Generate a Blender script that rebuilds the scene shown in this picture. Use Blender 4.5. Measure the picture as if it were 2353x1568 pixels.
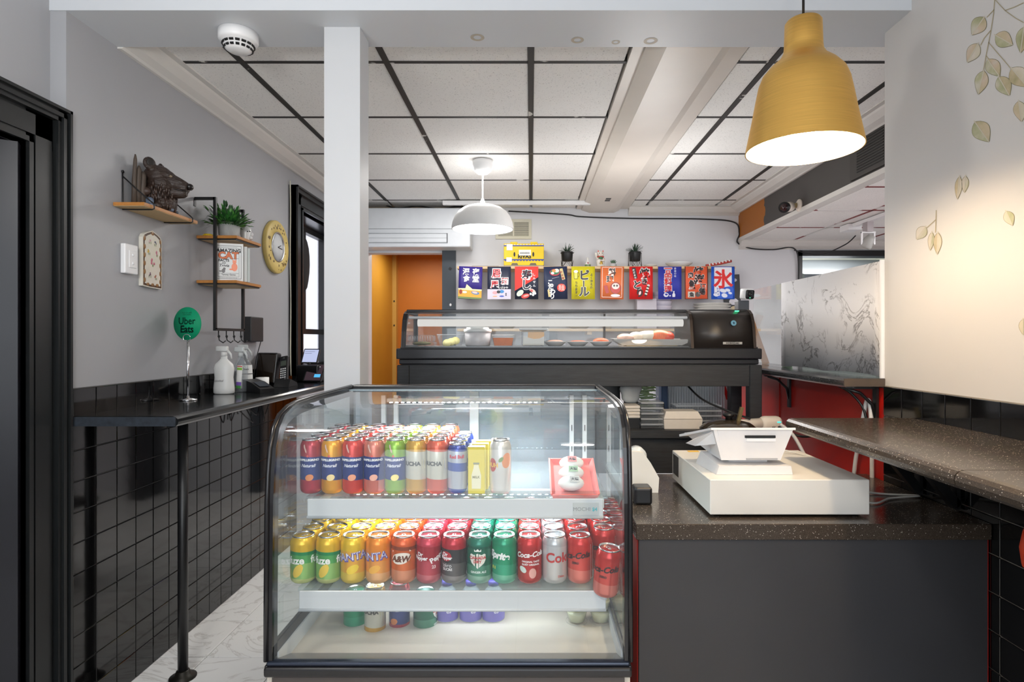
import bpy, bmesh, math, random
from mathutils import Vector, Matrix
random.seed(7)
R = math.radians
scene = bpy.context.scene
for o in list(bpy.data.objects):
    bpy.data.objects.remove(o)

# ------------------------------------------------------------------ camera
F, VX, VY, HC = 1354.0, 1220.0, 780.0, 1.36      # focal length in px, vanishing point, eye height
cd = bpy.data.cameras.new('camera'); cam = bpy.data.objects.new('camera', cd)
scene.collection.objects.link(cam)
cd.sensor_width = 36; cd.lens = 36 * F / 2353
cd.shift_x = (2353 / 2 - VX) / 2353; cd.shift_y = -(1568 / 2 - VY) / 2353
cd.clip_start = 0.02
cam.location = (0, 0, HC); cam.rotation_euler = (R(90), 0, 0)
scene.camera = cam
scene.view_settings.view_transform = 'Standard'
scene.view_settings.look = 'None'
scene.view_settings.exposure = 0.62
scene.view_settings.gamma = 1.0
scene.view_settings.use_curve_mapping = False
scene.cycles.use_denoising = True
scene.cycles.max_bounces = 10
scene.cycles.transparent_max_bounces = 24
scene.cycles.sample_clamp_indirect = 6
scene.cycles.caustics_reflective = False
scene.cycles.caustics_refractive = False

# ------------------------------------------------------------------ world and daylight
w = bpy.data.worlds.new('world'); scene.world = w; w.use_nodes = True
w.node_tree.nodes['Background'].inputs[0].default_value = (0.86, 0.92, 1.0, 1)
w.node_tree.nodes['Background'].inputs[1].default_value = 1.15

def area(name, loc, rot, sx, sy, power, col):
    l = bpy.data.lights.new(name, 'AREA'); l.shape = 'RECTANGLE'
    l.size = sx; l.size_y = sy; l.energy = power; l.color = col
    o = bpy.data.objects.new(name, l); scene.collection.objects.link(o)
    o.location = loc; o.rotation_euler = rot
    return o
# daylight through the shop window behind the camera
area('shopfront_daylight', (-0.15, -2.9, 1.65), (R(90), 0, 0), 2.6, 2.0, 36, (0.88, 0.94, 1.0))
def point(name, loc, power, col, radius=0.04):
    l = bpy.data.lights.new(name, 'POINT'); l.energy = power; l.color = col; l.shadow_soft_size = radius
    o = bpy.data.objects.new(name, l); scene.collection.objects.link(o); o.location = loc; return o
# added area lights without fixtures for the kitchen side room, hallway and service area
area('kitchen_side_fill', (3.0, 3.0, 2.20), (0, 0, 0), 0.4, 1.2, 24, (1.0, 0.97, 0.95))
area('hallway_fill', (-1.1, 6.1, 2.30), (0, 0, 0), 0.6, 0.6, 9, (1.0, 0.95, 0.88))
area('service_fill', (-0.45, 4.25, 2.52), (0, 0, 0), 0.6, 0.25, 10, (1.0, 0.98, 0.96))
point('prep_area_fill', (0.75, 3.75, 1.85), 12, (1.0, 0.98, 0.96), 0.25)  # added point light with no lamp there, brightening back wall and ceiling

# ------------------------------------------------------------------ helpers
C = scene.collection
def lin(c):
    return tuple((v / 12.92 if v <= 0.04045 else ((v + 0.055) / 1.055) ** 2.4) for v in c)
def hx(s):
    return lin(tuple(int(s[i:i + 2], 16) / 255 for i in (0, 2, 4)))
MATS = {}
def P(name, col='888888', rough=0.5, metal=0.0, noise=None, bump=None, coat=0.0, spec=0.5, emit=None,
      stretch=None, sheen=0.0, trans=0.0):
    """procedural Principled material: base colour with noise variation and optional relief"""
    if name in MATS: return MATS[name]
    m = bpy.data.materials.new(name); m.use_nodes = True; MATS[name] = m
    nt = m.node_tree; b = nt.nodes['Principled BSDF']
    c = hx(col) if isinstance(col, str) else col
    b.inputs['Base Color'].default_value = (*c, 1)
    b.inputs['Roughness'].default_value = rough; b.inputs['Metallic'].default_value = metal
    b.inputs['Specular IOR Level'].default_value = spec; b.inputs['Coat Weight'].default_value = coat
    b.inputs['Coat Roughness'].default_value = 0.08
    b.inputs['Transmission Weight'].default_value = trans
    if emit:
        b.inputs['Emission Color'].default_value = (*(hx(emit[0]) if isinstance(emit[0], str) else emit[0]), 1)
        b.inputs['Emission Strength'].default_value = emit[1]
    tc = nt.nodes.new('ShaderNodeTexCoord'); mp = nt.nodes.new('ShaderNodeMapping')
    nt.links.new(tc.outputs['Object'], mp.inputs['Vector'])
    if stretch: mp.inputs['Scale'].default_value = stretch
    n = nt.nodes.new('ShaderNodeTexNoise'); nt.links.new(mp.outputs[0], n.inputs['Vector'])
    sc, amt = noise or (14.0, 0.03)
    n.inputs['Scale'].default_value = sc; n.inputs['Detail'].default_value = 4
    mx = nt.nodes.new('ShaderNodeMix'); mx.data_type = 'RGBA'
    nt.links.new(n.outputs['Fac'], mx.inputs['Factor'])
    mx.inputs['A'].default_value = (*[max(0, v * (1 - amt * 2)) for v in c], 1)
    mx.inputs['B'].default_value = (*[min(1, v * (1 + amt * 2)) for v in c], 1)
    nt.links.new(mx.outputs['Result'], b.inputs['Base Color'])
    if bump:
        n2 = nt.nodes.new('ShaderNodeTexNoise'); nt.links.new(mp.outputs[0], n2.inputs['Vector'])
        n2.inputs['Scale'].default_value = bump[0]; n2.inputs['Detail'].default_value = 5
        bp = nt.nodes.new('ShaderNodeBump'); bp.inputs['Strength'].default_value = bump[1]
        bp.inputs['Distance'].default_value = bump[2] if len(bump) > 2 else 0.004
        nt.links.new(n2.outputs['Fac'], bp.inputs['Height']); nt.links.new(bp.outputs[0], b.inputs['Normal'])
    return m
def nodes(m): return m.node_tree.nodes, m.node_tree.links
def ramp(nt, stops, interp='LINEAR'):
    r = nt.nodes.new('ShaderNodeValToRGB'); cr = r.color_ramp; cr.interpolation = interp
    while len(cr.elements) < len(stops): cr.elements.new(0.5)
    for e, (p, c) in zip(cr.elements, sorted(stops, key=lambda s: s[0])):
        e.position = p; e.color = (*(hx(c) if isinstance(c, str) else c), 1)
    return r
def emis(name, col, strength):
    if name in MATS: return MATS[name]
    m = bpy.data.materials.new(name); m.use_nodes = True; MATS[name] = m
    nt = m.node_tree; nt.nodes.clear()
    e = nt.nodes.new('ShaderNodeEmission'); o = nt.nodes.new('ShaderNodeOutputMaterial')
    e.inputs[0].default_value = (*(hx(col) if isinstance(col, str) else col), 1); e.inputs[1].default_value = strength
    nt.links.new(e.outputs[0], o.inputs[0]); return m
def glass(name, tint=(1, 1, 1), ior=1.45, rough=0.0, milk=0.0, milkcol=(0.9, 0.95, 1)):
    """thin pane: clear transmission with Fresnel reflection, optional milky diffuse mix"""
    if name in MATS: return MATS[name]
    m = bpy.data.materials.new(name); m.use_nodes = True; MATS[name] = m
    nt = m.node_tree; nt.nodes.clear()
    o = nt.nodes.new('ShaderNodeOutputMaterial'); t = nt.nodes.new('ShaderNodeBsdfTransparent')
    g = nt.nodes.new('ShaderNodeBsdfGlossy'); f = nt.nodes.new('ShaderNodeFresnel'); mx = nt.nodes.new('ShaderNodeMixShader')
    t.inputs[0].default_value = (*tint, 1); g.inputs['Roughness'].default_value = rough
    ge = nt.nodes.new('ShaderNodeNewGeometry'); io = nt.nodes.new('ShaderNodeMix')   # same Fresnel from either face of a thin pane
    io.data_type = 'FLOAT'; io.inputs['A'].default_value = ior; io.inputs['B'].default_value = 1 / ior
    nt.links.new(ge.outputs['Backfacing'], io.inputs['Factor']); nt.links.new(io.outputs['Result'], f.inputs['IOR'])
    nt.links.new(f.outputs[0], mx.inputs[0]); nt.links.new(g.outputs[0], mx.inputs[2])
    if milk > 0:
        d = nt.nodes.new('ShaderNodeBsdfDiffuse'); d.inputs[0].default_value = (*milkcol, 1)
        m2 = nt.nodes.new('ShaderNodeMixShader'); m2.inputs[0].default_value = milk
        nt.links.new(t.outputs[0], m2.inputs[1]); nt.links.new(d.outputs[0], m2.inputs[2])
        nt.links.new(m2.outputs[0], mx.inputs[1])
    else:
        nt.links.new(t.outputs[0], mx.inputs[1])
    nt.links.new(mx.outputs[0], o.inputs[0]); return m

class MB:
    """collects shapes and links them as ONE mesh object"""
    def __init__(s): s.v = []; s.f = []; s.sm = []
    def add(s, vs, fs, smooth=False):
        k = len(s.v); s.v += [tuple(p) for p in vs]
        s.f += [tuple(i + k for i in f) for f in fs]; s.sm += [smooth] * len(fs); return s
    def bx(s, x0, x1, y0, y1, z0, z1):
        v = [(x, y, z) for z in (z0, z1) for y in (y0, y1) for x in (x0, x1)]
        return s.add(v, [(0, 2, 3, 1), (4, 5, 7, 6), (0, 1, 5, 4), (2, 6, 7, 3), (0, 4, 6, 2), (1, 3, 7, 5)])
    def rb(s, x0, x1, y0, y1, z0, z1, r=0.004, seg=2, smooth=False):
        bm = bmesh.new(); bmesh.ops.create_cube(bm, size=1)
        for q in bm.verts:
            q.co = ((x0 + x1) / 2 + q.co.x * (x1 - x0), (y0 + y1) / 2 + q.co.y * (y1 - y0), (z0 + z1) / 2 + q.co.z * (z1 - z0))
        bmesh.ops.bevel(bm, geom=bm.edges[:], offset=r, segments=seg, profile=0.5, affect='EDGES')
        return s.bm(bm, smooth)
    def bm(s, bm, smooth=False):
        bm.verts.index_update()
        s.add([q.co[:] for q in bm.verts], [[q.index for q in f.verts] for f in bm.faces], smooth); bm.free(); return s
    def lathe(s, prof, n=24, c=(0, 0, 0), smooth=True, a0=0.0):
        vs = []; fs = []
        for r, z in prof:
            for i in range(n):
                a = 2 * math.pi * i / n + a0
                vs.append((c[0] + r * math.cos(a), c[1] + r * math.sin(a), c[2] + z))
        for j in range(len(prof) - 1):
            for i in range(n):
                fs.append((j * n + i, j * n + (i + 1) % n, (j + 1) * n + (i + 1) % n, (j + 1) * n + i))
        if prof[0][0] > 1e-5: fs.append(tuple(range(n - 1, -1, -1)))
        if prof[-1][0] > 1e-5: fs.append(tuple((len(prof) - 1) * n + i for i in range(n)))
        return s.add(vs, fs, smooth)
    def lathe_open(s, prof, n=24, c=(0, 0, 0)):
        vs = []; fs = []
        for r, z in prof:
            for i in range(n):
                a = 2 * math.pi * i / n
                vs.append((c[0] + r * math.cos(a), c[1] + r * math.sin(a), c[2] + z))
        for j in range(len(prof) - 1):
            for i in range(n):
                fs.append((j * n + i, j * n + (i + 1) % n, (j + 1) * n + (i + 1) % n, (j + 1) * n + i))
        return s.add(vs, fs, True)
    def tube(s, pts, r=0.005, n=8, closed=False, smooth=True):
        pts = [Vector(p) for p in pts]; N = len(pts); rr = r if isinstance(r, (list, tuple)) else [r] * N
        vs = []; fs = []; up = None
        for i, p in enumerate(pts):
            if closed: t = (pts[(i + 1) % N] - pts[i - 1]).normalized()
            else: t = (pts[min(i + 1, N - 1)] - pts[max(i - 1, 0)]).normalized()
            if up is None:
                up = Vector((0, 0, 1)) if abs(t.z) < 0.9 else Vector((1, 0, 0))
            u = (up - t * up.dot(t)).normalized(); up = u; q = t.cross(u)
            for k in range(n):
                a = 2 * math.pi * (k + 0.5) / n
                vs.append(p + (u * math.cos(a) + q * math.sin(a)) * rr[i])
        for i in range(N if closed else N - 1):
            j = (i + 1) % N
            for k in range(n):
                fs.append((i * n + k, i * n + (k + 1) % n, j * n + (k + 1) % n, j * n + k))
        if not closed:
            fs.append(tuple(range(n - 1, -1, -1))); fs.append(tuple((N - 1) * n + k for k in range(n)))
        return s.add(vs, fs, smooth)
    def sq(s, pts, a=0.01):
        """square-section bar through points"""
        return s.tube(pts, a * 0.7071, 4, smooth=False)
    def prism(s, poly, d0, d1, axis='y', smooth=False):
        """poly in the plane across axis: y -> (x,z), x -> (y,z), z -> (x,y)"""
        def m(p, d):
            return (p[0], d, p[1]) if axis == 'y' else ((d, p[0], p[1]) if axis == 'x' else (p[0], p[1], d))
        n = len(poly); vs = [m(p, d0) for p in poly] + [m(p, d1) for p in poly]
        s.add(vs, [tuple(range(n)), tuple(range(2 * n - 1, n - 1, -1))])
        k = len(s.v) - 2 * n
        s.f += [(k + i, k + (i + 1) % n, k + n + (i + 1) % n, k + n + i) for i in range(n)]
        s.sm += [smooth] * n
        return s
    def ell(s, c, r, seg=16, ring=10, rot=None):
        vs = []; fs = []
        for j in range(ring + 1):
            ph = math.pi * j / ring
            for i in range(seg):
                a = 2 * math.pi * i / seg
                p = Vector((r[0] * math.sin(ph) * math.cos(a), r[1] * math.sin(ph) * math.sin(a), r[2] * math.cos(ph)))
                if rot is not None: p = rot @ p
                vs.append(p + Vector(c))
        for j in range(ring):
            for i in range(seg):
                fs.append((j * seg + i, (j + 1) * seg + i, (j + 1) * seg + (i + 1) % seg, j * seg + (i + 1) % seg))
        return s.add(vs, fs, True)
    def poly(s, pts, smooth=False):
        return s.add(pts, [tuple(range(len(pts)))], smooth)
    def xf(s, M):
        s.v = [tuple(M @ Vector(p)) for p in s.v]; return s
    def mesh(s, name, mat):
        me = bpy.data.meshes.new(name); me.from_pydata(s.v, [], s.f)
        me.polygons.foreach_set('use_smooth', s.sm); me.materials.append(mat)
        bm = bmesh.new(); bm.from_mesh(me); bmesh.ops.remove_doubles(bm, verts=bm.verts, dist=1e-6)
        bmesh.ops.recalc_face_normals(bm, faces=bm.faces); bm.to_mesh(me); bm.free(); return me
    def build(s, name, mat, parent=None, loc=None, rot=None):
        o = bpy.data.objects.new(name, s.mesh(name, mat)); C.objects.link(o)
        if parent is not None: o.parent = parent
        if loc: o.location = loc
        if rot: o.rotation_euler = rot
        return o
def tag(o, label, cat, group=None, kind=None):
    o['label'] = label; o['category'] = cat
    if group: o['group'] = group
    if kind: o['kind'] = kind
    return o
def struct(name, mb, mat, label=None, cat=None):
    o = mb.build(name, mat); o['kind'] = 'structure'
    if label: o['label'] = label
    o['category'] = cat or name.split('_')[0]
    return o
def thing(name, label, cat, loc=(0, 0, 0), rz=0.0, group=None):
    o = bpy.data.objects.new(name, None); C.objects.link(o); o.empty_display_size = 0.05
    o.location = loc; o.rotation_euler = (0, 0, rz); tag(o, label, cat, group); return o
def solo(name, mb, mat, label, cat, group=None, loc=None, rot=None):
    return tag(mb.build(name, mat, None, loc, rot), label, cat, group)
def inst(name, me, parent=None, loc=(0, 0, 0), rot=(0, 0, 0), scale=None):
    o = bpy.data.objects.new(name, me); C.objects.link(o); o.location = loc; o.rotation_euler = rot
    if scale: o.scale = scale
    if parent is not None: o.parent = parent
    return o
def arc(c, r, a0, a1, n):
    return [(c[0] + r * math.cos(R(a0 + (a1 - a0) * i / n)), c[1] + r * math.sin(R(a0 + (a1 - a0) * i / n))) for i in range(n + 1)]
# a photograph pixel to a world point on a known depth (Y), side plane (X) or level (Z)
def atY(px, py, Y): return Vector(((px - VX) * Y / F, Y, HC + (VY - py) * Y / F))
def atX(px, py, X):
    Y = X * F / (px - VX); return Vector((X, Y, HC + (VY - py) * Y / F))
# ---- lettering: text curve -> flat mesh
TC = {}
def textm(s, size=0.02, bold=0.0, shear=0.0, align='CENTER'):
    key = (s, round(size, 5), round(bold, 5), shear, align)
    if key in TC: return TC[key]
    cu = bpy.data.curves.new('t', 'FONT'); cu.body = s; cu.size = size; cu.offset = bold; cu.shear = shear
    cu.align_x = align; cu.align_y = 'CENTER'; cu.resolution_u = 3; cu.fill_mode = 'FRONT'
    ob = bpy.data.objects.new('t', cu); C.objects.link(ob)
    dg = bpy.context.evaluated_depsgraph_get()
    me = bpy.data.meshes.new_from_object(ob.evaluated_get(dg))
    vs = [tuple(v.co[:2]) for v in me.vertices]; fs = [tuple(p.vertices) for p in me.polygons]
    bpy.data.objects.remove(ob); bpy.data.curves.remove(cu); bpy.data.meshes.remove(me)
    if vs:      # centre on the inked extents
        cx_ = (min(p[0] for p in vs) + max(p[0] for p in vs)) / 2 if align == 'CENTER' else 0; cy_ = (min(p[1] for p in vs) + max(p[1] for p in vs)) / 2
        vs = [(x - cx_, y - cy_) for x, y in vs]
    TC[key] = (vs, fs); return TC[key]
def flat_text(mb, s, M, size, bold=0.0, shear=0.0, align='CENTER'):
    """adds the lettering to mb; M maps text-plane (x, y, 0) to the target space"""
    vs, fs = textm(s, size, bold, shear, align)
    return mb.add([M @ Vector((x, y, 0)) for x, y in vs], fs)
def frontM(x, y, z, rot=0.0):      # a plane facing the camera (-Y): text x -> +X, text y -> +Z
    return Matrix.Translation((x, y, z)) @ Matrix.Rotation(R(90), 4, 'X') @ Matrix.Rotation(rot, 4, 'Z')
def lwallM(x, y, z, rot=0.0):      # a plane facing +X (left wall): text x -> +Y
    return Matrix.Translation((x, y, z)) @ Matrix.Rotation(R(90), 4, 'Z') @ Matrix.Rotation(R(90), 4, 'X') @ Matrix.Rotation(rot, 4, 'Z')
def remesh(mb, name, mat, vox=0.004, smooth=3, parent=None, disp=None):
    o = mb.build('t', mat)
    m = o.modifiers.new('r', 'REMESH'); m.mode = 'VOXEL'; m.voxel_size = vox; m.use_smooth_shade = True
    s = o.modifiers.new('s', 'SMOOTH'); s.iterations = smooth; s.factor = 0.5
    dg = bpy.context.evaluated_depsgraph_get()
    me = bpy.data.meshes.new_from_object(o.evaluated_get(dg)); me.name = name
    bpy.data.objects.remove(o)
    me.materials.clear(); me.materials.append(mat)
    r = bpy.data.objects.new(name, me); C.objects.link(r)
    if parent is not None: r.parent = parent
    return r
# ================================================================== MATERIALS OF THE SETTING
m_grey = P('grey_wall_paint', 'A4A5A9', 0.42, noise=(3, 0.02), bump=(180, 0.06, 0.001))
m_white = P('white_wall_paint', 'D6D7DB', 0.5, noise=(2.5, 0.02), bump=(150, 0.06, 0.001))
m_beam = P('beam_white_paint', 'CDD1D6', 0.42, noise=(3, 0.015), bump=(120, 0.05, 0.001))
m_crown = P('crown_paint', 'D8D5D0', 0.4, noise=(6, 0.03))
m_blackpaint = P('black_gloss_paint', '17181A', 0.28, noise=(20, 0.1), bump=(40, 0.08, 0.001), spec=0.5)
m_casing = P('casing_paint', '1A1C1D', 0.32, noise=(14, 0.1), bump=(35, 0.12, 0.001))
m_jamb = P('dark_jamb_gloss', '14131A', 0.22, noise=(8, 0.15), bump=(12, 0.05, 0.002))
m_tile = P('black_glazed_tile', '0A0A0B', 0.07, noise=(10, 0.1), bump=(9, 0.035, 0.004), spec=0.6)
m_grout = P('dark_grout', '565656', 0.8, noise=(40, 0.1))
m_groutR = P('pale_grout', '8C857B', 0.8, noise=(40, 0.1))
m_ceil = P('acoustic_tile', 'F1F0ED', 0.75, noise=(4, 0.02))
def speckle_tile(m):
    n, l = nodes(m); nt = m.node_tree; b = n['Principled BSDF']
    tc = n['Texture Coordinate']; v = n.new('ShaderNodeTexNoise'); v.inputs['Scale'].default_value = 170; v.inputs['Detail'].default_value = 2
    l.new(tc.outputs['Object'], v.inputs['Vector'])
    r = ramp(nt, [(0.0, (0, 0, 0)), (0.30, (0.35, 0.35, 0.35)), (0.38, (1, 1, 1))])
    l.new(v.outputs['Fac'], r.inputs[0])
    mx = n.new('ShaderNodeMix'); mx.data_type = 'RGBA'; mx.blend_type = 'MULTIPLY'; mx.inputs['Factor'].default_value = 0.55
    src = b.inputs['Base Color'].links[0].from_socket
    l.new(src, mx.inputs['A']); l.new(r.outputs[0], mx.inputs['B']); l.new(mx.outputs['Result'], b.inputs['Base Color'])
    bp = n.new('ShaderNodeBump'); bp.inputs['Strength'].default_value = 0.25; bp.inputs['Distance'].default_value = 0.002
    l.new(v.outputs['Fac'], bp.inputs['Height']); l.new(bp.outputs[0], b.inputs['Normal'])
speckle_tile(m_ceil)
m_tbar = P('black_ceiling_grid', '262524', 0.55, noise=(30, 0.2))
def chips(m, dark, light, scale, thr):
    n, l = nodes(m); nt = m.node_tree; b = n['Principled BSDF']; tc = n['Texture Coordinate']
    v = n.new('ShaderNodeTexNoise'); v.inputs['Scale'].default_value = scale; v.inputs['Detail'].default_value = 5
    l.new(tc.outputs['Object'], v.inputs['Vector'])
    r = ramp(nt, [(0, dark), (thr, dark), (thr + 0.02, light)]); l.new(v.outputs['Fac'], r.inputs[0])
    l.new(r.outputs[0], b.inputs['Base Color'])
chips(m_tbar, '24221F', 'C8C4BE', 9, 0.66)
m_mural = P('right_wall_paint', 'CFCCC9', 0.45, noise=(2, 0.02), bump=(150, 0.05, 0.001))
m_floor = P('marble_floor_tile', 'D3D2D0', 0.25, noise=(7, 0.05))
m_red = P('red_panel_paint', 'B01204', 0.42, noise=(5, 0.12), bump=(30, 0.05, 0.001))
m_orange = P('orange_wall_paint', 'B86A0C', 0.5, noise=(3, 0.05))
m_mustard = P('mustard_wall_paint', 'B58426', 0.5, noise=(3, 0.06))
m_must2 = P('mustard_trim_paint', 'C49A48', 0.5, noise=(6, 0.05))
m_slate = P('slate_trim_paint', '3C444C', 0.45, noise=(5, 0.05))
m_chrome = P('chrome', 'D8D8DA', 0.12, 1.0)
m_steel = P('brushed_steel', 'B4B6B8', 0.3, 1.0, noise=(60, 0.05), stretch=(1, 1, 12))
m_black = P('black_plastic', '121214', 0.35, noise=(30, 0.08))
m_blackm = P('black_metal', '161617', 0.38, noise=(30, 0.1))
m_whitep = P('white_plastic', 'EDEDEE', 0.35, noise=(20, 0.01))
m_creamp = P('cream_plastic', 'E9DFD2', 0.4, noise=(20, 0.02))
m_wood = P('oak_board', 'B5793A', 0.45, noise=(6, 0.12), stretch=(14, 2, 14))
m_woodu = P('pale_board_underside', 'C9AB7A', 0.5, noise=(8, 0.06), stretch=(10, 2, 10))
m_pine = P('pine_board', 'D8B98E', 0.5, noise=(6, 0.08), stretch=(2, 14, 14))
m_print = P('black_ink', '111214', 0.5)
m_whiteink = P('white_ink', 'F0F0F0', 0.5)
m_redink = P('red_ink', 'D21C1C', 0.5)
m_paper = P('white_paper', 'E8E8E6', 0.6, noise=(20, 0.02))

XL, XLF, XR, XB = -1.59, -1.645, 1.30, 1.85      # left wall, its front part, right wall, bulkhead face
YB, YBF, YBR = 5.25, 2.016, 2.265                # back wall, beam front and rear
ZC, ZBEAM, ZLOW, ZBAR = HC + 1.173, HC + 1.124, 2.23, 1.093
TS = 0.108

# ================================================================== FLOOR
b = MB().bx(-1.95, 3.4, -3.1, 7.0, -0.12, -0.006)
floor = struct('floor', b, P('floor_grout', '75716B', 0.8, noise=(40, 0.1)), 'white marbled square tile floor')
def veins(m, base, vein, sc=3.0, width=0.02, amt=0.5):
    n, l = nodes(m); nt = m.node_tree; b = n['Principled BSDF']; tc = n['Texture Coordinate']
    v = n.new('ShaderNodeTexNoise'); v.inputs['Scale'].default_value = sc; v.inputs['Detail'].default_value = 8
    v.inputs['Roughness'].default_value = 0.62; v.inputs['Distortion'].default_value = 1.4
    oi = n.new('ShaderNodeObjectInfo'); vm = n.new('ShaderNodeVectorMath'); vm.operation = 'ADD'
    l.new(tc.outputs['Object'], vm.inputs[0])
    cx = n.new('ShaderNodeCombineXYZ'); mm = n.new('ShaderNodeMath'); mm.operation = 'MULTIPLY'; mm.inputs[1].default_value = 37.0
    l.new(oi.outputs['Random'], mm.inputs[0]); l.new(mm.outputs[0], cx.inputs[0]); l.new(mm.outputs[0], cx.inputs[1])
    l.new(cx.outputs[0], vm.inputs[1]); l.new(vm.outputs[0], v.inputs['Vector'])
    r = ramp(nt, [(0.0, base), (0.5 - width, base), (0.5, vein), (0.5 + width, base)])
    l.new(v.outputs['Fac'], r.inputs[0]); l.new(r.outputs[0], b.inputs['Base Color'])
veins(m_floor, 'E9E9E7', 'CFCDCA', 3.0, 0.03)
ft = MB().rb(-0.163, 0.163, -0.163, 0.163, -0.008, 0.0, 0.002, 1).mesh('floor_tile', m_floor)
for i in range(-1, 11):
    for j in range(-9, 9):
        inst('floor_tile', ft, floor, (-1.39 - 0.165 + 0.33 * i, 2.519 + 0.165 + 0.33 * j, 0))

# ================================================================== LEFT WALL (rear part, with the side window)
WY0, WY1, WZ0, WZ1 = 4.016, 5.02, 1.12, 2.238
b = MB().bx(XL - 0.22, XL, YBF, WY0, 0, 2.9).bx(XL - 0.22, XL, WY1, YB + 0.1, 0, 2.9)
b.bx(XL - 0.22, XL, WY0, WY1, 0, WZ0).bx(XL - 0.22, XL, WY0, WY1, WZ1, 2.9)
wall_left = struct('wall_left', b, m_grey, 'grey painted left wall with black tile wainscot')
tl = MB().rb(-0.003, 0.003, -0.0525, 0.0525, -0.0525, 0.0525, 0.0015, 1).mesh('wall_tile', m_tile)
gb = MB().bx(XL - 0.002, XL + 0.0015, YBF + 0.02, WY0 - 0.02, 0, 1.19).build('grout', m_grout, wall_left)
for j in range(18):
    for k in range(11):
        inst('wall_tile', tl, wall_left, (XL + 0.003, 2.093 + TS * j, 0.054 + TS * k))
# front part of the left wall with the doorway
DY0, DY1, DZ = 0.95, 1.872, 1.99
b = MB().bx(XLF - 0.3, XLF, -3.0, DY0, 0, 2.9).bx(XLF - 0.3, XLF, DY1, YBF, 0, 2.9).bx(XLF - 0.3, XLF, DY0, DY1, DZ, 2.9)
wlf = struct('wall_left_front', b, m_grey, 'grey wall around the black doorway')
b = MB().bx(XLF - 0.30, XLF - 0.005, DY1 - 0.004, DY1 + 0.012, 0, DZ).bx(XLF - 0.30, XLF - 0.005, DY0, DY1, DZ - 0.012, DZ + 0.006)
b.bx(XLF - 0.30, XLF - 0.005, DY0 - 0.012, DY0 + 0.004, 0, DZ)
LA = math.atan2(-0.515, -0.857)
door = struct('door_1', MB().bx(0.0, 0.80, -0.02, 0.02, 0.01, DZ - 0.015), P('door_gloss', '15151C', 0.34, noise=(6, 0.2), bump=(10, 0.08, 0.003), spec=0.35), 'dark glossy door standing ajar in the black doorway')
door.location = (XLF + 0.040, DY1 - 0.024, 0); door.rotation_euler = (0, 0, LA)
door_frame = struct('trim_door_frame', MB().bx(XLF - 0.30, XLF - 0.27, DY0, DY1, 0, DZ), m_jamb, 'black moulded frame of the doorway', 'frame')
b.build('jamb_lining', m_jamb, door_frame)
# moulded casing: stepped profile run up, across and down
def casing(parent, name, mat, face, y0, y1, z0, z1, wdt, layers, down=True, sill=False):
    """layers: (inner offset, outer offset, thickness) measured from the opening edge outwards"""
    for a, c, t in layers:
        mb = MB()
        mb.bx(face, face + t, y1 + a, y1 + c, z0, z1 + c)
        mb.bx(face, face + t, y0 - c, y0 - a, z0, z1 + c)
        mb.bx(face, face + t, y0 - c, y1 + c, z1 + a, z1 + c)
        if sill: mb.bx(face, face + t, y0 - c, y1 + c, z0 - c, z0 - a)
        mb.build(name, mat, parent)
casing(door_frame, 'casing_moulding', m_casing, XLF, DY0, DY1, 0, DZ, 0.15,
       [(0.0, 0.150, 0.040), (0.0, 0.016, 0.052), (0.030, 0.095, 0.046), (0.105, 0.150, 0.060), (0.118, 0.132, 0.068), (0.140, 0.150, 0.074)])
# crown mouldings
def crown_profile(d, h, s=1):
    return [(0, 0), (s * d * 0.12, 0), (s * d * 0.2, h * 0.12), (s * d * 0.45, h * 0.35), (s * d * 0.72, h * 0.75), (s * d * 0.78, h * 0.9), (s * d, h * 0.9), (s * d, h), (0, h)]
b = MB().prism([(XL + x, HC + 1.118 + z) for x, z in crown_profile(0.125, 0.055)], YBR, YB, 'y')
struct('trim_crown_left', b, m_crown, 'white crown moulding along the grey left wall', 'trim')

# side window
win = struct('window_1', MB().bx(XL - 0.212, XL - 0.20, WY0, WY1, WZ0, WZ1), glass('window_glass', (0.95, 0.93, 0.95)), 'black framed side window behind the white post')
b = MB().bx(XL - 0.215, XL + 0.0, WY1 - 0.012, WY1 + 0.004, WZ0, WZ1).bx(XL - 0.215, XL, WY0 - 0.004, WY0 + 0.012, WZ0, WZ1)
b.bx(XL - 0.215, XL, WY0, WY1, WZ1 - 0.012, WZ1 + 0.004)
b.build('reveal', m_jamb, win)
casing(win, 'casing_moulding', m_casing, XL, WY0, WY1, WZ0, WZ1, 0.14,
       [(0.0, 0.140, 0.028), (0.0, 0.016, 0.040), (0.030, 0.080, 0.034), (0.100, 0.140, 0.046), (0.128, 0.140, 0.058)])
fx = XL - 0.2
MB().bx(fx, fx + 0.05, WY0, WY0 + 0.05, WZ0, WZ1).bx(fx, fx + 0.05, WY1 - 0.05, WY1, WZ0, WZ1).bx(fx, fx + 0.05, WY0, WY1, WZ1 - 0.05, WZ1).bx(fx, fx + 0.05, WY0, WY1, WZ0, WZ0 + 0.05).build('sash_frame', m_casing, win)
MB().bx(fx + 0.01, fx + 0.06, WY0, WY1, 1.40, 1.44).build('meeting_rail', m_casing, win)
MB().bx(fx + 0.005, fx + 0.045, 4.52, 4.57, 1.42, WZ1).build('mullion', m_casing, win)
MB().bx(XL - 0.21, XL + 0.03, WY0 - 0.05, WY1 + 0.05, WZ0 - 0.03, WZ0).build('window_sill', m_casing, win)
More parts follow.
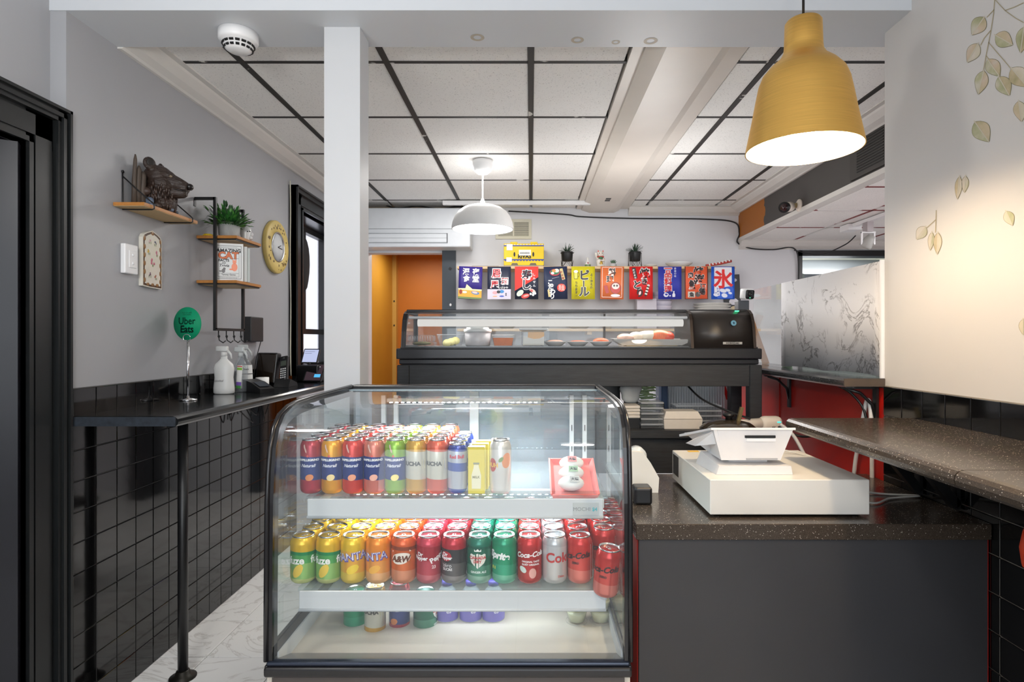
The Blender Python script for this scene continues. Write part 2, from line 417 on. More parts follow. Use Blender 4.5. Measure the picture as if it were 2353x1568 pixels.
# pale street wall seen through the side window
# ================================================================== RIGHT WALL
b = MB().bx(XR, XR + 0.14, -3.0, 2.165, 0, 2.9)
wall_right = struct('wall_right', b, m_mural, 'pale right wall painted with watercolour leaves')
MB().bx(XR - 0.0015, XR + 0.01, 0.3, 2.165, 0, 1.19).build('grout', m_groutR, wall_right)
for j in range(17):
    for k in range(11):
        inst('wall_tile', tl, wall_right, (XR - 0.003, 2.165 - 0.054 - TS * j, 0.054 + TS * k))
# watercolour leaves, flat print on the wall
def leafmat(name, a, bcol, ccol):
    m = P(name, a, 0.5); n, l = nodes(m); nt = m.node_tree
    v = n.new('ShaderNodeTexNoise'); v.inputs['Scale'].default_value = 16; v.inputs['Detail'].default_value = 3
    l.new(n['Texture Coordinate'].outputs['Object'], v.inputs['Vector'])
    r = ramp(nt, [(0.30, a), (0.48, bcol), (0.62, ccol), (0.75, 'C9C7BE')]); l.new(v.outputs['Fac'], r.inputs[0])
    l.new(r.outputs[0], n['Principled BSDF'].inputs['Base Color']); return m
lm = [leafmat('leaf_wash_olive', '8E9168', 'AFAE8A', 'C6C0AE'), leafmat('leaf_wash_tan', 'A39A72', 'C0B190', 'C9B6A0'), leafmat('leaf_wash_pale', 'C4BB9E', 'CBC2AC', 'D2C8BA')]
lo = P('leaf_outline', '86805F', 0.6); ls = P('leaf_stem', 'A79C7E', 0.6)
def onR(px, py, e=0.0009):
    p = atX(px, py, XR); return (XR - e, p.y, p.z)
def leaf(cx, cy, ln, wd, ang, mi, split=0.0):
    """two half blades either side of a pale midrib; ang in image space, clockwise from up"""
    ca, sa = math.cos(R(ang)), math.sin(R(ang))
    def pt(u, v): return (cx + u * ca - v * sa, cy + u * sa + v * ca)      # u across, v along (down)
    n = 10
    for s in (-1, 1):
        edge = [(s * wd / 2 * math.sin(math.pi * (i / n) ** 0.8) + s * split, -ln / 2 + ln * i / n) for i in range(n + 1)]
        inner = [(s * (1.0 + split), -ln / 2 + ln * i / n) for i in range(n, -1, -1)]
        out = [(u + s * 1.1, v * 1.02) for u, v in edge]
        MB().poly([onR(*pt(*q), 0.0006) for q in out + inner]).build('leaf_outline', lo, wall_right)
        MB().poly([onR(*pt(*q), 0.0010) for q in edge + inner]).build('painted_leaf', lm[(mi + (s > 0)) % 3], wall_right)
    MB().poly([onR(*pt(u, v), 0.0014) for u, v in ((-1.3, -ln / 2 - 3), (1.3, -ln / 2 - 3), (1.1, ln / 2), (-1.1, ln / 2))]).build('painted_midrib', P('leaf_midrib', 'C6BFAC', 0.5), wall_right)
def stem(pts, w=2.0):
    mb = MB()
    for (x0, y0), (x1, y1) in zip(pts, pts[1:]):
        d = math.hypot(x1 - x0, y1 - y0); nx, ny = -(y1 - y0) / d * w / 2, (x1 - x0) / d * w / 2
        mb.poly([onR(x0 + nx, y0 + ny), onR(x1 + nx, y1 + ny), onR(x1 - nx, y1 - ny), onR(x0 - nx, y0 - ny)])
    mb.build('painted_stem', ls, wall_right)
for a in [(2248, 60, 50, 34, 35, 0), (2236, 122, 50, 30, 30, 1), (2308, 92, 46, 38, -60, 0), (2284, 156, 48, 34, -35, 0),
          (2255, 190, 56, 30, 14, 0), (2308, 198, 50, 36, -30, 0), (2343, 178, 56, 44, -40, 1), (2350, 92, 60, 30, 8, 0), (2345, 256, 48, 30, -8, 1),
          (2257, 303, 56, 42, -35, 0), (2203, 432, 52, 16, 6, 1), (2218, 424, 38, 16, 4, 2), (2320, 502, 36, 24, -25, 2),
          (2117, 536, 36, 24, 35, 2), (2155, 560, 50, 18, 2, 1), (2140, 555, 42, 14, 6, 2), (2352, 752, 36, 20, 0, 2)]:
    leaf(*a)
for p in [[(2286, 0), (2284, 30), (2277, 75), (2266, 130), (2260, 165)], [(2285, 22), (2268, 40)], [(2277, 70), (2262, 88), (2254, 104)],
          [(2272, 97), (2300, 130), (2330, 165), (2352, 192)], [(2288, 0), (2310, 24), (2335, 42), (2353, 52)], [(2310, 24), (2332, 16), (2353, 6)],
          [(2267, 128), (2296, 168)], [(2152, 483), (2151, 515), (2150, 535)], [(2151, 505), (2130, 524)]]:
    stem(p)

# ================================================================== BEAM, POST
struct('trim_beam', MB().bx(XLF - 0.002, XR + 0.14, YBF - 0.004, YBR, ZBEAM, 2.95), m_beam, 'white ceiling beam spanning the room above the post', 'beam')
struct('trim_post', MB().bx(-0.744, -0.615, 2.12, 2.232, 0, ZBEAM), P('post_paint', 'C6C8CB', 0.45, noise=(3, 0.015), bump=(120, 0.05, 0.001)), 'square white post under the beam', 'post')
struct('ceiling_front', MB().bx(-1.95, 1.5, -3.1, YBF, 2.9, 3.0), m_white, 'white ceiling of the front room', 'ceiling')
# shop front behind the camera
wf = struct('wall_front', MB().bx(-1.9, 1.44, -3.12, -3.0, 0, 0.6).bx(-1.9, 1.44, -3.12, -3.0, 2.7, 3.0).bx(-1.9, -1.5, -3.12, -3.0, 0.6, 2.7).bx(1.2, 1.44, -3.12, -3.0, 0.6, 2.7), m_grey, 'shop front wall')

beam_ = bpy.data.objects['trim_beam']
for (px, py, r_) in ((1097, 86, 0.026), (1327, 92, 0.024), (1415, 97, 0.016), (1495, 94, 0.026)):
    Y_ = 1.124 * F / (VY - py); x_ = (px - VX) * Y_ / F
    MB().lathe_open([(r_ * 0.55, -0.0006), (r_, -0.0006)], 24, (x_, Y_, ZBEAM)).build('water_stain', P('water_stain', 'B9B09F', 0.5, noise=(40, 0.1)), beam_)
# ================================================================== DROPPED CEILING of the rear room
ceil = struct('ceiling', MB().bx(XL - 0.2, XB + 0.1, YBR - 0.02, YB + 0.1, ZC + 0.03, ZC + 0.08), m_white, 'dropped ceiling of white acoustic tiles in a black grid')
rows = [2.2, 2.49, 3.107, 3.72, 4.335, 4.955, 5.26]
def tiles(cols):
    for a, c in zip(cols, cols[1:]):
        for r0, r1 in zip(rows, rows[1:]):
            MB().rb(a + 0.012, c - 0.012, r0 + 0.006, r1 - 0.006, ZC - 0.001, ZC + 0.02, 0.002, 1).build('ceiling_tile', m_ceil, ceil)
colsL = [-1.62, -1.22, -0.61, 0.0, 0.405]; colsR = [0.865, 1.014, 1.62, 1.80]
tiles(colsL); tiles(colsR)
for x in colsL[1:-1] + colsR[1:-1]:
    MB().bx(x - 0.0125, x + 0.0125, YBR - 0.05, 4.97, ZC - 0.006, ZC + 0.03).build('grid_runner', m_tbar, ceil)
m_tbar2 = P('thin_grid', '2A2A2B', 0.6, noise=(30, 0.1)); chips(m_tbar2, '262524', 'CFCCC8', 5, 0.60)
for i, r in enumerate(rows[1:-1]):
    for a, c in ((XL, 0.405), (0.865, 1.80)):
        MB().bx(a, c, r - 0.010, r + 0.010, ZC - 0.003, ZC + 0.03).build('grid_cross', m_tbar2, ceil)
# boxed chase running front to back between the tile fields
zc = ZC
prof = [(0.405, zc - 0.012), (0.45, zc - 0.012), (0.452, zc - 0.024), (0.523, HC + 1.126), (0.738, HC + 1.126), (0.785, zc - 0.024), (0.79, zc - 0.012), (0.865, zc - 0.012), (0.865, zc + 0.03), (0.405, zc + 0.03)]
ch = struct('trim_chase', MB().prism(prof, YBR, YB, 'y'), P('chase_paint', 'D9D2C9', 0.4, noise=(4, 0.04)), 'cream painted boxed duct running along the ceiling', 'duct')
for dy in (0, 0.06):
    MB().bx(0.60, 0.64, 4.70 + dy, 4.735 + dy, HC + 1.123, HC + 1.128).build('slot', m_print, ch)
# right crown and bulkhead
b = MB().prism([(XB - x, HC + 1.118 + z) for x, z in crown_profile(0.125, 0.055)], YBR, YB, 'y')
struct('trim_crown_right', b, m_crown, 'white crown moulding above the dark bulkhead', 'trim')
b = MB().prism([(YB - x, HC + 1.10 + z) for x, z in crown_profile(0.10, 0.07)], 0.865, XB, 'x')
struct('trim_crown_back', b, m_crown, 'white crown moulding at the top of the back wall', 'trim')
m_bulk = P('bulkhead_paint', '3A3836', 0.5, noise=(4, 0.05))
n_, l_ = nodes(m_bulk); nt_ = m_bulk.node_tree
sx_ = n_.new('ShaderNodeSeparateXYZ'); l_.new(n_['Texture Coordinate'].outputs['Object'], sx_.inputs[0])
nn_ = n_.new('ShaderNodeTexNoise'); nn_.inputs['Scale'].default_value = 12; l_.new(n_['Texture Coordinate'].outputs['Object'], nn_.inputs['Vector'])
ma_ = n_.new('ShaderNodeMath'); ma_.operation = 'MULTIPLY_ADD'; ma_.inputs[1].default_value = 0.12; l_.new(nn_.outputs['Fac'], ma_.inputs[0]); l_.new(sx_.outputs['Y'], ma_.inputs[2])
gt_ = n_.new('ShaderNodeMath'); gt_.operation = 'GREATER_THAN'; gt_.inputs[1].default_value = 4.73; l_.new(ma_.outputs[0], gt_.inputs[0])
mx_ = n_.new('ShaderNodeMix'); mx_.data_type = 'RGBA'; mx_.inputs['A'].default_value = (*hx('454240'), 1); mx_.inputs['B'].default_value = (*hx('A5600F'), 1)
l_.new(gt_.outputs[0], mx_.inputs['Factor']); l_.new(mx_.outputs['Result'], n_['Principled BSDF'].inputs['Base Color'])
bulk = struct('wall_bulkhead', MB().bx(XB, XB + 0.1, 2.17, YB, ZLOW + 0.03, ZC + 0.05), m_bulk, 'dark grey bulkhead with an unpainted orange end', 'wall')
MB().bx(XB - 0.006, XB + 0.06, 2.17, YB, ZLOW, ZLOW + 0.03).build('edge_trim', m_crown, bulk)
# low ceiling of the side kitchen
low = struct('ceiling_low', MB().bx(XB + 0.05, 3.42, 2.17, YB, ZLOW + 0.012, ZLOW + 0.06), m_white, 'low tiled ceiling beyond the bulkhead', 'ceiling')
lc = [XB + 0.06, 2.30, 2.91, 3.40]; lr = [2.2, 2.75, 3.36, 3.97, 4.58, 5.22]
for a, c in zip(lc, lc[1:]):
    for r0, r1 in zip(lr, lr[1:]):
        MB().rb(a + 0.008, c - 0.008, r0 + 0.008, r1 - 0.008, ZLOW + 0.0, ZLOW + 0.02, 0.002, 1).build('ceiling_tile', m_ceil, low)
m_rbar = P('red_grid', '7A2222', 0.5, noise=(20, 0.2)); chips(m_rbar, '7A2626', 'D8D6D4', 4, 0.52)
for x in lc[1:-1]: MB().bx(x - 0.01, x + 0.01, 2.2, YB, ZLOW - 0.003, ZLOW + 0.01).build('grid_runner', m_rbar, low)
for r in lr[1:-1]: MB().bx(XB + 0.06, 3.4, r - 0.009, r + 0.009, ZLOW - 0.003, ZLOW + 0.01).build('grid_cross', m_rbar, low)
b = MB().prism([(YB - x, ZLOW - 0.07 + z) for x, z in crown_profile(0.10, 0.07)], XB, 3.42, 'x')
struct('trim_crown_side', b, m_crown, 'white crown moulding over the kitchen pass-through', 'trim')

# ================================================================== BACK WALL, hall and pass-through
b = MB()
b.bx(-1.9, -1.45, YB, YB + 0.12, 0, 2.7).bx(-1.45, -0.79, YB, YB + 0.12, 2.13, 2.7).bx(-0.79, 2.40, YB, YB + 0.12, 0, 2.7)
b.bx(2.40, 3.42, YB, YB + 0.12, 0, 1.0).bx(2.40, 3.42, YB, YB + 0.12, 2.14, 2.7)
wb = struct('wall_back', b, m_white, 'white back wall behind the banner shelf')
MB().bx(-1.50, -0.60, YB - 0.008, YB - 0.001, 2.43, 2.56).build('bare_strip', P('bare_tan_board', 'A98A62', 0.6, noise=(5, 0.08)), wb)
MB().bx(-0.787, -0.667, YB - 0.03, YB + 0.13, 0, 2.15).build('opening_jamb', m_slate, wb)
o = MB().bx(-0.012, 0.012, 0, 0.002, -0.012, 0.012).build('sticker', m_print, wb, (-0.715, YB - 0.033, 1.985), (0, R(35), 0))
MB().ell((-0.712, YB - 0.034, 1.665), (0.011, 0.006, 0.013), 10, 6).build('white_knob', m_whitep, wb)
struct('wall_hall_left', MB().bx(-1.75, -1.60, YB + 0.12, 7.0, 0, 2.7), m_mustard, 'mustard side wall of the hallway')
wh = struct('wall_hall_back', MB().bx(-1.75, -0.3, 6.9, 7.0, 0, 2.7), m_orange, 'orange end wall of the hallway')
tr = MB().bx(-1.60, -1.555, 6.80, 6.90, 0, 2.6).build('door_jamb', m_must2, wh)
for z in (1.52, 1.80): MB().ell((-1.578, 6.797, z), (0.008, 0.004, 0.012), 8, 6).build('strike_hole', m_print, wh)
struct('ceiling_hall', MB().bx(-1.75, -0.3, YB + 0.12, 7.0, 2.6, 2.7), m_white, 'hallway ceiling', 'ceiling')
struct('wall_hall_right', MB().bx(-0.45, -0.3, YB + 0.12, 7.0, 0, 2.7), m_orange, 'orange side wall of the hallway')
# pass-through to the far kitchen: dark header and frame, hood, walls
wp = struct('trim_pass_through', MB().bx(2.38, 3.40, YB - 0.02, YB + 0.13, 2.10, 2.15).bx(2.38, 2.41, YB - 0.02, YB + 0.13, 1.0, 2.15), m_blackpaint, 'black frame of the kitchen pass-through', 'frame')
struct('wall_kitchen_far', MB().bx(2.0, 4.2, 7.0, 7.1, 0, 2.7).bx(4.1, 4.2, YB, 7.1, 0, 2.7).bx(2.0, 2.1, YB + 0.12, 7.1, 0, 2.7), P('kitchen_wall_cream', 'E4E6DC', 0.5), 'pale wall of the far kitchen')
struct('wall_side', MB().bx(3.40, 3.5, 2.1, YB + 0.1, 0, 2.4).bx(1.44, 3.5, 2.05, 2.165, 0, 2.5), m_white, 'white wall of the side kitchen')
struct('ceiling_kitchen', MB().bx(2.0, 4.2, YB + 0.12, 7.1, 2.6, 2.7), m_white, 'ceiling of the far kitchen', 'ceiling')
area('far_kitchen_fluorescent', (3.0, 6.2, 2.55), (0, 0, 0), 0.8, 0.3, 14, (1.0, 0.99, 0.95))
# low red partition carrying the ledge
struct('wall_partition', MB().bx(XR, XR + 0.10, 2.165, 3.07, 0, 1.18).bx(XR - 0.004, XR + 0.10, 3.078, 4.3, 0, 1.18), m_red, 'low red painted partition under the dark ledge', 'wall')
# ================================================================== COUNTERS AND BARS
def speck(name, base, flecks, rough=0.16, sc=260, thr=0.70):
    m = P(name, base, rough, noise=(30, 0.1), spec=0.5); n, l = nodes(m); nt = m.node_tree; b = n['Principled BSDF']
    v = n.new('ShaderNodeTexVoronoi'); v.inputs['Scale'].default_value = sc; l.new(n['Texture Coordinate'].outputs['Object'], v.inputs['Vector'])
    s = n.new('ShaderNodeSeparateColor'); l.new(v.outputs['Color'], s.inputs[0])
    g = n.new('ShaderNodeMath'); g.operation = 'GREATER_THAN'; g.inputs[1].default_value = 0.955; l.new(s.outputs[0], g.inputs[0])
    d = n.new('ShaderNodeMath'); d.operation = 'LESS_THAN'; d.inputs[1].default_value = 0.42; l.new(v.outputs['Distance'], d.inputs[0])
    mu = n.new('ShaderNodeMath'); mu.operation = 'MULTIPLY'; l.new(g.outputs[0], mu.inputs[0]); l.new(d.outputs[0], mu.inputs[1])
    v2 = n.new('ShaderNodeTexVoronoi'); v2.inputs['Scale'].default_value = sc * 2.3; l.new(n['Texture Coordinate'].outputs['Object'], v2.inputs['Vector'])
    s2 = n.new('ShaderNodeSeparateColor'); l.new(v2.outputs['Color'], s2.inputs[0])
    g2 = n.new('ShaderNodeMath'); g2.operation = 'GREATER_THAN'; g2.inputs[1].default_value = 0.80; l.new(s2.outputs[1], g2.inputs[0])
    m2 = n.new('ShaderNodeMix'); m2.data_type = 'RGBA'; m2.inputs['A'].default_value = (*hx(base), 1); m2.inputs['B'].default_value = (*[c * 1.9 for c in hx(base)], 1); l.new(g2.outputs[0], m2.inputs['Factor'])
    mx = n.new('ShaderNodeMix'); mx.data_type = 'RGBA'; l.new(m2.outputs['Result'], mx.inputs['A']); mx.inputs['B'].default_value = (*hx(flecks), 1)
    l.new(mu.outputs[0], mx.inputs['Factor']); l.new(mx.outputs['Result'], b.inputs['Base Color']); return m
m_lam = speck('speckled_laminate', '3B332C', 'C9BFB2', 0.2, 420)
m_lamd = speck('dark_speckled_laminate', '26282B', '8C8F94', 0.14, 420)
m_bar = P('black_bar_laminate', '17191B', 0.14, noise=(12, 0.12), bump=(20, 0.02, 0.001))
m_cpanel = P('charcoal_counter_panel', '37373A', 0.42, noise=(3, 0.08), bump=(25, 0.05, 0.001))

ZCT = HC - 0.5186
cab = thing('service_counter', 'charcoal panelled counter cabinet with red painted side and edges', 'counter', (0.80, 1.96, 0))
MB().bx(0.305 - 0.80, XR - 0.012 - 0.80, 1.662 - 1.96, 1.68 - 1.96, 0, ZCT - 0.046).build('front_panel', m_cpanel, cab)
MB().bx(0.303 - 0.80, 0.325 - 0.80, 1.68 - 1.96, 2.25 - 1.96, 0, ZCT - 0.046).build('side_panel', m_red, cab)
MB().bx(XR - 0.03 - 0.80, XR - 0.008 - 0.80, 1.664 - 1.96, 2.25 - 1.96, 0, ZCT - 0.046).build('side_panel', m_red, cab)
MB().bx(0.325 - 0.80, XR - 0.03 - 0.80, 2.23 - 1.96, 2.25 - 1.96, 0, ZCT - 0.046).build('back_panel', m_cpanel, cab)
b = MB().rb(0.295, XR - 0.007, 1.652, 2.27, ZCT - 0.045, ZCT, 0.002, 1)
solo('worktop', b, m_lam, 'dark speckled laminate worktop on the charcoal counter', 'worktop')

def bullnose(x_in, x_out, z, t, n=6):
    """profile in (x, z): flat slab whose outer edge is rounded and dropped"""
    s = 1 if x_out > x_in else -1; r = t / 2
    pts = [(x_in, z), (x_out - s * r, z)]
    pts += [(x_out - s * r + s * r * math.sin(R(180 * i / n)), z - r + r * math.cos(R(180 * i / n))) for i in range(1, n)]
    pts += [(x_out - s * r, z - t), (x_out - s * 0.04, z - t), (x_out - s * 0.04, z - t * 0.7), (x_in, z - t * 0.7)]
    return pts
bar_r = thing('wall_bar', 'brown speckled laminate bar shelf along the leaf-painted wall', 'bar', (1.1, 1.0, ZBAR))
MB().prism([(x - 1.1, z - ZBAR) for x, z in bullnose(XR - 0.007, 0.8625, ZBAR, 0.04)], -1.4, 0.2, 'y').build('shelf_board', m_lam, bar_r)
MB().prism([(x - 1.1, z - ZBAR) for x, z in bullnose(XR - 0.007, 0.8625, ZBAR, 0.04)], 0.203, 0.996, 'y').build('shelf_board', m_lam, bar_r)
for y in (-0.10, 0.78, 0.95):
    br = MB().sq([(0.02, y, -0.036), (0.183, y, -0.235)], 0.028).bx(-0.20, 0.19, y - 0.014, y + 0.014, -0.036, -0.028).bx(0.178, 0.188, y - 0.014, y + 0.014, -0.245, -0.03)
    br.build('bracket', m_blackm, bar_r)

bar_l = thing('wall_bar', 'glossy black bar shelf along the grey wall', 'bar', (-1.4, 2.6, ZBAR))
MB().prism([(x + 1.4, z - ZBAR) for x, z in bullnose(XL + 0.008, -1.22, ZBAR, 0.038)], 2.0387 - 2.6, 4.05 - 2.6, 'y').build('shelf_board', m_bar, bar_l)
MB().bx(-0.182, 0.172, 2.034 - 2.6, 2.0387 - 2.6, -0.034, -0.002).build('end_strip', P('scuffed_edge', '2A3038', 0.5, noise=(60, 0.4)), bar_l)
px_, py_ = -1.398, 2.367
leg = MB().lathe([(0.019, 0.02), (0.019, ZBAR - 0.03)], 16).build('leg', m_blackm, bar_l, (px_ + 1.4, py_ - 2.6, -ZBAR))
MB().lathe([(0.05, 0.0), (0.05, 0.006), (0.03, 0.012), (0.024, 0.03), (0.019, 0.032)], 20).build('floor_flange', P('worn_black_metal', '2A2823', 0.4, 0.6, noise=(40, 0.4)), leg)

# ================================================================== DRINKS DISPLAY CASE
CX0, CX1, CY0, CZ0 = -0.623, 0.233, 1.39, 0.57
W_, cx = CX1 - CX0, (CX0 + CX1) / 2
CYB = 2.06; ZTOP = 1.197
st = thing('case_stand', 'cream cabinet stand under the curved drinks display case', 'stand', (cx, 1.72, 0))
MB().rb(-W_ / 2 - 0.004, W_ / 2 + 0.004, 1.395 - 1.72, 2.04 - 1.72, 0.06, 0.478, 0.004).build('cabinet', P('cream_stand', 'CFC6B8', 0.4), st)
MB().bx(-W_ / 2 + 0.02, W_ / 2 - 0.02, 1.42 - 1.72, 2.02 - 1.72, 0, 0.06).build('plinth', m_black, st)
dc = thing('display_case', 'curved glass refrigerated drinks display case with black frame', 'display case', (cx, CY0, CZ0))
def L(x0, x1, y0, y1, z0, z1): return (x0 - cx, x1 - cx, y0 - CY0, y1 - CY0, z0 - CZ0, z1 - CZ0)
m_cframe = P('black_case_frame', '1B1A1C', 0.22, noise=(30, 0.1))
m_cin = P('white_case_lining', 'D3D8DA', 0.3, noise=(4, 0.01))
MB().rb(*L(CX0 - 0.004, CX1 + 0.004, CY0 - 0.012, CY0 + 0.012, CZ0 - 0.004, CZ0 + 0.020), 0.006, 3).build('base_rail', m_cframe, dc)
for x in (CX0, CX1): MB().rb(*L(x - 0.004, x + 0.004, CY0 - 0.006, CYB, CZ0 - 0.004, CZ0 + 0.022), 0.003, 2).build('side_rail', m_cframe, dc)
MB().rb(*L(CX0, CX1, CY0 - 0.006, CY0 + 0.014, CZ0 + 0.020, CZ0 + 0.030), 0.004, 2).build('base_trim', P('steel_blue_trim', '2A3140', 0.25, 0.4), dc)
# profile of the side: front upright, rounded shoulder, flat top
prof = [(0.0, 0.03), (0.002, 0.20), (0.006, 0.40), (0.012, 0.47), (0.022, 0.53), (0.042, 0.575), (0.075, 0.603), (0.12, 0.617), (0.18, 0.623), (0.30, 0.626), (0.66, 0.627)]
def inset(p, d):
    out = []
    for i, q in enumerate(p):
        a = Vector(p[max(i - 1, 0)]); c = Vector(p[min(i + 1, len(p) - 1)]); t = (c - a).normalized(); nrm = Vector((t.y, -t.x))
        out.append((q[0] + nrm.x * d, q[1] + nrm.y * d))
    return out
inn = inset(prof, 0.030)
for s in (-1, 1):
    x0 = s * (W_ / 2); x1 = s * (W_ / 2 - 0.012)
    mb = MB(); n = len(prof)
    vs = [(x, y, z) for x in (x0, x1) for y, z in prof] + [(x, y, z) for x in (x0, x1) for y, z in inn]
    fs = []
    for i in range(n - 1):
        fs += [(i, i + 1, 2 * n + i + 1, 2 * n + i), (n + i, n + i + 1, 3 * n + i + 1, 3 * n + i), (i, i + 1, n + i + 1, n + i), (2 * n + i, 2 * n + i + 1, 3 * n + i + 1, 3 * n + i)]
    fs += [(0, n, 3 * n, 2 * n), (n - 1, 2 * n - 1, 4 * n - 1, 3 * n - 1)]
    mb.add(vs, fs).build('side_frame', m_cframe, dc)
    MB().tube([(s * (W_ / 2 + 0.002), y, z) for y, z in prof], 0.006, 8).build('edge_trim', m_cframe, dc)
    # side pane
    poly = [(y, z) for y, z in inn] + [(0.66, 0.03), (0.03, 0.03)]
    MB().prism(poly, s * (W_ / 2 - 0.010), s * (W_ / 2 - 0.005), 'x').build('side_glass', glass('side_pane', (0.93, 0.97, 0.97)), dc)
    MB().bx(*sorted((x0, x1)), 0.005, 0.66, 0.025, 0.06).build('lower_frame', m_cframe, dc)
    MB().bx(*sorted((x0, x1)), 0.635, 0.665, 0.03, 0.627).build('rear_upright', m_cframe, dc)
# curved front pane
pg = inset(prof, 0.006)
fine = []
for (a, c) in zip(pg, pg[1:]):
    for k in range(3): fine.append((a[0] + (c[0] - a[0]) * k / 3, a[1] + (c[1] - a[1]) * k / 3))
fine.append(pg[-1]); fine = [q for q in fine if q[0] < 0.62]
xs = [-W_ / 2 + 0.013, W_ / 2 - 0.013]
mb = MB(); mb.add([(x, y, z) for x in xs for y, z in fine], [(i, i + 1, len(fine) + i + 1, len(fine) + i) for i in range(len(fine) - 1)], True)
mb.build('front_glass', glass('curved_pane', (0.955, 0.975, 0.98), 1.5, 0.0, 0.035, (0.80, 0.90, 0.97)), dc)  # blue-white haze mixed into the pane, standing for reflected window light
MB().rb(*L(CX0 + 0.01, CX1 - 0.01, 2.02, 2.06, 1.182, 1.203), 0.004).build('top_rail', m_cframe, dc)
m_mesh = P('perforated_top', '8FA3AE', 0.4, noise=(200, 0.2))
MB().bx(*L(CX0 + 0.012, CX1 - 0.012, 1.98, 2.03, 1.185, 1.190)).build('dotted_strip', m_mesh, dc)
ZD = 0.536
MB().bx(*L(CX0 + 0.012, CX1 - 0.012, 1.565, 2.03, ZD - 0.01, ZD)).build('deck', m_cin, dc)
MB().prism([(1.39 - CY0, CZ0 + 0.012 - CZ0), (1.405 - CY0, CZ0 + 0.028 - CZ0), (1.568 - CY0, ZD + 0.001 - CZ0), (1.568 - CY0, ZD - 0.012 - CZ0), (1.39 - CY0, ZD - 0.012 - CZ0)], CX0 + 0.012 - cx, CX1 - 0.012 - cx, 'x').build('front_sill', P('brown_case_sill', '4A4340', 0.2), dc)
MB().bx(*L(CX0 - 0.002, CX1 + 0.002, 1.397, CYB - 0.02, 0.48, CZ0 - 0.0045)).build('lower_body', P('cream_stand', 'CFC6B8', 0.4), dc)
for x in (CX0 + 0.014, CX1 - 0.014): MB().bx(*L(x - 0.002, x + 0.002, 1.42, 2.03, ZD - 0.01, CZ0 + 0.035)).build('well_side', m_cin, dc)
bk = MB().bx(*L(CX0 + 0.012, CX1 - 0.012, 2.028, 2.036, CZ0 + 0.03, 1.19)).build('rear_door', glass('rear_pane', (0.80, 0.86, 0.90), 1.5, 0.0, 0.25, (0.62, 0.70, 0.76)), dc)
MB().bx(*L(-0.21, -0.18, 2.02, 2.045, CZ0 + 0.03, 1.19)).build('door_stile', m_cin, bk)
for x in (-0.50, -0.458, 0.138, 0.182):
    stn = MB().bx(*L(x - 0.007, x + 0.007, 1.995, 2.012, CZ0 + 0.04, 1.17)).build('shelf_standard', m_cin, dc)
    MB().bx(*L(x - 0.001, x + 0.001, 1.993, 1.996, 0.98, 1.00)).build('slot', m_print, stn)
    MB().bx(*L(x - 0.001, x + 0.001, 1.993, 1.996, 1.05, 1.07)).build('slot', m_print, stn)
ZU, ZM = 0.945, 0.727         # shelf tops
m_shelf = glass('shelf_glass', (0.93, 0.97, 0.97), 1.45, 0.0, 0.10, (0.85, 0.92, 0.95))
m_strip = P('price_strip', 'CFD3D5', 0.35, noise=(5, 0.01))
for (z, yf) in ((ZU, 1.555), (ZM, 1.500)):
    sh = MB().bx(*L(CX0 + 0.03, CX1 - 0.03, yf, 2.0, z - 0.008, z)).build('shelf', m_shelf, dc)
    xw = 0.388
    ps = MB().rb(*L(-0.587, 0.190, yf - 0.010, yf - 0.004, z - 0.054, z - 0.004), 0.002, 1).build('price_strip', m_strip, sh)
    MB().tube([(-0.587 - cx, yf - 0.010 - CY0, z - 0.052 - CZ0), (0.190 - cx, yf - 0.010 - CY0, z - 0.052 - CZ0)], 0.004, 8).build('strip_lip', m_strip, sh)
    MB().bx(*L(CX0 + 0.04, CX0 + 0.06, yf, 2.0, z - 0.03, z - 0.008)).build('shelf_arm', m_cin, sh)
    MB().bx(*L(CX1 - 0.06, CX1 - 0.04, yf, 2.0, z - 0.03, z - 0.008)).build('shelf_arm', m_cin, sh)
# LED bars under the glass top and under the upper shelf
m_led = emis('led_white', (0.86, 0.95, 1.0), 60)
lb = MB().bx(*L(-0.44, 0.03, 1.80, 1.825, 1.168, 1.178)).build('led_bar', m_cin, dc)
led = MB().bx(-0.004, 0.004, -0.003, 0.003, -0.003, 0).mesh('led', m_led)
for i in range(26):
    inst('led', led, lb, (-0.43 + 0.0178 * i - cx, 1.812 - CY0, 1.1675 - CZ0))
lb2 = MB().bx(*L(-0.50, 0.10, 1.66, 1.685, ZU - 0.022, ZU - 0.012)).build('led_bar', m_cin, dc)
for i in range(30): inst('led', led, lb2, (-0.49 + 0.0198 * i - cx, 1.672 - CY0, ZU - 0.0225 - CZ0))
area('case_led_top', (-0.2, 1.80, 1.160), (R(-18), 0, 0), 0.50, 0.03, 3.6, (0.84, 0.94, 1.0))
area('case_led_shelf', (-0.2, 1.66, ZU - 0.028), (R(-8), 0, 0), 0.60, 0.03, 1.7, (0.86, 0.95, 1.0))
area('case_led_lower', (-0.2, 1.66, ZM - 0.02), (0, 0, 0), 0.60, 0.03, 0.55, (0.86, 0.95, 1.0))
# hand-written price card
pc = MB().bx(0.11, 0.178, 1.5430, 1.5448, ZU - 0.046, ZU - 0.014)
pc = solo('price_card', pc, P('grey_card', 'BFC4C3', 0.5), 'small grey card reading MOCHI $4 on the upper shelf strip', 'price card')
mb = MB(); flat_text(mb, 'MOCHI', frontM(0.133, 1.5425, ZU - 0.030), 0.014, 0.0); mb.build('lettering', P('pencil', '8B8F90', 0.6), pc)
mb = MB(); flat_text(mb, '$4', frontM(0.167, 1.5425, ZU - 0.031), 0.013, 0.0003); mb.build('price_lettering', P('teal_ink', '4FB7BE', 0.6), pc)

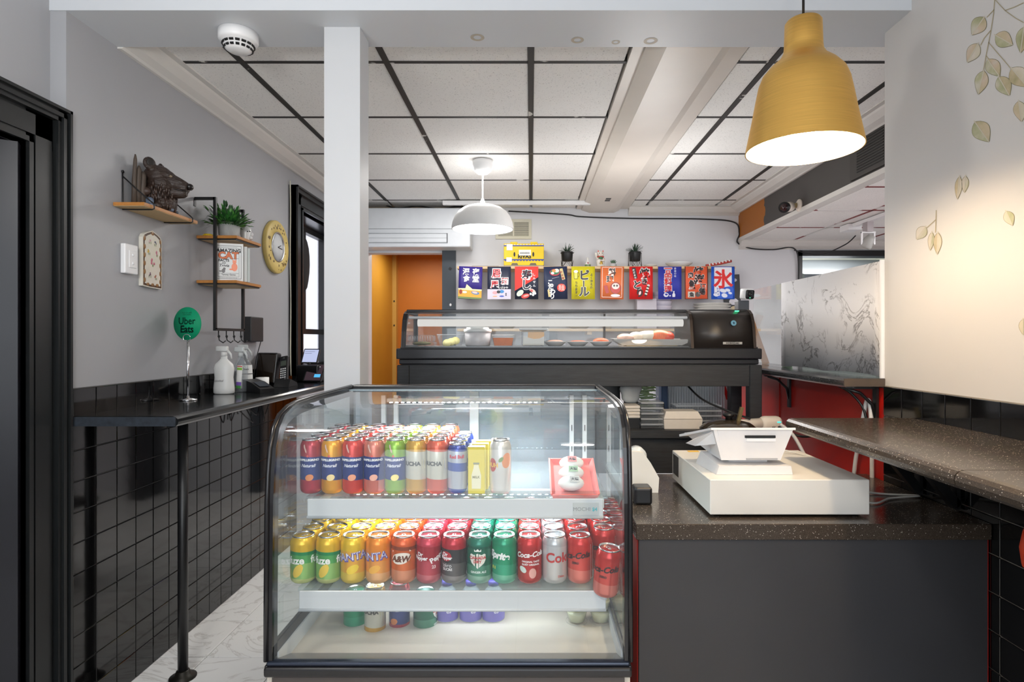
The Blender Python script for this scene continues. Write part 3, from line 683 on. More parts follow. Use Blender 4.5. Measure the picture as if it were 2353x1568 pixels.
# ------------------------------------------------------------------ cans
m_alu = P('can_lid_aluminium', 'C9CCCF', 0.25, 1.0)
def canmat(name, bands, h, rough=0.22, metal=0.35):
    m = P(name, bands[0][1], rough, metal, spec=0.6); n, l = nodes(m); nt = m.node_tree; b = n['Principled BSDF']
    s = n.new('ShaderNodeSeparateXYZ'); l.new(n['Texture Coordinate'].outputs['Object'], s.inputs[0])
    # wavy band edges
    at = n.new('ShaderNodeMath'); at.operation = 'MULTIPLY_ADD'; at.inputs[1].default_value = 0.06; 
    l.new(s.outputs['X'], at.inputs[0]); l.new(s.outputs['Z'], at.inputs[2])
    d = n.new('ShaderNodeMath'); d.operation = 'DIVIDE'; d.inputs[1].default_value = h; l.new(at.outputs[0], d.inputs[0])
    r = ramp(nt, bands, 'CONSTANT'); l.new(d.outputs[0], r.inputs[0]); l.new(r.outputs[0], b.inputs['Base Color']); return m
def can_meshes(r, h):
    n = 24
    body = [(r * 0.55, 0.004), (r * 0.72, 0.0), (r * 0.78, 0.001), (r * 0.94, 0.006), (r, 0.014), (r, h - 0.021), (r * 0.97, h - 0.015), (r * 0.84, h - 0.006), (r * 0.81, h - 0.004)]
    lid = [(r * 0.815, h - 0.005), (r * 0.84, h - 0.002), (r * 0.82, h), (r * 0.78, h - 0.001), (r * 0.74, h - 0.006), (0.001, h - 0.006)]
    me_b = {}
    me_l = MB().lathe(lid, n).mesh('lid', m_alu)
    tab = MB()
    pts = [(0.0045 * math.cos(a), 0.006 + 0.006 * math.sin(a), h - 0.0045) for a in [2 * math.pi * k / 10 for k in range(10)]]
    tab.tube(pts, 0.0012, 5, closed=True); tab.lathe([(0.0045, h - 0.006), (0.0045, h - 0.004), (0.002, h - 0.0035)], 10, (0, -0.002, 0))
    me_t = tab.mesh('pull_tab', m_alu)
    return body, me_l, me_t
STD = can_meshes(0.0330, 0.122); SLK = can_meshes(0.0290, 0.146); RBL = can_meshes(0.0265, 0.134)
SIZES = {'std': (0.0330, 0.122, STD), 'slk': (0.0290, 0.146, SLK), 'rbl': (0.0265, 0.134, RBL)}
def wrapped(vs, r, z, th):
    return [((r + 0.0006) * math.sin(x / r + th), -(r + 0.0006) * math.cos(x / r + th), z + y) for x, y in vs]
def wrap_text(s, size, r, z, th=0.0, bold=0.0, shear=0.0, rot=0.0):
    vs, fs = textm(s, size, bold, shear)
    ca, sa = math.cos(rot), math.sin(rot)
    bm = bmesh.new(); q = [bm.verts.new((x * ca - y * sa, x * sa + y * ca, 0)) for x, y in vs]
    for f in fs:
        try: bm.faces.new([q[i] for i in f])
        except ValueError: pass
    if not q: return MB()
    x = min(v.co.x for v in bm.verts); xe = max(v.co.x for v in bm.verts); x += 0.004
    while x < xe:
        bmesh.ops.bisect_plane(bm, geom=bm.verts[:] + bm.edges[:] + bm.faces[:], plane_co=(x, 0, 0), plane_no=(1, 0, 0)); x += 0.004
    bm.verts.index_update()
    V = [(v.co.x, v.co.y) for v in bm.verts]; Fc = [tuple(v.index for v in f.verts) for f in bm.faces]; bm.free()
    keep = [f for f in Fc if all(abs(V[i][0]) < r * 2.9 for i in f)]
    return MB().add(wrapped(V, r, z, th), keep)
def wrap_shape(cols, r, z, th=0.0, e=-0.0003):
    """cols: (x, ylo, yhi) strips"""
    V = []; fs = []
    for x, a, c in cols: V += [(x, a), (x, c)]
    for i in range(len(cols) - 1): fs.append((2 * i, 2 * i + 2, 2 * i + 3, 2 * i + 1))
    mb = MB().add([(p[0] * (1 + e / r), p[1] * (1 + e / r), p[2]) for p in wrapped(V, r, z, th)], fs); return mb
def ellc(a, b, tilt=0.0, n=12):
    return [(-a + 2 * a * i / n, -b * math.sqrt(max(0, 1 - (-1 + 2 * i / n) ** 2)) + tilt * (-a + 2 * a * i / n), b * math.sqrt(max(0, 1 - (-1 + 2 * i / n) ** 2)) + tilt * (-a + 2 * a * i / n)) for i in range(n + 1)]
ink = lambda c: P('ink_' + c, c, 0.35, 0.1)
KINDS = {}
def kind(key, size, bands, prints, what):
    r, h, ms = SIZES[size]
    mat = canmat('can_' + key, bands, h)
    body = MB().lathe(ms[0], 28).mesh('beverage_can', mat)
    pm = []
    for nm, mb, col in prints: pm.append((nm, mb.mesh(nm, ink(col))))
    KINDS[key] = (size, body, ms[1], ms[2], pm, what)
r1 = 0.033; rs = 0.029
kind('lemontea', 'std', [(0, 'C8CF86'), (0.12, '8FBF6A'), (0.45, '4FA856'), (0.62, '0E8A4C'), (0.69, 'E0B41A')],
     [('leaf_print', wrap_shape(ellc(0.014, 0.015, 0.6), r1, 0.036, -0.1), 'E8C64A'), ('lettering', wrap_text('fuze', 0.026, r1, 0.063, -0.25, 0.0008), 'F4F4EE'), ('small_lettering', wrap_text('fuze', 0.026, r1, 0.063, 1.55, 0.0008), 'F4F4EE')],
     'yellow and green lemon tea can')
kind('pineapple', 'std', [(0, 'E3C34E'), (0.25, 'E8A93A'), (0.50, 'EDB23F'), (0.70, 'E8BE20')],
     [('shadow_lettering', wrap_text('FANTA', 0.0275, r1, 0.0715, 0.10, 0.0017, 0, R(6)), '5A4CA0'), ('lettering', wrap_text('FANTA', 0.027, r1, 0.073, 0.08, 0.0003, 0, R(6)), 'F2F2F4'), ('fruit_print', wrap_shape(ellc(0.016, 0.011, 0.3), r1, 0.040, 0.2), 'F2CF3C')],
     'yellow pineapple soda can with purple and white lettering')
kind('orange', 'std', [(0, 'EBB27A'), (0.25, 'EC9C46'), (0.50, 'EE8E2C'), (0.72, 'EF8A1C')],
     [('shadow_lettering', wrap_text('FANTA', 0.0275, r1, 0.0715, -0.35, 0.0017, 0, R(6)), '5A4CA0'), ('lettering', wrap_text('FANTA', 0.027, r1, 0.073, -0.37, 0.0003, 0, R(6)), 'F2F2F4'), ('fruit_print', wrap_shape(ellc(0.016, 0.010, 0.3), r1, 0.040, -0.1), 'F4B44A')],
     'orange soda can with purple and white lettering')
kind('rootbeer', 'std', [(0, 'D98E6A'), (0.3, 'D4672C'), (0.66, 'CF5A1C'), (0.72, '8E3A14'), (0.80, 'D4581C')],
     [('oval_badge', wrap_shape(ellc(0.027, 0.0145, 0.12), r1, 0.068, -0.05, -0.0004), 'F0E6DA'), ('lettering', wrap_text('A&W', 0.021, r1, 0.067, -0.05, 0.0010, 0.2), '6E3418'), ('ribbon_print', wrap_shape([(-0.026, -0.002, 0.002), (0.022, 0.0, 0.004), (0.026, 0.001, 0.001)], r1, 0.085, 0, 0.0), 'F2D9C4')],
     'orange-brown root beer can with a cream oval badge')
kind('pepper', 'std', [(0, 'C86A72'), (0.2, 'B8404E'), (0.5, 'A8202F'), (0.80, 'C23648')],
     [('lettering', wrap_text('Dr', 0.014, r1, 0.078, -0.55, 0.0006), 'F4EFF0'), ('name_lettering', wrap_text('Pepper', 0.0135, r1, 0.067, -0.50, 0.0005), 'F4EFF0'), ('number_print', wrap_text('23', 0.011, r1, 0.046, 0.55, 0.0004), 'E9CFCF'), ('second_lettering', wrap_text('Pepper', 0.019, r1, 0.070, 1.05, 0.0006, 0, R(25)), 'F4EFF0')],
     'dark red spiced cola can with white lettering')
kind('pepperzero', 'std', [(0, '8F8A88'), (0.18, '5A5656'), (0.45, '353234'), (0.74, 'B4202E')],
     [('oval_badge', wrap_shape(ellc(0.016, 0.0125), r1, 0.073, -0.55, -0.0004), 'B4222E'), ('lettering', wrap_text('Dr', 0.013, r1, 0.078, -0.60, 0.0006), 'F4EFF0'), ('name_lettering', wrap_text('Pepper', 0.0115, r1, 0.068, -0.52, 0.0005), 'F4EFF0'), ('zero_lettering', wrap_text('zéro', 0.014, r1, 0.050, -0.45, 0.0), 'E6E2E2'), ('sugar_lettering', wrap_text('SUCRE', 0.009, r1, 0.040, -0.42, 0.0003), 'E6E2E2')],
     'black and red zero sugar cola can')
kind('ginger', 'std', [(0, '8FB8A4'), (0.18, '4C8C72'), (0.40, '1E6A52'), (0.74, '0F5A48'), (0.80, '14705A')],
     [('shield_badge', wrap_shape([(-0.021, -0.004, 0.010), (-0.017, -0.012, 0.012), (-0.010, -0.018, 0.009), (0, -0.026, 0.013), (0.010, -0.018, 0.009), (0.017, -0.012, 0.012), (0.021, -0.004, 0.010)], r1, 0.068, -0.05, -0.0004), 'E6E4DA'), ('lettering', wrap_text('CANADA', 0.0105, r1, 0.070, -0.05, 0.0004), 'C23A3A'), ('name_lettering', wrap_text('DRY', 0.0105, r1, 0.060, -0.05, 0.0004), 'C23A3A'), ('flavour_lettering', wrap_text('GINGER ALE', 0.0075, r1, 0.033, 0, 0.0003), 'D8E6DE'), ('crown_print', wrap_shape([(-0.009, 0, 0.006), (-0.005, 0, 0.002), (0, 0, 0.007), (0.005, 0, 0.002), (0.009, 0, 0.006)], r1, 0.086, -0.05, 0), 'F0F0EA')],
     'dark green ginger ale can with a pale shield')
kind('lemonlime', 'std', [(0, '74BFA0'), (0.2, '2FA47C'), (0.42, '109468'), (0.8, '0A8A62')],
     [('lettering', wrap_text('Sprite', 0.024, r1, 0.073, -0.42, 0.0013, 0.15, R(-8)), 'F2F4F2'), ('flavour_print', wrap_shape([(-0.006, -0.004, 0.004), (0.006, -0.004, 0.004)], r1, 0.043, -0.9), 'D6D24A')],
     'bright green lemon-lime soda can with white lettering')
kind('cola', 'std', [(0, 'B8352E'), (0.3, 'B41E1C'), (0.8, 'C2201E')],
     [('lettering', wrap_text('Coca-Cola', 0.0185, r1, 0.078, 0.05, 0.0006, 0.35, R(4)), 'F6F2F0'), ('tagline', wrap_text('ORIGINAL TASTE', 0.0062, r1, 0.060, 0.1, 0.0002), 'F6F2F0'), ('second_tagline', wrap_text('GOÛT ORIGINAL', 0.0062, r1, 0.053, 0.1, 0.0002), 'F6F2F0'), ('figure_print', wrap_shape(ellc(0.010, 0.013), r1, 0.030, 0.25), 'E2A79C'), ('ball_print', wrap_shape(ellc(0.010, 0.008, -0.3), r1, 0.039, -0.55), 'D8E4DC')],
     'red cola can with white script and a mascot print')
kind('dietcola', 'std', [(0, 'C9C5C1'), (0.5, 'C6C6C8'), (0.8, 'B9BABC')],
     [('lettering', wrap_text('Coke', 0.034, r1, 0.070, 0.40, 0.0010), 'B8302E'), ('diet_lettering', wrap_text('Diète', 0.008, r1, 0.022, 0.5, 0.0002), 'C25A54')],
     'silver diet cola can with red lettering')
kind('zerocola', 'std', [(0, 'DE7A6C'), (0.3, 'D2493E'), (0.6, 'C62A22'), (0.8, 'BE221C')],
     [('lettering', wrap_text('Coca-Cola', 0.0215, r1, 0.074, -0.62, 0.0007, 0.35, R(6)), '2A1414'), ('sugar_lettering', wrap_text('ZERO', 0.0075, r1, 0.056, -0.45, 0.0004), '4A1A16'), ('nutrition_panel', wrap_shape([(-0.008, -0.045, 0.045), (0.008, -0.045, 0.045)], r1, 0.056, 1.15), 'D9BDB4')],
     'red zero sugar cola can with black script')
def pelle(key, c1, c2, fruit, what):
    kind(key, 'slk', [(0, c1), (0.26, '2B3F86'), (0.68, c2)],
         [('lettering', wrap_text('SANPELLEGRINO', 0.0080, rs, 0.092, -0.02, 0.0004), 'F2F2F4'), ('flavour_lettering', wrap_text('Naturali', 0.0115, rs, 0.077, 0.05, 0.0003, 0.35), 'E6E8F2'), ('star_print', wrap_shape([(-0.003, -0.001, 0.001), (0, -0.003, 0.004), (0.003, -0.001, 0.001)], rs, 0.102, 0.0), 'D8584E'), ('fruit_print', wrap_shape(ellc(0.011, 0.0085, 0.1), rs, 0.045, 0.15), fruit),
          ('map_print', wrap_shape([(-0.008, 0.004, 0.010), (-0.005, -0.004, 0.012), (-0.003, -0.009, 0.002), (0.0, -0.012, -0.006)], rs, 0.122, -0.1), 'D9B4A8'), ('barcode_panel', wrap_shape([(-0.004, -0.055, 0.035), (0.004, -0.055, 0.035)], rs, 0.066, -1.25), 'C9CCD4')], what)
pelle('pomegranate', 'B0243C', 'A82A38', 'E08A52', 'crimson and navy pomegranate sparkling drink can')
pelle('sparkorange', 'E09A12', 'DC9A14', 'F2D89A', 'amber and navy sparkling orange drink can')
pelle('bloodorange', 'D0382A', 'CC3A30', 'EFA27E', 'scarlet and navy blood orange sparkling can')
pelle('grapefruit', 'D4786C', 'D27A66', 'F0B4A0', 'salmon and navy grapefruit sparkling can')
pelle('sparklemon', '88B43A', '86B432', 'F0DE84', 'lime green and navy lemon sparkling can')
def kom(key, c, what):
    kind(key, 'slk', [(0, c), (0.27, 'CFCDBE'), (0.78, c)],
         [('lettering', wrap_text('BUCHA', 0.0150, rs, 0.082, -0.30, 0.0007), '3A3A36'), ('flavour_panel', wrap_shape([(-0.006, -0.012, 0.012), (0.006, -0.012, 0.012)], rs, 0.080, 0.9), 'BDB89A')], what)
kom('komyellow', 'C99A34', 'cream and mustard kombucha can'); kom('komred', 'D2583A', 'cream and coral kombucha can')
kind('energy', 'rbl', [(0, '28409A'), (0.10, 'B9BEC8'), (0.45, '3A55A8'), (0.62, 'B4BAC6'), (0.85, '2C3E92')],
     [('lettering', wrap_text('Red Bull', 0.0125, 0.0265, 0.100, 0.05, 0.0006), 'C2283A')], 'blue and silver energy drink can')
kind('peach', 'slk', [(0, 'D4D2CC'), (0.12, 'DCDAD4')],
     [('disc_badge', wrap_shape(ellc(0.012, 0.018), rs, 0.080, -0.75, -0.0004), 'B43428'), ('lettering', wrap_text('HUH', 0.0155, rs, 0.080, -0.75, 0.0006), 'E8B83A'), ('fruit_print', wrap_shape(ellc(0.014, 0.020, 0.2), rs, 0.092, 0.65), 'D98A52'), ('leaf_print', wrap_shape(ellc(0.007, 0.006, 0.5), rs, 0.095, 0.1), '6E8E4A')], 'white juice can printed with peaches and a red disc')
def can(key, x, y, z, label, group, rz=0.0, prints=True, tilt=None):
    size, body, lid, tab, pm, what = KINDS[key]
    o = inst('beverage_can', body, None, (x, y, z), (tilt[0] if tilt else 0, tilt[1] if tilt else 0, rz))
    tag(o, label, 'can', group)
    inst('lid', lid, o); inst('pull_tab', tab, o, (0, 0, 0), (0, 0, random.uniform(-0.8, 0.8)))
    if prints:
        for nm, me in pm: inst(nm, me, o)
    return o
MID = ['lemontea', 'lemontea', 'pineapple', 'orange', 'rootbeer', 'pepper', 'pepperzero', 'ginger', 'lemonlime', 'cola', 'dietcola', 'zerocola']
yf0 = 1.547
for i, k in enumerate(MID):
    xc = (698 + i * 57.6 - VX) * yf0 / F
    for rrow in range(6):
        kk = k
        if k == 'pineapple' and rrow == 0: pass
        what = KINDS[k][5]
        rowsay = ', foremost of its file' if rrow == 0 else (', second of its file' if rrow == 1 else ' deep in its file')
        if k == 'lemontea': rowsay += (' by the side glass' if i == 0 else ' beside the pineapple cans')
        lab = what + rowsay
        can(kk, xc + 0.0007 * random.uniform(-1, 1), yf0 + 0.0685 * rrow, ZM + 0.0005, lab, what.split(' can')[0] + ' cans', random.uniform(-0.2, 0.2) if rrow else 0.0, rrow < 2)
for rrow in range(1, 6):
    can('zerocola', 0.1985 if rrow > 0 else 0.19, yf0 - 0.006 + 0.0685 * rrow, ZM + 0.0005, KINDS['zerocola'][5] + ' against the side glass of the case', 'red cola cans against the side glass', random.uniform(-0.2, 0.2), rrow < 2)
can('zerocola', 0.1885, 1.500, ZM - 0.014, 'red zero sugar cola can tipped over the front edge of the middle shelf', None, 0.0, True, (R(4), R(5)))
UP = [('pomegranate', 716), ('sparkorange', 764), ('bloodorange', 812), ('grapefruit', 861), ('sparklemon', 909), ('komyellow', 957), ('komred', 1005)]
yu = 1.600
for k, px in UP:
    for rrow in range(5):
        kk = k
        what = KINDS[kk][5]
        can(kk, (px - VX) * yu / F, yu + 0.066 * rrow, ZU + 0.0005, what + (', foremost of its file' if rrow == 0 else (', second of its file' if rrow == 1 else ' deep in its file')), what.split(' can')[0] + ' cans', random.uniform(-0.15, 0.15) if rrow else 0.0, rrow < 1)
for rrow in range(4):
    can('energy', (1051 - VX) * yu / F, yu + 0.062 * rrow, ZU + 0.0005, KINDS['energy'][5] + (', foremost of its file' if rrow == 0 else (', second of its file' if rrow == 1 else ' deep in its file')), 'energy drink cans', 0.0, rrow < 1)
can('peach', (1150 - VX) * 1.59 / F, 1.59, ZU + 0.0005, KINDS['peach'][5] + ' beside the yellow cartons', None, 0.0)
# yellow milk cartons
m_carton = P('yellow_carton', 'D6C43A', 0.4)
for rrow in range(3):
    t = thing('milk_carton', 'yellow milk carton with a pale bottle print' + (' behind another carton' if rrow else ' at the front of the upper shelf'), 'carton', ((1096 - VX) * yu / F + 0.006 * rrow, yu + 0.045 * rrow, ZU), 0, 'yellow milk cartons on the upper shelf')
    MB().rb(-0.0225, 0.0225, -0.019, 0.019, 0, 0.124, 0.0015, 1).build('box', m_carton, t)
    MB().bx(-0.0225, 0.0225, -0.019, -0.006, 0.124, 0.126).build('flap', m_carton, t)
    if rrow == 0:
        MB().poly([(x, -0.0196, z) for x, z in [(-0.012, 0.014), (0.012, 0.014), (0.013, 0.05), (0.008, 0.068), (0.006, 0.078), (-0.006, 0.078), (-0.008, 0.068), (-0.013, 0.05)]]).build('bottle_print', ink('E2DCB8'), t)
        MB().bx(-0.008, 0.008, -0.0199, -0.0193, 0.079, 0.084).build('cap_print', ink('8C8E6A'), t)
        mb = MB(); flat_text(mb, 'MILK', frontM(0, -0.0200, 0.045), 0.009, 0.0003); mb.build('lettering', ink('8A8658'), t)
# mochi tray
tr = thing('mochi_tray', 'pink foam tray of wrapped rice cakes on the upper shelf', 'food tray', (0.118, 1.625, ZU + 0.001))
MB().prism([(-0.055, 0.0), (0.055, 0.0), (0.066, 0.02), (0.062, 0.02), (0.052, 0.004), (-0.052, 0.004), (-0.062, 0.02), (-0.066, 0.02)], -0.05, 0.13, 'y').bx(-0.06, 0.06, -0.052, -0.048, 0, 0.018).bx(-0.06, 0.06, 0.128, 0.132, 0, 0.018).build('tray', P('pink_foam', 'E0685E', 0.5), tr, None, (R(20), 0, 0))
for k in range(3):
    mc = MB().ell((-0.008 + 0.004 * k, 0, 0), (0.036, 0.028, 0.020), 14, 8).build('rice_cake', P('mochi_white', 'D9DDD8', 0.35), tr, (0, -0.012 + 0.05 * k, 0.020 + 0.017 * k))
    lbm = MB().bx(-0.013, 0.013, -0.0005, 0.0, -0.010, 0.010).build('flavour_label', P('mochi_label_%d' % k, ['B9BDBA', '9DBF9A', 'D98A84'][k], 0.5), mc, (0, -0.022, 0.0165), (R(-50), 0, 0))
    mb = MB(); flat_text(mb, '大福', frontM(0, -0.0009, 0), 0.010, 0.0004); mb.build('lettering', m_print, lbm)
# bottom deck
zd = ZD + 0.0005
def bottomcan(key, px, y, lab, rz=0.0): can(key, (px - VX) * y / F, y, zd, lab, None, rz)
bottomcan('lemonlime', 817, 1.66, 'green and white sparkling can on the bottom deck beside a kombucha can', 2.2)
bottomcan('komyellow', 862, 1.625, 'cream and yellow kombucha can on the bottom deck of the drinks case')
bottomcan('pomegranate', 918, 1.65, 'crimson and navy sparkling can on the bottom deck of the drinks case', -0.5)
bottomcan('ginger', 977, 1.65, 'dark green soda can on the bottom deck beside the purple bottles', 1.6)
for k, px in enumerate((1027, 1082, 1134)):
    y = 1.68
    t = thing('drink_bottle', 'clear plastic bottle with purple label on the bottom deck', 'bottle', ((px - VX) * y / F, y, zd), 0, 'purple labelled bottles on the bottom deck')
    MB().lathe([(0.020, 0.004), (0.026, 0.0), (0.031, 0.008), (0.0315, 0.03), (0.0315, 0.09), (0.025, 0.108), (0.014, 0.122), (0.014, 0.130)], 20).build('bottle', glass('bottle_pet', (0.90, 0.94, 0.95), 1.4, 0.05, 0.25), t)
    lb_ = MB().lathe_open([(0.032, 0.032), (0.0325, 0.06), (0.032, 0.090)], 20).build('label', P('purple_label', '7C74C4', 0.4), t)
    MB().lathe([(0.015, 0.124), (0.015, 0.136), (0.013, 0.138)], 14).build('cap', P('purple_cap', '5A4FA0', 0.4), t)
    lb_mb = wrap_text('es', 0.016, 0.0325, 0.06, 0.3, 0.0004); lb_mb.build('lettering', ink('E6E4F2'), lb_)
for k, px in enumerate((1325, 1380)):
    y = 1.66
    for q in range(3):
        t = thing('jelly_cup', 'pale yellow jelly cup, ' + ['bottom', 'middle', 'topmost'][q] + (' of the stack by the side glass' if k else ' of the stack beside the open deck'), 'cup', ((px - VX) * y / F, y, zd + 0.034 * q), 0, 'stacked jelly cups on the bottom deck')
        MB().lathe([(0.022, 0.0), (0.028, 0.022), (0.028, 0.025), (0.001, 0.025)], 18).build('jelly', P('pale_jelly', 'CFCDA4', 0.2), t)
        MB().lathe_open([(0.023, 0.0), (0.0295, 0.024), (0.031, 0.033)], 18).build('cup', glass('clear_cup', (0.95, 0.97, 0.96), 1.4, 0.05, 0.12), t)
# ================================================================== SUSHI CASE AND ITS STAND
SX0, SX1, SY0 = -0.663, 1.137, 2.895
m_scase = P('black_case_plastic', '1E1E22', 0.3, noise=(10, 0.1))
m_sbrown = P('dark_brown_housing', '2A2522', 0.35, noise=(20, 0.05))
m_bwood = P('black_stained_wood', '26282B', 0.5, noise=(7, 0.35), stretch=(1.5, 8, 14), bump=(30, 0.2, 0.002))
sd = thing('wood_stand', 'black stained wooden stand carrying the sushi case', 'stand', (0.237, 3.05, 0))
def S(x0, x1, y0, y1, z0, z1): return (x0 - 0.237, x1 - 0.237, y0 - 3.05, y1 - 3.05, z0, z1)
MB().bx(*S(SX0 + 0.02, SX1 - 0.02, 2.905, 3.235, 1.205, 1.235)).build('top_board', m_bwood, sd)
MB().rb(*S(SX0 + 0.065, SX1 - 0.062, 2.895, 2.93, 1.128, 1.232), 0.002, 1).build('front_rail', m_bwood, sd)
for x in (SX0 + 0.005, SX1 - 0.062):
    for y in (2.893, 3.17):
        MB().rb(*S(x, x + 0.06, y, y + 0.06, 0, 1.233), 0.003, 1).build('leg', m_bwood, sd)
MB().rb(*S(SX0 + 0.065, SX1 - 0.065, 2.87, 3.60, 0.875, 0.915), 0.003, 1).build('shelf_board', m_bwood, sd)
MB().bx(*S(SX0 + 0.065, SX1 - 0.065, 2.90, 2.93, 0.70, 0.872)).build('apron', m_bwood, sd)
MB().bx(*S(SX0 + 0.065, SX1 - 0.065, 2.91, 3.5, 0.40, 0.43)).build('lower_board', m_bwood, sd)

sc_ = thing('sushi_case', 'long glass refrigerated sushi case with black base and housing', 'display case', (0.237, SY0, 1.236))
def K(x0, x1, y0, y1, z0, z1): return (x0 - 0.237, x1 - 0.237, y0 - SY0, y1 - SY0, z0 - 1.236, z1 - 1.236)
MB().rb(*K(SX0 + 0.012, SX1 - 0.012, SY0 + 0.012, 3.24, 1.236, 1.262), 0.004, 1).build('foot_rail', m_scase, sc_)
MB().rb(*K(SX0, SX1, SY0, 3.245, 1.262, 1.315), 0.006, 2).build('base_tray', m_scase, sc_)
MB().bx(*K(SX0 + 0.02, SX1 - 0.02, SY0 + 0.006, 3.24, 1.314, 1.322)).build('deck', m_blackpaint, sc_)
MB().bx(*K(SX0 + 0.04, 0.785, SY0 + 0.03, 3.235, 1.322, 1.325)).build('liner', P('dark_steel_liner', '6A6C6E', 0.3, 0.7), sc_)
endp = [(SY0 + 0.006, 1.318), (SY0 + 0.024, 1.40), (SY0 + 0.042, 1.455), (SY0 + 0.07, 1.488), (SY0 + 0.11, 1.503), (3.235, 1.503), (3.235, 1.318)]
endl = [(y - SY0, z - 1.236) for y, z in endp]
# left end frame, compressor housing on the right
def ring(pts, x0, x1, wdt, name, mat):
    inn_ = [(y + (0.016 if y < 0.1 else (-0.016 if y > 0.3 else 0)), z - (0.014 if z > 0.2 else -0.012)) for y, z in pts]
    n = len(pts); mb = MB()
    vs = [(x, y, z) for x in (x0, x1) for y, z in pts] + [(x, y, z) for x in (x0, x1) for y, z in inn_]
    fs = []
    for i in range(n):
        j = (i + 1) % n
        fs += [(i, j, 2 * n + j, 2 * n + i), (n + i, n + j, 3 * n + j, 3 * n + i), (i, j, n + j, n + i), (2 * n + i, 2 * n + j, 3 * n + j, 3 * n + i)]
    return mb.add(vs, fs).build(name, mat, sc_)
xl = SX0 + 0.022 - 0.237
ring(endl, xl, xl + 0.022, 0.016, 'end_frame', m_scase)
MB().prism(endl, xl + 0.006, xl + 0.010, 'x').build('end_glass', glass('end_pane', (0.9, 0.92, 0.93), 1.4, 0.0, 0.08), sc_)
hp = [(SY0 + 0.004, 1.316), (SY0 + 0.020, 1.40), (SY0 + 0.034, 1.452), (SY0 + 0.052, 1.482), (SY0 + 0.085, 1.502), (SY0 + 0.12, 1.508), (3.24, 1.508), (3.24, 1.316)]
hs = MB().prism([(y - SY0, z - 1.236) for y, z in hp], 0.795 - 0.237, 1.100 - 0.237, 'x', True).build('compressor_housing', m_sbrown, sc_)
hp2 = [(y - SY0 - (0.004 if y < 3 else 0), z - 1.236 + (0.004 if z > 1.33 else 0)) for y, z in hp]
for x in (0.788, 1.095):
    MB().prism(hp2, x - 0.237, x + 0.014 - 0.237, 'x').build('housing_rib', P('bronze_rib', '3A302A', 0.28, 0.3), sc_)
lp = MB().bx(0.945 - 0.237, 1.040 - 0.237, 0.0045, 0.0065, 1.335 - 1.236, 1.347 - 1.236).build('name_plate', P('silver_plate', 'B9B5AE', 0.4, 0.3), hs)
mb = MB(); flat_text(mb, 'HOSHIZAKI', frontM(0.9925 - 0.237, 0.0038, 1.341 - 1.236), 0.0125, 0.0005); mb.build('lettering', m_print, lp)
bd = MB().lathe([(0.014, 0), (0.014, 0.003), (0.001, 0.004)], 20).build('badge', P('blue_badge', '7FB8CE', 0.4), hs, (1.005 - 0.237, 0.028, 1.440 - 1.236), (R(76), 0, 0))
MB().ell((0, 0, 0.003), (0.006, 0.007, 0.002), 10, 6).build('badge_emblem', P('badge_navy', '1C4A66', 0.4), bd)
MB().bx(1.03 - 0.237, 1.05 - 0.237, 0.078, 0.084, 0.2645, 0.269).build('status_light', emis('green_led', (0.1, 1.0, 0.4), 2.0), hs)
# curved front and top glass, top strip, lamp tube, rear doors
gpts = [(y - SY0 + 0.006, z - 1.236) for y, z in endp[:5]] + [(0.16, 0.265)]
mb = MB(); xs_ = (SX0 + 0.045 - 0.237, 0.79 - 0.237)
mb.add([(x, y, z) for x in xs_ for y, z in gpts], [(i, i + 1, len(gpts) + i + 1, len(gpts) + i) for i in range(len(gpts) - 1)], True)
mb.build('front_glass', glass('sushi_pane', (0.96, 0.97, 0.97), 1.45, 0.0, 0.03, (0.9, 0.92, 0.95)), sc_)
MB().rb(*K(SX0 + 0.03, 0.80, SY0 + 0.13, 3.23, 1.498, 1.506), 0.002, 1).build('top_panel', P('case_top_grey', '8A8E92', 0.3, 0.4), sc_)
MB().rb(*K(SX0 + 0.03, 1.10, SY0 + 0.10, SY0 + 0.135, 1.497, 1.511), 0.003, 1).build('top_rail', m_scase, sc_)
MB().rb(*K(SX0 + 0.05, 0.785, SY0 + 0.055, SY0 + 0.085, 1.462, 1.475), 0.003, 1).build('lamp_reflector', P('lamp_reflector_white', 'D2D6DA', 0.25), sc_)
MB().tube([(SX0 + 0.09 - 0.237, 0.095, 1.443 - 1.236), (0.77 - 0.237, 0.095, 1.443 - 1.236)], 0.0185, 14).build('lamp_tube', emis('tube_white', (1.0, 0.97, 0.92), 0.5), sc_)
area('sushi_case_lamp', (0.1, SY0 + 0.12, 1.420), (0, 0, 0), 1.3, 0.03, 0.8, (1.0, 0.97, 0.93))
for x0, x1 in ((SX0 + 0.04, 0.10), (0.06, 0.79)):
    rd = MB().bx(*K(x0, x1, 3.225 - (0.008 if x0 > 0 else 0), 3.229 - (0.008 if x0 > 0 else 0), 1.325, 1.497)).build('rear_door', glass('rear_slider', (0.93, 0.95, 0.96), 1.4, 0.0, 0.12, (0.8, 0.84, 0.88)), sc_)
MB().bx(*K(0.395, 0.405, 3.20, 3.215, 1.325, 1.497)).build('door_stile', P('slider_stile', '55504C', 0.4), sc_)
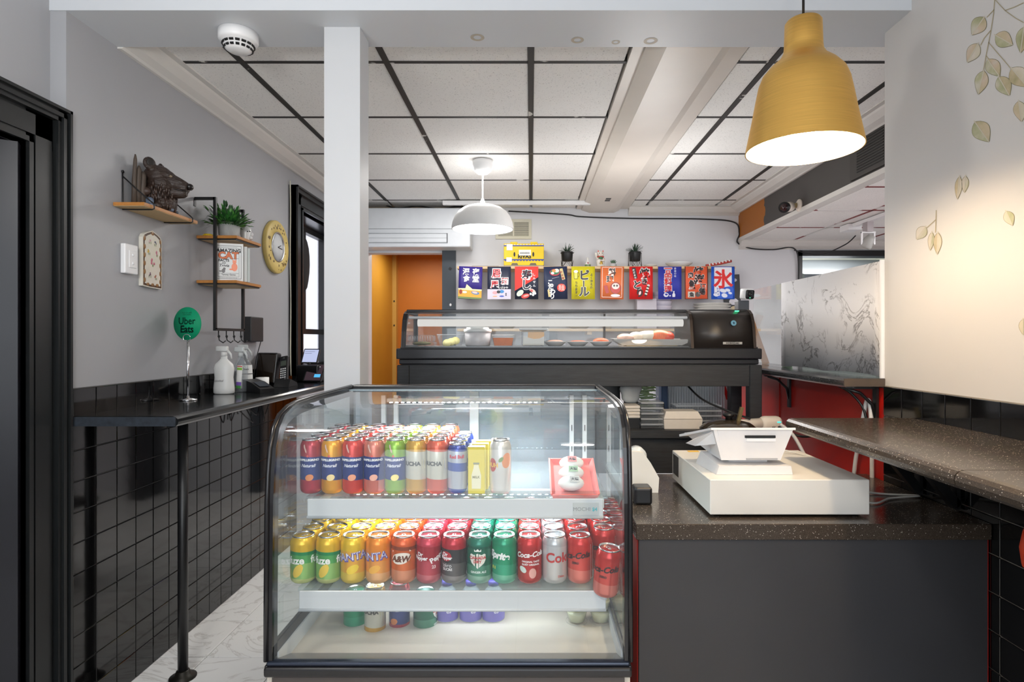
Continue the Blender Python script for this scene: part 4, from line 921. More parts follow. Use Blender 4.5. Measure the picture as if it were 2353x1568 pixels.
# ---- food inside
zf = 1.3255
m_clr = glass('clear_plastic', (0.96, 0.97, 0.98), 1.42, 0.0, 0.06, (0.92, 0.95, 0.97))
m_clr2 = glass('frosted_plastic', (0.93, 0.95, 0.96), 1.42, 0.08, 0.32, (0.95, 0.96, 0.98))
def fx_(px, Y=3.05): return (px - VX) * Y / F
t = thing('clamshell', 'ribbed clear clamshell of greens inside the sushi case', 'food container', (fx_(970), 3.04, zf))
MB().rb(-0.07, 0.07, -0.05, 0.05, 0, 0.022, 0.006, 2).build('base', m_clr, t)
MB().rb(-0.066, 0.066, -0.047, 0.047, 0.022, 0.056, 0.012, 3).build('lid', m_clr, t)
for k in range(9): MB().tube([(-0.052 + 0.013 * k, -0.048, 0.024), (-0.050 + 0.0125 * k, -0.047, 0.050)], 0.0016, 5).build('rib', m_clr2, t)
MB().ell((0.0, 0.0, 0.013), (0.05, 0.035, 0.010), 12, 6).build('greens', P('olive_greens', '7A7448', 0.6, noise=(60, 0.3)), t)
t = thing('glass_bowl', 'clear square bowl of lemon slices in the sushi case', 'bowl', (fx_(1037), 3.04, zf))
def sqbowl(w0, w1, h, mat, nm, par, d=0.8):
    V = []; 
    for z, w_ in ((0, w0), (h, w1)):
        V += [(-w_, -w_ * d, z), (w_, -w_ * d, z), (w_, w_ * d, z), (-w_, w_ * d, z)]
    return MB().add(V, [(0, 1, 2, 3), (0, 1, 5, 4), (1, 2, 6, 5), (2, 3, 7, 6), (3, 0, 4, 7)]).build(nm, mat, par)
sqbowl(0.050, 0.064, 0.058, m_clr, 'bowl', t)
MB().tube([(-0.064, -0.051, 0.058), (0.064, -0.051, 0.058), (0.064, 0.051, 0.058), (-0.064, 0.051, 0.058)], 0.002, 6, closed=True).build('rim', m_clr2, t)
for k in range(3): MB().lathe([(0.022, 0), (0.022, 0.004), (0.001, 0.005)], 16).build('lemon_slice', P('lemon_flesh', 'D9D08A', 0.4), t, (-0.018 + 0.02 * k, -0.02 + 0.016 * k, 0.014 + 0.006 * k), (R(60), R(10 * k), 0))
t = thing('storage_tub', 'round translucent tub with a wrapped dome on its lid', 'food container', (fx_(1098), 3.05, zf))
MB().lathe([(0.060, 0), (0.064, 0.004), (0.068, 0.072), (0.001, 0.072)], 28).build('tub', P('frosted_tub', 'C6C4C8', 0.35), t)
MB().lathe([(0.072, 0.070), (0.073, 0.084), (0.068, 0.086), (0.001, 0.086)], 28).build('lid', P('frosted_lid', 'CFD2D4', 0.35), t)
MB().lathe([(0.060, 0.0865), (0.060, 0.098), (0.050, 0.112), (0.02, 0.119), (0.001, 0.120)], 24).build('wrapped_dome', P('cling_dome', 'D6D8D6', 0.25), t)
t = thing('glass_bowl', 'clear bowl of orange fish roe in the sushi case', 'bowl', (fx_(1157), 3.04, zf))
sqbowl(0.046, 0.056, 0.056, m_clr, 'bowl', t)
MB().tube([(-0.056, -0.045, 0.056), (0.056, -0.045, 0.056), (0.056, 0.045, 0.056), (-0.056, 0.045, 0.056)], 0.002, 6, closed=True).build('rim', m_clr2, t)
V = []; [V.extend([(-w_, -w_ * 0.8, z), (w_, -w_ * 0.8, z), (w_, w_ * 0.8, z), (-w_, w_ * 0.8, z)]) for z, w_ in ((0.002, 0.044), (0.042, 0.051))]
MB().add(V, [(0, 1, 2, 3), (0, 1, 5, 4), (1, 2, 6, 5), (2, 3, 7, 6), (3, 0, 4, 7), (4, 5, 6, 7)]).build('fish_roe', P('orange_roe', 'FF7426', 0.5, noise=(300, 0.25), bump=(400, 0.4, 0.002)), t)
t = thing('storage_tub', 'square clear tub of white and yellow slices with flat lid', 'food container', (fx_(1226), 3.05, zf))
MB().rb(-0.062, 0.062, -0.05, 0.05, 0.001, 0.080, 0.010, 2).build('tub', m_clr, t)
MB().rb(-0.074, 0.072, -0.058, 0.058, 0.080, 0.092, 0.004, 2).build('lid', P('frosted_lid', 'CFD2D4', 0.35), t)
MB().prism([(-0.054, 0.004), (0.054, 0.004), (0.054, 0.050), (0.030, 0.038), (0.0, 0.036), (-0.030, 0.044), (-0.054, 0.054)], -0.046, 0.04, 'y').build('white_slices', P('white_radish', 'D6D4CC', 0.5), t)
MB().prism([(-0.030, 0.044), (0.0, 0.036), (0.030, 0.038), (0.054, 0.050), (0.054, 0.072), (-0.028, 0.072)], -0.040, 0.04, 'y').build('yellow_slices', P('yellow_slices', 'DFA85A', 0.5), t)
m_plate = P('white_porcelain', 'D9D9D8', 0.18)
m_salmon = P('salmon_flesh', 'D9714A', 0.35, noise=(30, 0.2), stretch=(6, 1, 1))
for k, (px, lab) in enumerate(((1275, 'small white plate of cling-wrapped fish beside the lidded tub'), (1327, 'small white plate with a thin pink fish slice'), (1379, 'small white plate with a mound of salmon slices'))):
    t = thing('fish_plate', lab, 'plate', (fx_(px), 3.02, zf))
    MB().lathe([(0.030, 0), (0.036, 0.002), (0.056, 0.020), (0.058, 0.024), (0.054, 0.023), (0.034, 0.006), (0.001, 0.005)], 28).build('plate', m_plate, t)
    MB().ell((0, 0, 0.022), (0.042, 0.030, [0.010, 0.007, 0.020][k]), 18, 10).build('fish', [P('pale_fish', 'CDA08C', 0.35, noise=(30, 0.2)), m_salmon, m_salmon][k], t)
t = thing('fish_platter', 'large white rectangular platter of wrapped fish fillets', 'platter', (fx_(1492), 3.03, zf))
V = [(-0.15, -0.055, 0.004), (0.15, -0.055, 0.004), (0.15, 0.06, 0.004), (-0.15, 0.06, 0.004), (-0.20, -0.075, 0.032), (0.205, -0.075, 0.030), (0.20, 0.085, 0.034), (-0.20, 0.085, 0.036)]
MB().add(V, [(0, 1, 2, 3), (0, 1, 5, 4), (1, 2, 6, 5), (2, 3, 7, 6), (3, 0, 4, 7)]).add([(x * 0.985, y * 0.97, z + 0.004) for x, y, z in V], [(3, 2, 1, 0), (4, 5, 1, 0), (5, 6, 2, 1), (6, 7, 3, 2), (7, 4, 0, 3)]).build('platter', m_plate, t)
MB().rb(-0.13, 0.13, -0.05, 0.05, 0, 0.005, 0.002, 1).build('foot', P('cream_board', 'D9C69C', 0.5), t)
def blob(c, r, seed, amp=0.15):
    rnd = random.Random(seed); m_ = MB(); m_.ell(c, r, 18, 12)
    ph = [rnd.uniform(0, 6.28) for _ in range(6)]
    m_.v = [tuple(c[i] + (p[i] - c[i]) * (1 + amp * math.sin(40 * p[0] + ph[0]) * math.cos(55 * p[1] + ph[1]) + amp * 0.6 * math.sin(90 * p[2] + ph[2])) for i in range(3)) for p in m_.v]
    return m_
blob((-0.125, 0, 0.046), (0.042, 0.035, 0.018), 1).build('wrapped_fish', P('pink_wrapped_fish', 'CDA898', 0.25, noise=(40, 0.25)), t)
blob((-0.06, 0.01, 0.050), (0.046, 0.035, 0.023), 2).build('wrapped_fish', P('pale_wrapped_fish', 'D9C9B6', 0.25, noise=(40, 0.2)), t)
blob((0.0, 0.01, 0.054), (0.060, 0.035, 0.028), 3).build('white_fillet', P('white_fillet', 'D9D4C6', 0.3, noise=(30, 0.1)), t)
blob((0.055, 0.0, 0.054), (0.052, 0.032, 0.030), 4, 0.08).build('salmon_fillet', m_salmon, t)
blob((0.090, 0.0, 0.050), (0.036, 0.030, 0.026), 5, 0.08).build('salmon_fillet', P('red_salmon', 'C8452C', 0.35, noise=(30, 0.2)), t)
t = MB().rb(-0.009, 0.009, -0.004, 0.004, 0, 0.085, 0.003, 2)
solo('thermometer', t, P('ivory_plastic', 'CFCBB4', 0.4), 'slim ivory thermometer leaning in the sushi case corner', 'thermometer', None, (fx_(1590, 3.0), 3.0, zf), (0, R(-14), 0))

# ================================================================== UNDER-STAND SHELF GOODS
zs = 0.9155
def sh_(px, Y): return (px - VX) * Y / F
def claw_stack(name, label, x, y, z, w_, d, n_, dz, parent_group=None):
    t = thing(name, label, 'container stack', (x, y, z), 0, parent_group)
    for k in range(n_):
        MB().rb(-w_ / 2, w_ / 2, -d / 2, d / 2, dz * k, dz * k + dz * 0.75, 0.003, 1).build('tray', m_clr2 if k % 2 else m_clr, t)
    return t
m_foam = P('cream_foam', 'E2D9CC', 0.6, noise=(40, 0.03))
t = thing('foam_box', 'cream foam takeout box with hinged lid on the stand shelf', 'box', (sh_(1566, 2.95), 2.98, zs))
V = [(-0.092, -0.06, 0), (0.092, -0.06, 0), (0.092, 0.06, 0), (-0.092, 0.06, 0), (-0.096, -0.064, 0.048), (0.096, -0.064, 0.048), (0.096, 0.064, 0.048), (-0.096, 0.064, 0.048)]
MB().add(V, [(0, 1, 2, 3), (4, 5, 6, 7), (0, 1, 5, 4), (1, 2, 6, 5), (2, 3, 7, 6), (3, 0, 4, 7)]).build('base', m_foam, t)
V = [(-0.096, -0.064, 0.050), (0.096, -0.064, 0.050), (0.096, 0.064, 0.050), (-0.096, 0.064, 0.050), (-0.082, -0.050, 0.086), (0.076, -0.050, 0.086), (0.076, 0.05, 0.086), (-0.082, 0.05, 0.086)]
MB().add(V, [(0, 1, 2, 3), (4, 5, 6, 7), (0, 1, 5, 4), (1, 2, 6, 5), (2, 3, 7, 6), (3, 0, 4, 7)]).build('lid', m_foam, t)
claw_stack('tray_stack', 'tall stack of clear plastic clamshell trays beside the foam box', sh_(1496, 2.97), 2.99, zs, 0.115, 0.11, 10, 0.0135)
claw_stack('tray_stack', 'low stack of wide clear lids behind the foam box', sh_(1600, 3.12), 3.13, zs, 0.24, 0.12, 8, 0.013)
t = thing('foam_tray_stack', 'stack of cream foam trays against the drinks case', 'container stack', (sh_(1440, 2.97), 2.99, zs))
MB().bx(-0.07, 0.06, -0.05, 0.05, 0, 0.05).build('black_box', m_black, t)
for k in range(4): MB().rb(-0.07, 0.062, -0.055, 0.055, 0.051 + 0.016 * k, 0.0655 + 0.016 * k, 0.003, 1).build('tray', m_foam, t)
# nested clear trays standing on edge behind
t = thing('nested_trays', 'tall row of nested clear trays standing on edge', 'container stack', (sh_(1595, 3.30), 3.32, zs))
for k in range(22): MB().rb(-0.155 + 0.0142 * k, -0.155 + 0.0142 * k + 0.009, -0.08, 0.08, 0.0, 0.235 + 0.006 * math.sin(k * 1.7), 0.002, 1).build('tray', m_clr2, t)
t = thing('vegetable_tub', 'clear tub of cut green vegetables under the sushi case', 'food container', (sh_(1478, 3.28), 3.27, 1.02))
MB().rb(-0.075, 0.075, -0.06, 0.06, 0, 0.10, 0.006, 2).build('tub', m_clr, t)
MB().rb(-0.085, 0.085, -0.07, 0.07, 0.10, 0.112, 0.003, 1).build('lid', m_clr2, t)
rnd = random.Random(5)
for k in range(26):
    a = rnd.uniform(-0.5, 0.5); x = rnd.uniform(-0.03, 0.03); z = 0.012 + 0.003 * k
    MB().tube([(x - 0.035, -0.045 + rnd.uniform(0, 0.03), z), (x + 0.035, -0.045 + rnd.uniform(0, 0.03), z + a * 0.02)], 0.004, 5).build('green_strip', P('green_strip', '8FB06A', 0.5, noise=(20, 0.2)), t)
solo('crate', MB().rb(-0.10, 0.10, -0.07, 0.07, 0, 0.1035, 0.004, 1), m_black, 'low black crate under the tub of greens', 'crate', None, (sh_(1478, 3.28), 3.27, zs))
solo('binder', MB().rb(-0.022, 0.022, -0.08, 0.08, 0, 0.24, 0.003, 1), P('blue_binder', '2C4468', 0.5), 'upright navy blue binder beside the nested trays', 'binder', None, (sh_(1527, 3.36) - 0.012, 3.36, zs))
mw = thing('microwave', 'black microwave oven at the back of the stand shelf', 'microwave', (sh_(1330, 3.4), 3.42, zs))
MB().rb(-0.22, 0.22, -0.15, 0.15, 0, 0.27, 0.006, 2).build('body', m_black, mw)
mb = MB(); flat_text(mb, 'Panasonic', frontM(0.165, -0.1515, 0.255), 0.016, 0.0004); mb.build('lettering', m_whiteink, mw)
# flat pieces peeking out between the rail and the case top
for px, c, lab, w_ in ((1120, '2F8F5E', 'green bottle lying at the back of the stand shelf', 0.05), (985, 'C8D0D0', 'pale plastic bag lying at the back of the stand shelf', 0.09)):
    m_ = MB().tube([(-w_, 0, 0.042), (-w_ * 0.6, 0, 0.042), (w_ * 0.6, 0, 0.042), (w_, 0, 0.042)], [0.02, 0.042, 0.04, 0.015], 12)
    solo('bottle' if c[0] == '2' else 'plastic_bag', m_, P('shelf_item_' + c, c, 0.4), lab, 'bottle' if c[0] == '2' else 'bag', None, (sh_(px, 3.05), 3.05, zs))
bg = blob((0, 0, 0.055), (0.055, 0.04, 0.055), 9, 0.22)
solo('plastic_bag', bg, P('bag_white', 'D2D4D2', 0.3, noise=(30, 0.06)), 'crumpled white plastic bag on top of the foam trays', 'bag', None, (sh_(1452, 3.0), 3.08, zs + 0.115))
# ---- red, white and papers leaning near the right leg
solo('paper_menu', MB().bx(-0.06, 0.06, -0.002, 0.002, 0, 0.20), P('menu_white', 'D6D4DA', 0.5), 'white and red paper leaning beside the stand leg', 'paper', None, (sh_(1682, 3.42), 3.45, zs), (R(-8), 0, 0))
MB().poly([(-0.045, -0.0025, 0.19), (-0.025, -0.0025, 0.19), (0.0, -0.0025, 0.09), (-0.02, -0.0025, 0.09)]).build('red_stripe', m_redink, bpy.data.objects['paper_menu'])
# rice pot
pot = thing('rice_pot', 'black round pot with glass lid and knob behind the till', 'pot', (sh_(1680, 2.55), 2.58, 0.755))
MB().lathe([(0.09, 0), (0.112, 0.02), (0.118, 0.20), (0.124, 0.205), (0.124, 0.215), (0.112, 0.215), (0.001, 0.21)], 32).build('body', P('worn_black_pot', '1F1E1D', 0.3, 0.3), pot)
ld = MB().lathe([(0.120, 0.216), (0.118, 0.222), (0.09, 0.240), (0.04, 0.252), (0.001, 0.254)], 32).build('lid', P('smoked_lid', '3A3228', 0.12, 0.2, spec=0.7), pot)
MB().lathe([(0.016, 0.252), (0.014, 0.262), (0.026, 0.270), (0.026, 0.278), (0.012, 0.284), (0.001, 0.284)], 20).build('knob', m_black, ld)
MB().sq([(0.035, -0.02, 0.25), (0.05, -0.02, 0.31)], 0.014).build('latch', P('brass_latch', 'A89468', 0.3, 0.8), pot)
solo('pot_table', MB().rb(-0.14, 0.14, -0.13, 0.14, 0, 0.7545, 0.004, 1), m_bwood, 'black wooden box table under the rice pot', 'table', None, (sh_(1680, 2.55), 2.58, 0))
# handheld white scanner behind the till
sn = thing('handheld_scanner', 'white handheld device with teal light behind the till', 'scanner', (sh_(1775, 2.76), 2.765, 0.93))
MB().rb(-0.06, 0.045, -0.03, 0.03, 0.0, 0.07, 0.026, 4, True).build('body', m_creamp, sn)
MB().tube([(-0.05, 0, 0.035), (-0.14, 0, 0.030), (-0.24, 0, 0.020), (-0.29, 0, 0.010)], [0.026, 0.024, 0.030, 0.024], 14).build('handle', m_creamp, sn)
MB().bx(0.012, 0.030, -0.0312, -0.029, 0.042, 0.048).build('status_light', emis('teal_light', (0.1, 0.75, 0.7), 0.8), sn)
mb = MB(); flat_text(mb, 'sic', frontM(-0.004, -0.0312, 0.022), 0.016, 0.0004); mb.build('lettering', m_print, sn)
solo('device_stand', MB().lathe([(0.07, 0), (0.07, 0.012), (0.03, 0.03), (0.022, 0.06), (0.022, 0.90), (0.05, 0.915), (0.05, 0.929)], 20), m_blackm, 'black pedestal holding the white handheld device', 'stand', None, (sh_(1775, 2.76), 2.765, 0))

# ================================================================== BACK WALL SHELVES, BANNERS, ORNAMENTS
ZSH = 1.98; YSH = 5.0
bs = thing('banner_shelf', 'long pine wall shelf with banners along its edge', 'shelf', (0.55, 5.12, ZSH))
MB().rb(-0.628 - 0.55, 1.736 - 0.55, YSH - 5.12, YB - 0.002 - 5.12, -0.022, 0, 0.002, 1).build('board', m_pine, bs)
for x in (-0.5, 0.33, 1.2): MB().bx(x - 0.57, x - 0.53, -0.09, YB - 5.122, -0.05, -0.022).build('bracket', m_pine, bs)
bs2 = thing('wall_shelf', 'lower pine wall shelf behind the sushi case', 'shelf', (0.55, 5.12, 1.45))
MB().rb(-0.628 - 0.55, 1.95 - 0.55, 5.0 - 5.12, YB - 0.002 - 5.12, -0.022, 0, 0.002, 1).build('board', m_pine, bs2)
for x in (-0.4, 0.5, 1.4): MB().bx(x - 0.57, x - 0.53, -0.09, YB - 5.122, -0.05, -0.022).build('bracket', m_pine, bs2)

BW, BH = 0.198, 0.277
def banner(px0, col, label, z0=0.0, tilt=0.0):
    x = (px0 + 27 - VX) * 4.99 / F
    o = MB()
    n = 8; V = []; fs = []
    for i in range(n + 1):
        u = -BW / 2 + BW * i / n
        for v in (0, -BH): V.append((u, 0.0015 * math.sin(i * 1.9 + px0) * (0 if v == 0 else 1), v))
    for i in range(n): fs.append((2 * i, 2 * i + 1, 2 * i + 3, 2 * i + 2))
    o.add(V, fs, True)
    ob = o.build('paper_banner', P('banner_' + col, col, 0.55, noise=(12, 0.05)), None, (x, 4.990, ZSH - 0.004 + z0), (R(-0.5), R(tilt), 0))
    md = ob.modifiers.new('thick', 'SOLIDIFY'); md.thickness = 0.001; md.offset = -1
    tag(ob, label, 'banner', 'banners hanging from the pine shelf'); return ob
def bt(ob, s, u, v, size, col, bold=0.0015, outline=None, ob_=0.004, rot=0.0, stretch=1.0):
    """lettering on a banner; u, v in banner-local metres from the top centre"""
    v = v * 0.97 - 0.008
    M = frontM(u, -0.0040, v, R(rot)) @ Matrix.Diagonal((stretch, 1, 1, 1))
    if outline:
        mb = MB(); flat_text(mb, s, frontM(u, -0.0030, v, R(rot)) @ Matrix.Diagonal((stretch, 1, 1, 1)), size, ob_)
        mb.build('lettering_outline', ink(outline), ob)
    mb = MB(); flat_text(mb, s, M, size, bold); mb.build('lettering', ink(col), ob)
def bp_(ob, pts, col, name='print', e=0.0024):
    MB().poly([(u, -e, v) for u, v in pts]).build(name, ink(col), ob)
def be(ob, u, v, a, b2, col, name='print', e=0.0026, n=18, rot=0.0):
    ca, sa = math.cos(R(rot)), math.sin(R(rot))
    bp_(ob, [(u + a * math.cos(t_) * ca - b2 * math.sin(t_) * sa, v + a * math.cos(t_) * sa + b2 * math.sin(t_) * ca) for t_ in [2 * math.pi * i / n for i in range(n)]], col, name, e)
H2 = BW / 2
o = banner(1055, '33257E', 'purple banner with white brush characters above a yellow meal print', 0, 2)
bt(o, '深', -0.038, -0.036, 0.060, 'EEEEEE', 0.0018); bt(o, '夜', 0.045, -0.035, 0.058, 'EEEEEE', 0.002)
bt(o, '食', -0.033, -0.098, 0.056, 'EEEEEE', 0.0024); bt(o, '堂', 0.045, -0.098, 0.060, 'EEEEEE', 0.002)
bp_(o, [(-H2, -0.268), (H2, -0.272), (H2, -0.192), (0.02, -0.190), (-0.03, -0.150), (-0.04, -0.185), (-H2, -0.186)], 'E3DDB0', 'sky_print')
bp_(o, [(-H2, -0.270), (H2, -0.274), (H2, -0.205), (-H2, -0.198)], 'DCA63C', 'table_print', 0.0027)
bp_(o, [(-H2, BH * -0.985), (H2, BH * -0.995), (H2, -0.262), (-H2, -0.256)], '6E8450', 'grass_print', 0.0029)
be(o, 0.045, -0.222, 0.034, 0.014, '4C80B8', 'fish_plate_print', 0.0030, rot=-10); be(o, 0.042, -0.219, 0.024, 0.009, 'E2C0B4', 'fish_print', 0.0032, rot=-10)
be(o, -0.078, -0.216, 0.013, 0.020, '9C3C28', 'sauce_print', 0.0030); be(o, -0.045, -0.218, 0.020, 0.010, 'DADAD2', 'rice_print', 0.0031)
o = banner(1120, '22283F', 'navy banner with red characters outlined white above a pale strip')
bp_(o, [(-H2, -BH), (H2, -BH), (H2, -0.192), (-H2, -0.192)], 'CFC8D6', 'lower_strip')
bt(o, '居', -0.025, -0.052, 0.078, 'C83038', 0.0014, 'F0EEEE', 0.0075); bt(o, '酒', 0.045, -0.118, 0.058, 'C83038', 0.0010, 'F0EEEE', 0.0065); bt(o, '屋', -0.038, -0.150, 0.066, 'C83038', 0.0012, 'F0EEEE', 0.0070)
bt(o, 'いざかや', 0.035, -0.176, 0.021, 'E8E8E8', 0.0005)
be(o, 0.022, -0.212, 0.020, 0.014, '3F88C4', 'fan_print'); be(o, -0.035, -0.222, 0.022, 0.014, 'D9A0A6', 'cup_print'); be(o, -0.005, -0.215, 0.016, 0.013, '2C2C34', 'dark_print', 0.0028)
be(o, 0.022, -0.252, 0.020, 0.007, '4B5FB4', 'saucer_print'); be(o, -0.035, -0.253, 0.020, 0.006, 'E8AE90', 'tray_print'); bt(o, '■■', 0.058, -0.235, 0.014, '2C2C44', 0, rot=90)
o = banner(1183, '232A3F', 'red and navy sushi banner split on the diagonal')
bp_(o, [(-H2, 0), (H2, 0), (H2, -0.090), (-H2, -0.205)], 'E02A1C', 'red_half')
bt(o, '寿', 0.0, -0.062, 0.086, '1C2030', 0.0020, 'F2F0EE', 0.0070); bt(o, 'し', 0.004, -0.150, 0.092, '1C2030', 0.0020, 'F2F0EE', 0.0070)
for k, c_ in enumerate('しんせん'): bt(o, c_, 0.065, -0.062 - 0.032 * k, 0.024, 'E8E8E8', 0.0006)
be(o, -0.055, -0.225, 0.034, 0.022, 'CFDCCA', 'roll_print', rot=40); be(o, -0.01, -0.250, 0.036, 0.020, 'CC3A34', 'tuna_print', rot=15); be(o, -0.005, -0.247, 0.024, 0.008, 'E8A49C', 'tuna_stripe', 0.0029, rot=15)
be(o, 0.05, -0.205, 0.030, 0.014, 'E2C8BC', 'prawn_print', rot=-30); be(o, 0.042, -0.205, 0.014, 0.010, 'D0605C', 'prawn_stripe', 0.0029, rot=-30)
for u, v in ((0.035, -0.232), (0.055, -0.240), (0.072, -0.228), (0.058, -0.222)): be(o, u, v, 0.010, 0.010, 'E8E8E8', 'roll_slice', 0.0031); 
o = banner(1249, '25304F', 'navy noodle banner with white kana and a red character', 0.0, -1)
bt(o, 'こ', -0.045, -0.130, 0.050, 'EEEEEE', 0.0022); bt(o, 'だ', -0.040, -0.170, 0.050, 'EEEEEE', 0.0022); bt(o, 'わ', -0.028, -0.208, 0.050, 'EEEEEE', 0.0022); bt(o, 'り', -0.030, -0.250, 0.050, 'EEEEEE', 0.0022)
be(o, 0.048, -0.180, 0.037, 0.034, 'DC3420', 'red_seal'); bt(o, '麺', 0.048, -0.177, 0.056, 'F0CFC6', 0.0)
be(o, -0.005, -0.050, 0.044, 0.030, 'B03040', 'bowl_print'); be(o, -0.005, -0.046, 0.038, 0.022, '2E7A4E', 'broth_print', 0.0029); be(o, 0.010, -0.035, 0.022, 0.016, 'E6DCD2', 'noodle_print', 0.0031); be(o, -0.012, -0.036, 0.016, 0.012, 'E0924E', 'prawn_print', 0.0033); be(o, -0.024, -0.056, 0.014, 0.011, 'E8E8E4', 'egg_print', 0.0033)
bp_(o, [(0.035, -0.020), (0.060, -0.016), (0.082, -0.108), (0.056, -0.116)], 'D6C48A', 'tag_print')
for k, c_ in enumerate('味自慢'): bt(o, c_, 0.051 + 0.006 * k, -0.042 - 0.026 * k, 0.020, 'A03030', 0.0004)
bp_(o, [(-0.070, -0.196), (-0.054, -0.194), (-0.045, -0.255), (-0.062, -0.258)], 'D6C48A', 'tag_print', 0.0050)
bp_(o, [(-0.03, -0.100), (0.03, -0.086), (0.03, -0.089), (-0.03, -0.104)], 'A8A8B4', 'chopsticks_print')
o = banner(1313, 'D8CC22', 'yellow beer banner with black katakana and a mug drawing')
bt(o, 'ビ', 0.015, -0.064, 0.092, '221E1C', 0.0034, 'F2EFD0', 0.0060); bt(o, 'ー', 0.004, -0.142, 0.060, '221E1C', 0.0024, rot=90, outline='F2EFD0', ob_=0.005); bt(o, 'ル', 0.008, -0.212, 0.092, '221E1C', 0.0034, 'F2EFD0', 0.0060)
for k, c_ in enumerate('よく冷えた'): bt(o, c_, 0.070, -0.062 - 0.028 * k, 0.025, '2A2620', 0.0006)
for k, c_ in enumerate('あります。'): bt(o, c_, -0.058, -0.135 - 0.028 * k, 0.026, '2A2620', 0.0006)
bp_(o, [(-0.080, -0.038), (-0.045, -0.038), (-0.047, -0.105), (-0.078, -0.105)], '5A5420', 'mug_outline'); bp_(o, [(-0.077, -0.041), (-0.048, -0.041), (-0.050, -0.102), (-0.075, -0.102)], 'E0D860', 'mug_print', 0.0027)
be(o, -0.062, -0.042, 0.018, 0.012, 'E6E8EA', 'foam_print', 0.0030)
for k in range(7):
    a = -80 + 26 * k; be(o, -0.045 + 0.013 * math.cos(R(a)), -0.068 + 0.018 * math.sin(R(a)), 0.0022, 0.0034, '5A5420', 'mug_handle')
o = banner(1380, 'E97A45', 'orange banner with a white border and a round red doll print', 0, 1)
for q in ([(-0.085, -0.006), (0.085, -0.006), (0.085, -0.0095), (-0.085, -0.0095)], [(-0.085, -0.258), (0.085, -0.258), (0.085, -0.2615), (-0.085, -0.2615)], [(-0.085, -0.006), (-0.0815, -0.006), (-0.0815, -0.2615), (-0.085, -0.2615)], [(0.0815, -0.006), (0.085, -0.006), (0.085, -0.2615), (0.0815, -0.2615)]): bp_(o, q, 'F0DCD0', 'border_print')
bt(o, '料', 0.0, -0.038, 0.062, '201C1C', 0.0020, 'F0E2D8', 0.0050); bt(o, '理', -0.018, -0.104, 0.062, '201C1C', 0.0020, 'F0E2D8', 0.0050)
be(o, 0.030, -0.182, 0.046, 0.050, '3A2420', 'doll_outline'); be(o, 0.030, -0.182, 0.043, 0.047, 'B8332E', 'doll_print', 0.0028); be(o, 0.030, -0.166, 0.032, 0.026, 'E2D4CC', 'doll_face', 0.0030)
be(o, 0.018, -0.162, 0.008, 0.009, '3A2A28', 'doll_eye', 0.0032); be(o, 0.042, -0.162, 0.008, 0.009, '3A2A28', 'doll_eye', 0.0032); be(o, 0.030, -0.245, 0.040, 0.012, 'DAD6D8', 'wave_print', 0.0033)
bp_(o, [(-0.070, -0.165), (-0.042, -0.158), (-0.024, -0.222), (-0.050, -0.230)], 'A82C2A', 'red_plaque', 0.0030)
o = banner(1446, 'DC1F1E', 'red skewer banner with black characters outlined white')
bt(o, '焼', 0.030, -0.052, 0.086, '1E1A1A', 0.0026, 'F2EEEC', 0.0065); bt(o, 'き', 0.030, -0.124, 0.056, '1E1A1A', 0.0022, 'F2EEEC', 0.0055)
bt(o, 'と', -0.032, -0.150, 0.082, '1E1A1A', 0.0026, 'F2EEEC', 0.0065); bt(o, 'り', -0.010, -0.222, 0.078, '1E1A1A', 0.0026, 'F2EEEC', 0.0065)
bp_(o, [(-0.078, -0.012), (-0.048, -0.008), (-0.030, -0.098), (-0.060, -0.105)], '2C2826', 'black_plaque')
for k, c_ in enumerate('厳選食材'): bt(o, c_, -0.064 + 0.005 * k, -0.024 - 0.022 * k, 0.018, 'E8E4E2', 0.0003)
bp_(o, [(0.062, -0.150), (0.065, -0.150), (0.036, -0.262), (0.033, -0.262)], '3A2A20', 'skewer_print')
for k in range(4): be(o, 0.062 - 0.007 * k, -0.160 - 0.024 * k, 0.012, 0.009, 'E8E4DC' if k % 2 == 0 else 'D8E2D4', 'meat_print', 0.0029, rot=-20); be(o, 0.059 - 0.007 * k, -0.172 - 0.024 * k, 0.012, 0.006, '2E2622', 'leek_print', 0.0031, rot=-20)
o = banner(1512, '2E37A4', 'royal blue banner with red characters outlined white')
for k, c_ in enumerate('一品料理'): bt(o, c_, -0.015, [-0.008, -0.058, -0.124, -0.190][k], 0.066, 'D8342C', 0.0016, 'EDEBF0', 0.0055)
for k, c_ in enumerate('季里の味'): bt(o, c_, 0.045, -0.010 - 0.022 * k, 0.020, 'C8CCE8', 0.0003)
be(o, -0.032, -0.240, 0.022, 0.018, 'E4E4EE', 'bowl_print'); be(o, -0.030, -0.237, 0.012, 0.008, '2E37A4', 'bowl_mark', 0.0029); be(o, 0.002, -0.248, 0.007, 0.006, 'E4E4EE', 'cup_print'); bp_(o, [(0.022, -0.258), (0.044, -0.258), (0.046, -0.238), (0.038, -0.222), (0.040, -0.208), (0.027, -0.208), (0.029, -0.222), (0.020, -0.238)], 'E4E4EE', 'flask_print')
o = banner(1573, 'E8603C', 'coral seafood banner with dense black brush characters')
for q in ([(-H2, 0), (-H2 + 0.007, 0), (-H2 + 0.007, -BH), (-H2, -BH)], [(H2 - 0.007, 0), (H2, 0), (H2, -BH), (H2 - 0.007, -BH)], [(-H2, -BH), (H2, -BH), (H2, -BH + 0.004), (-H2, -BH + 0.004)]): bp_(o, q, '3A2222', 'border_print')
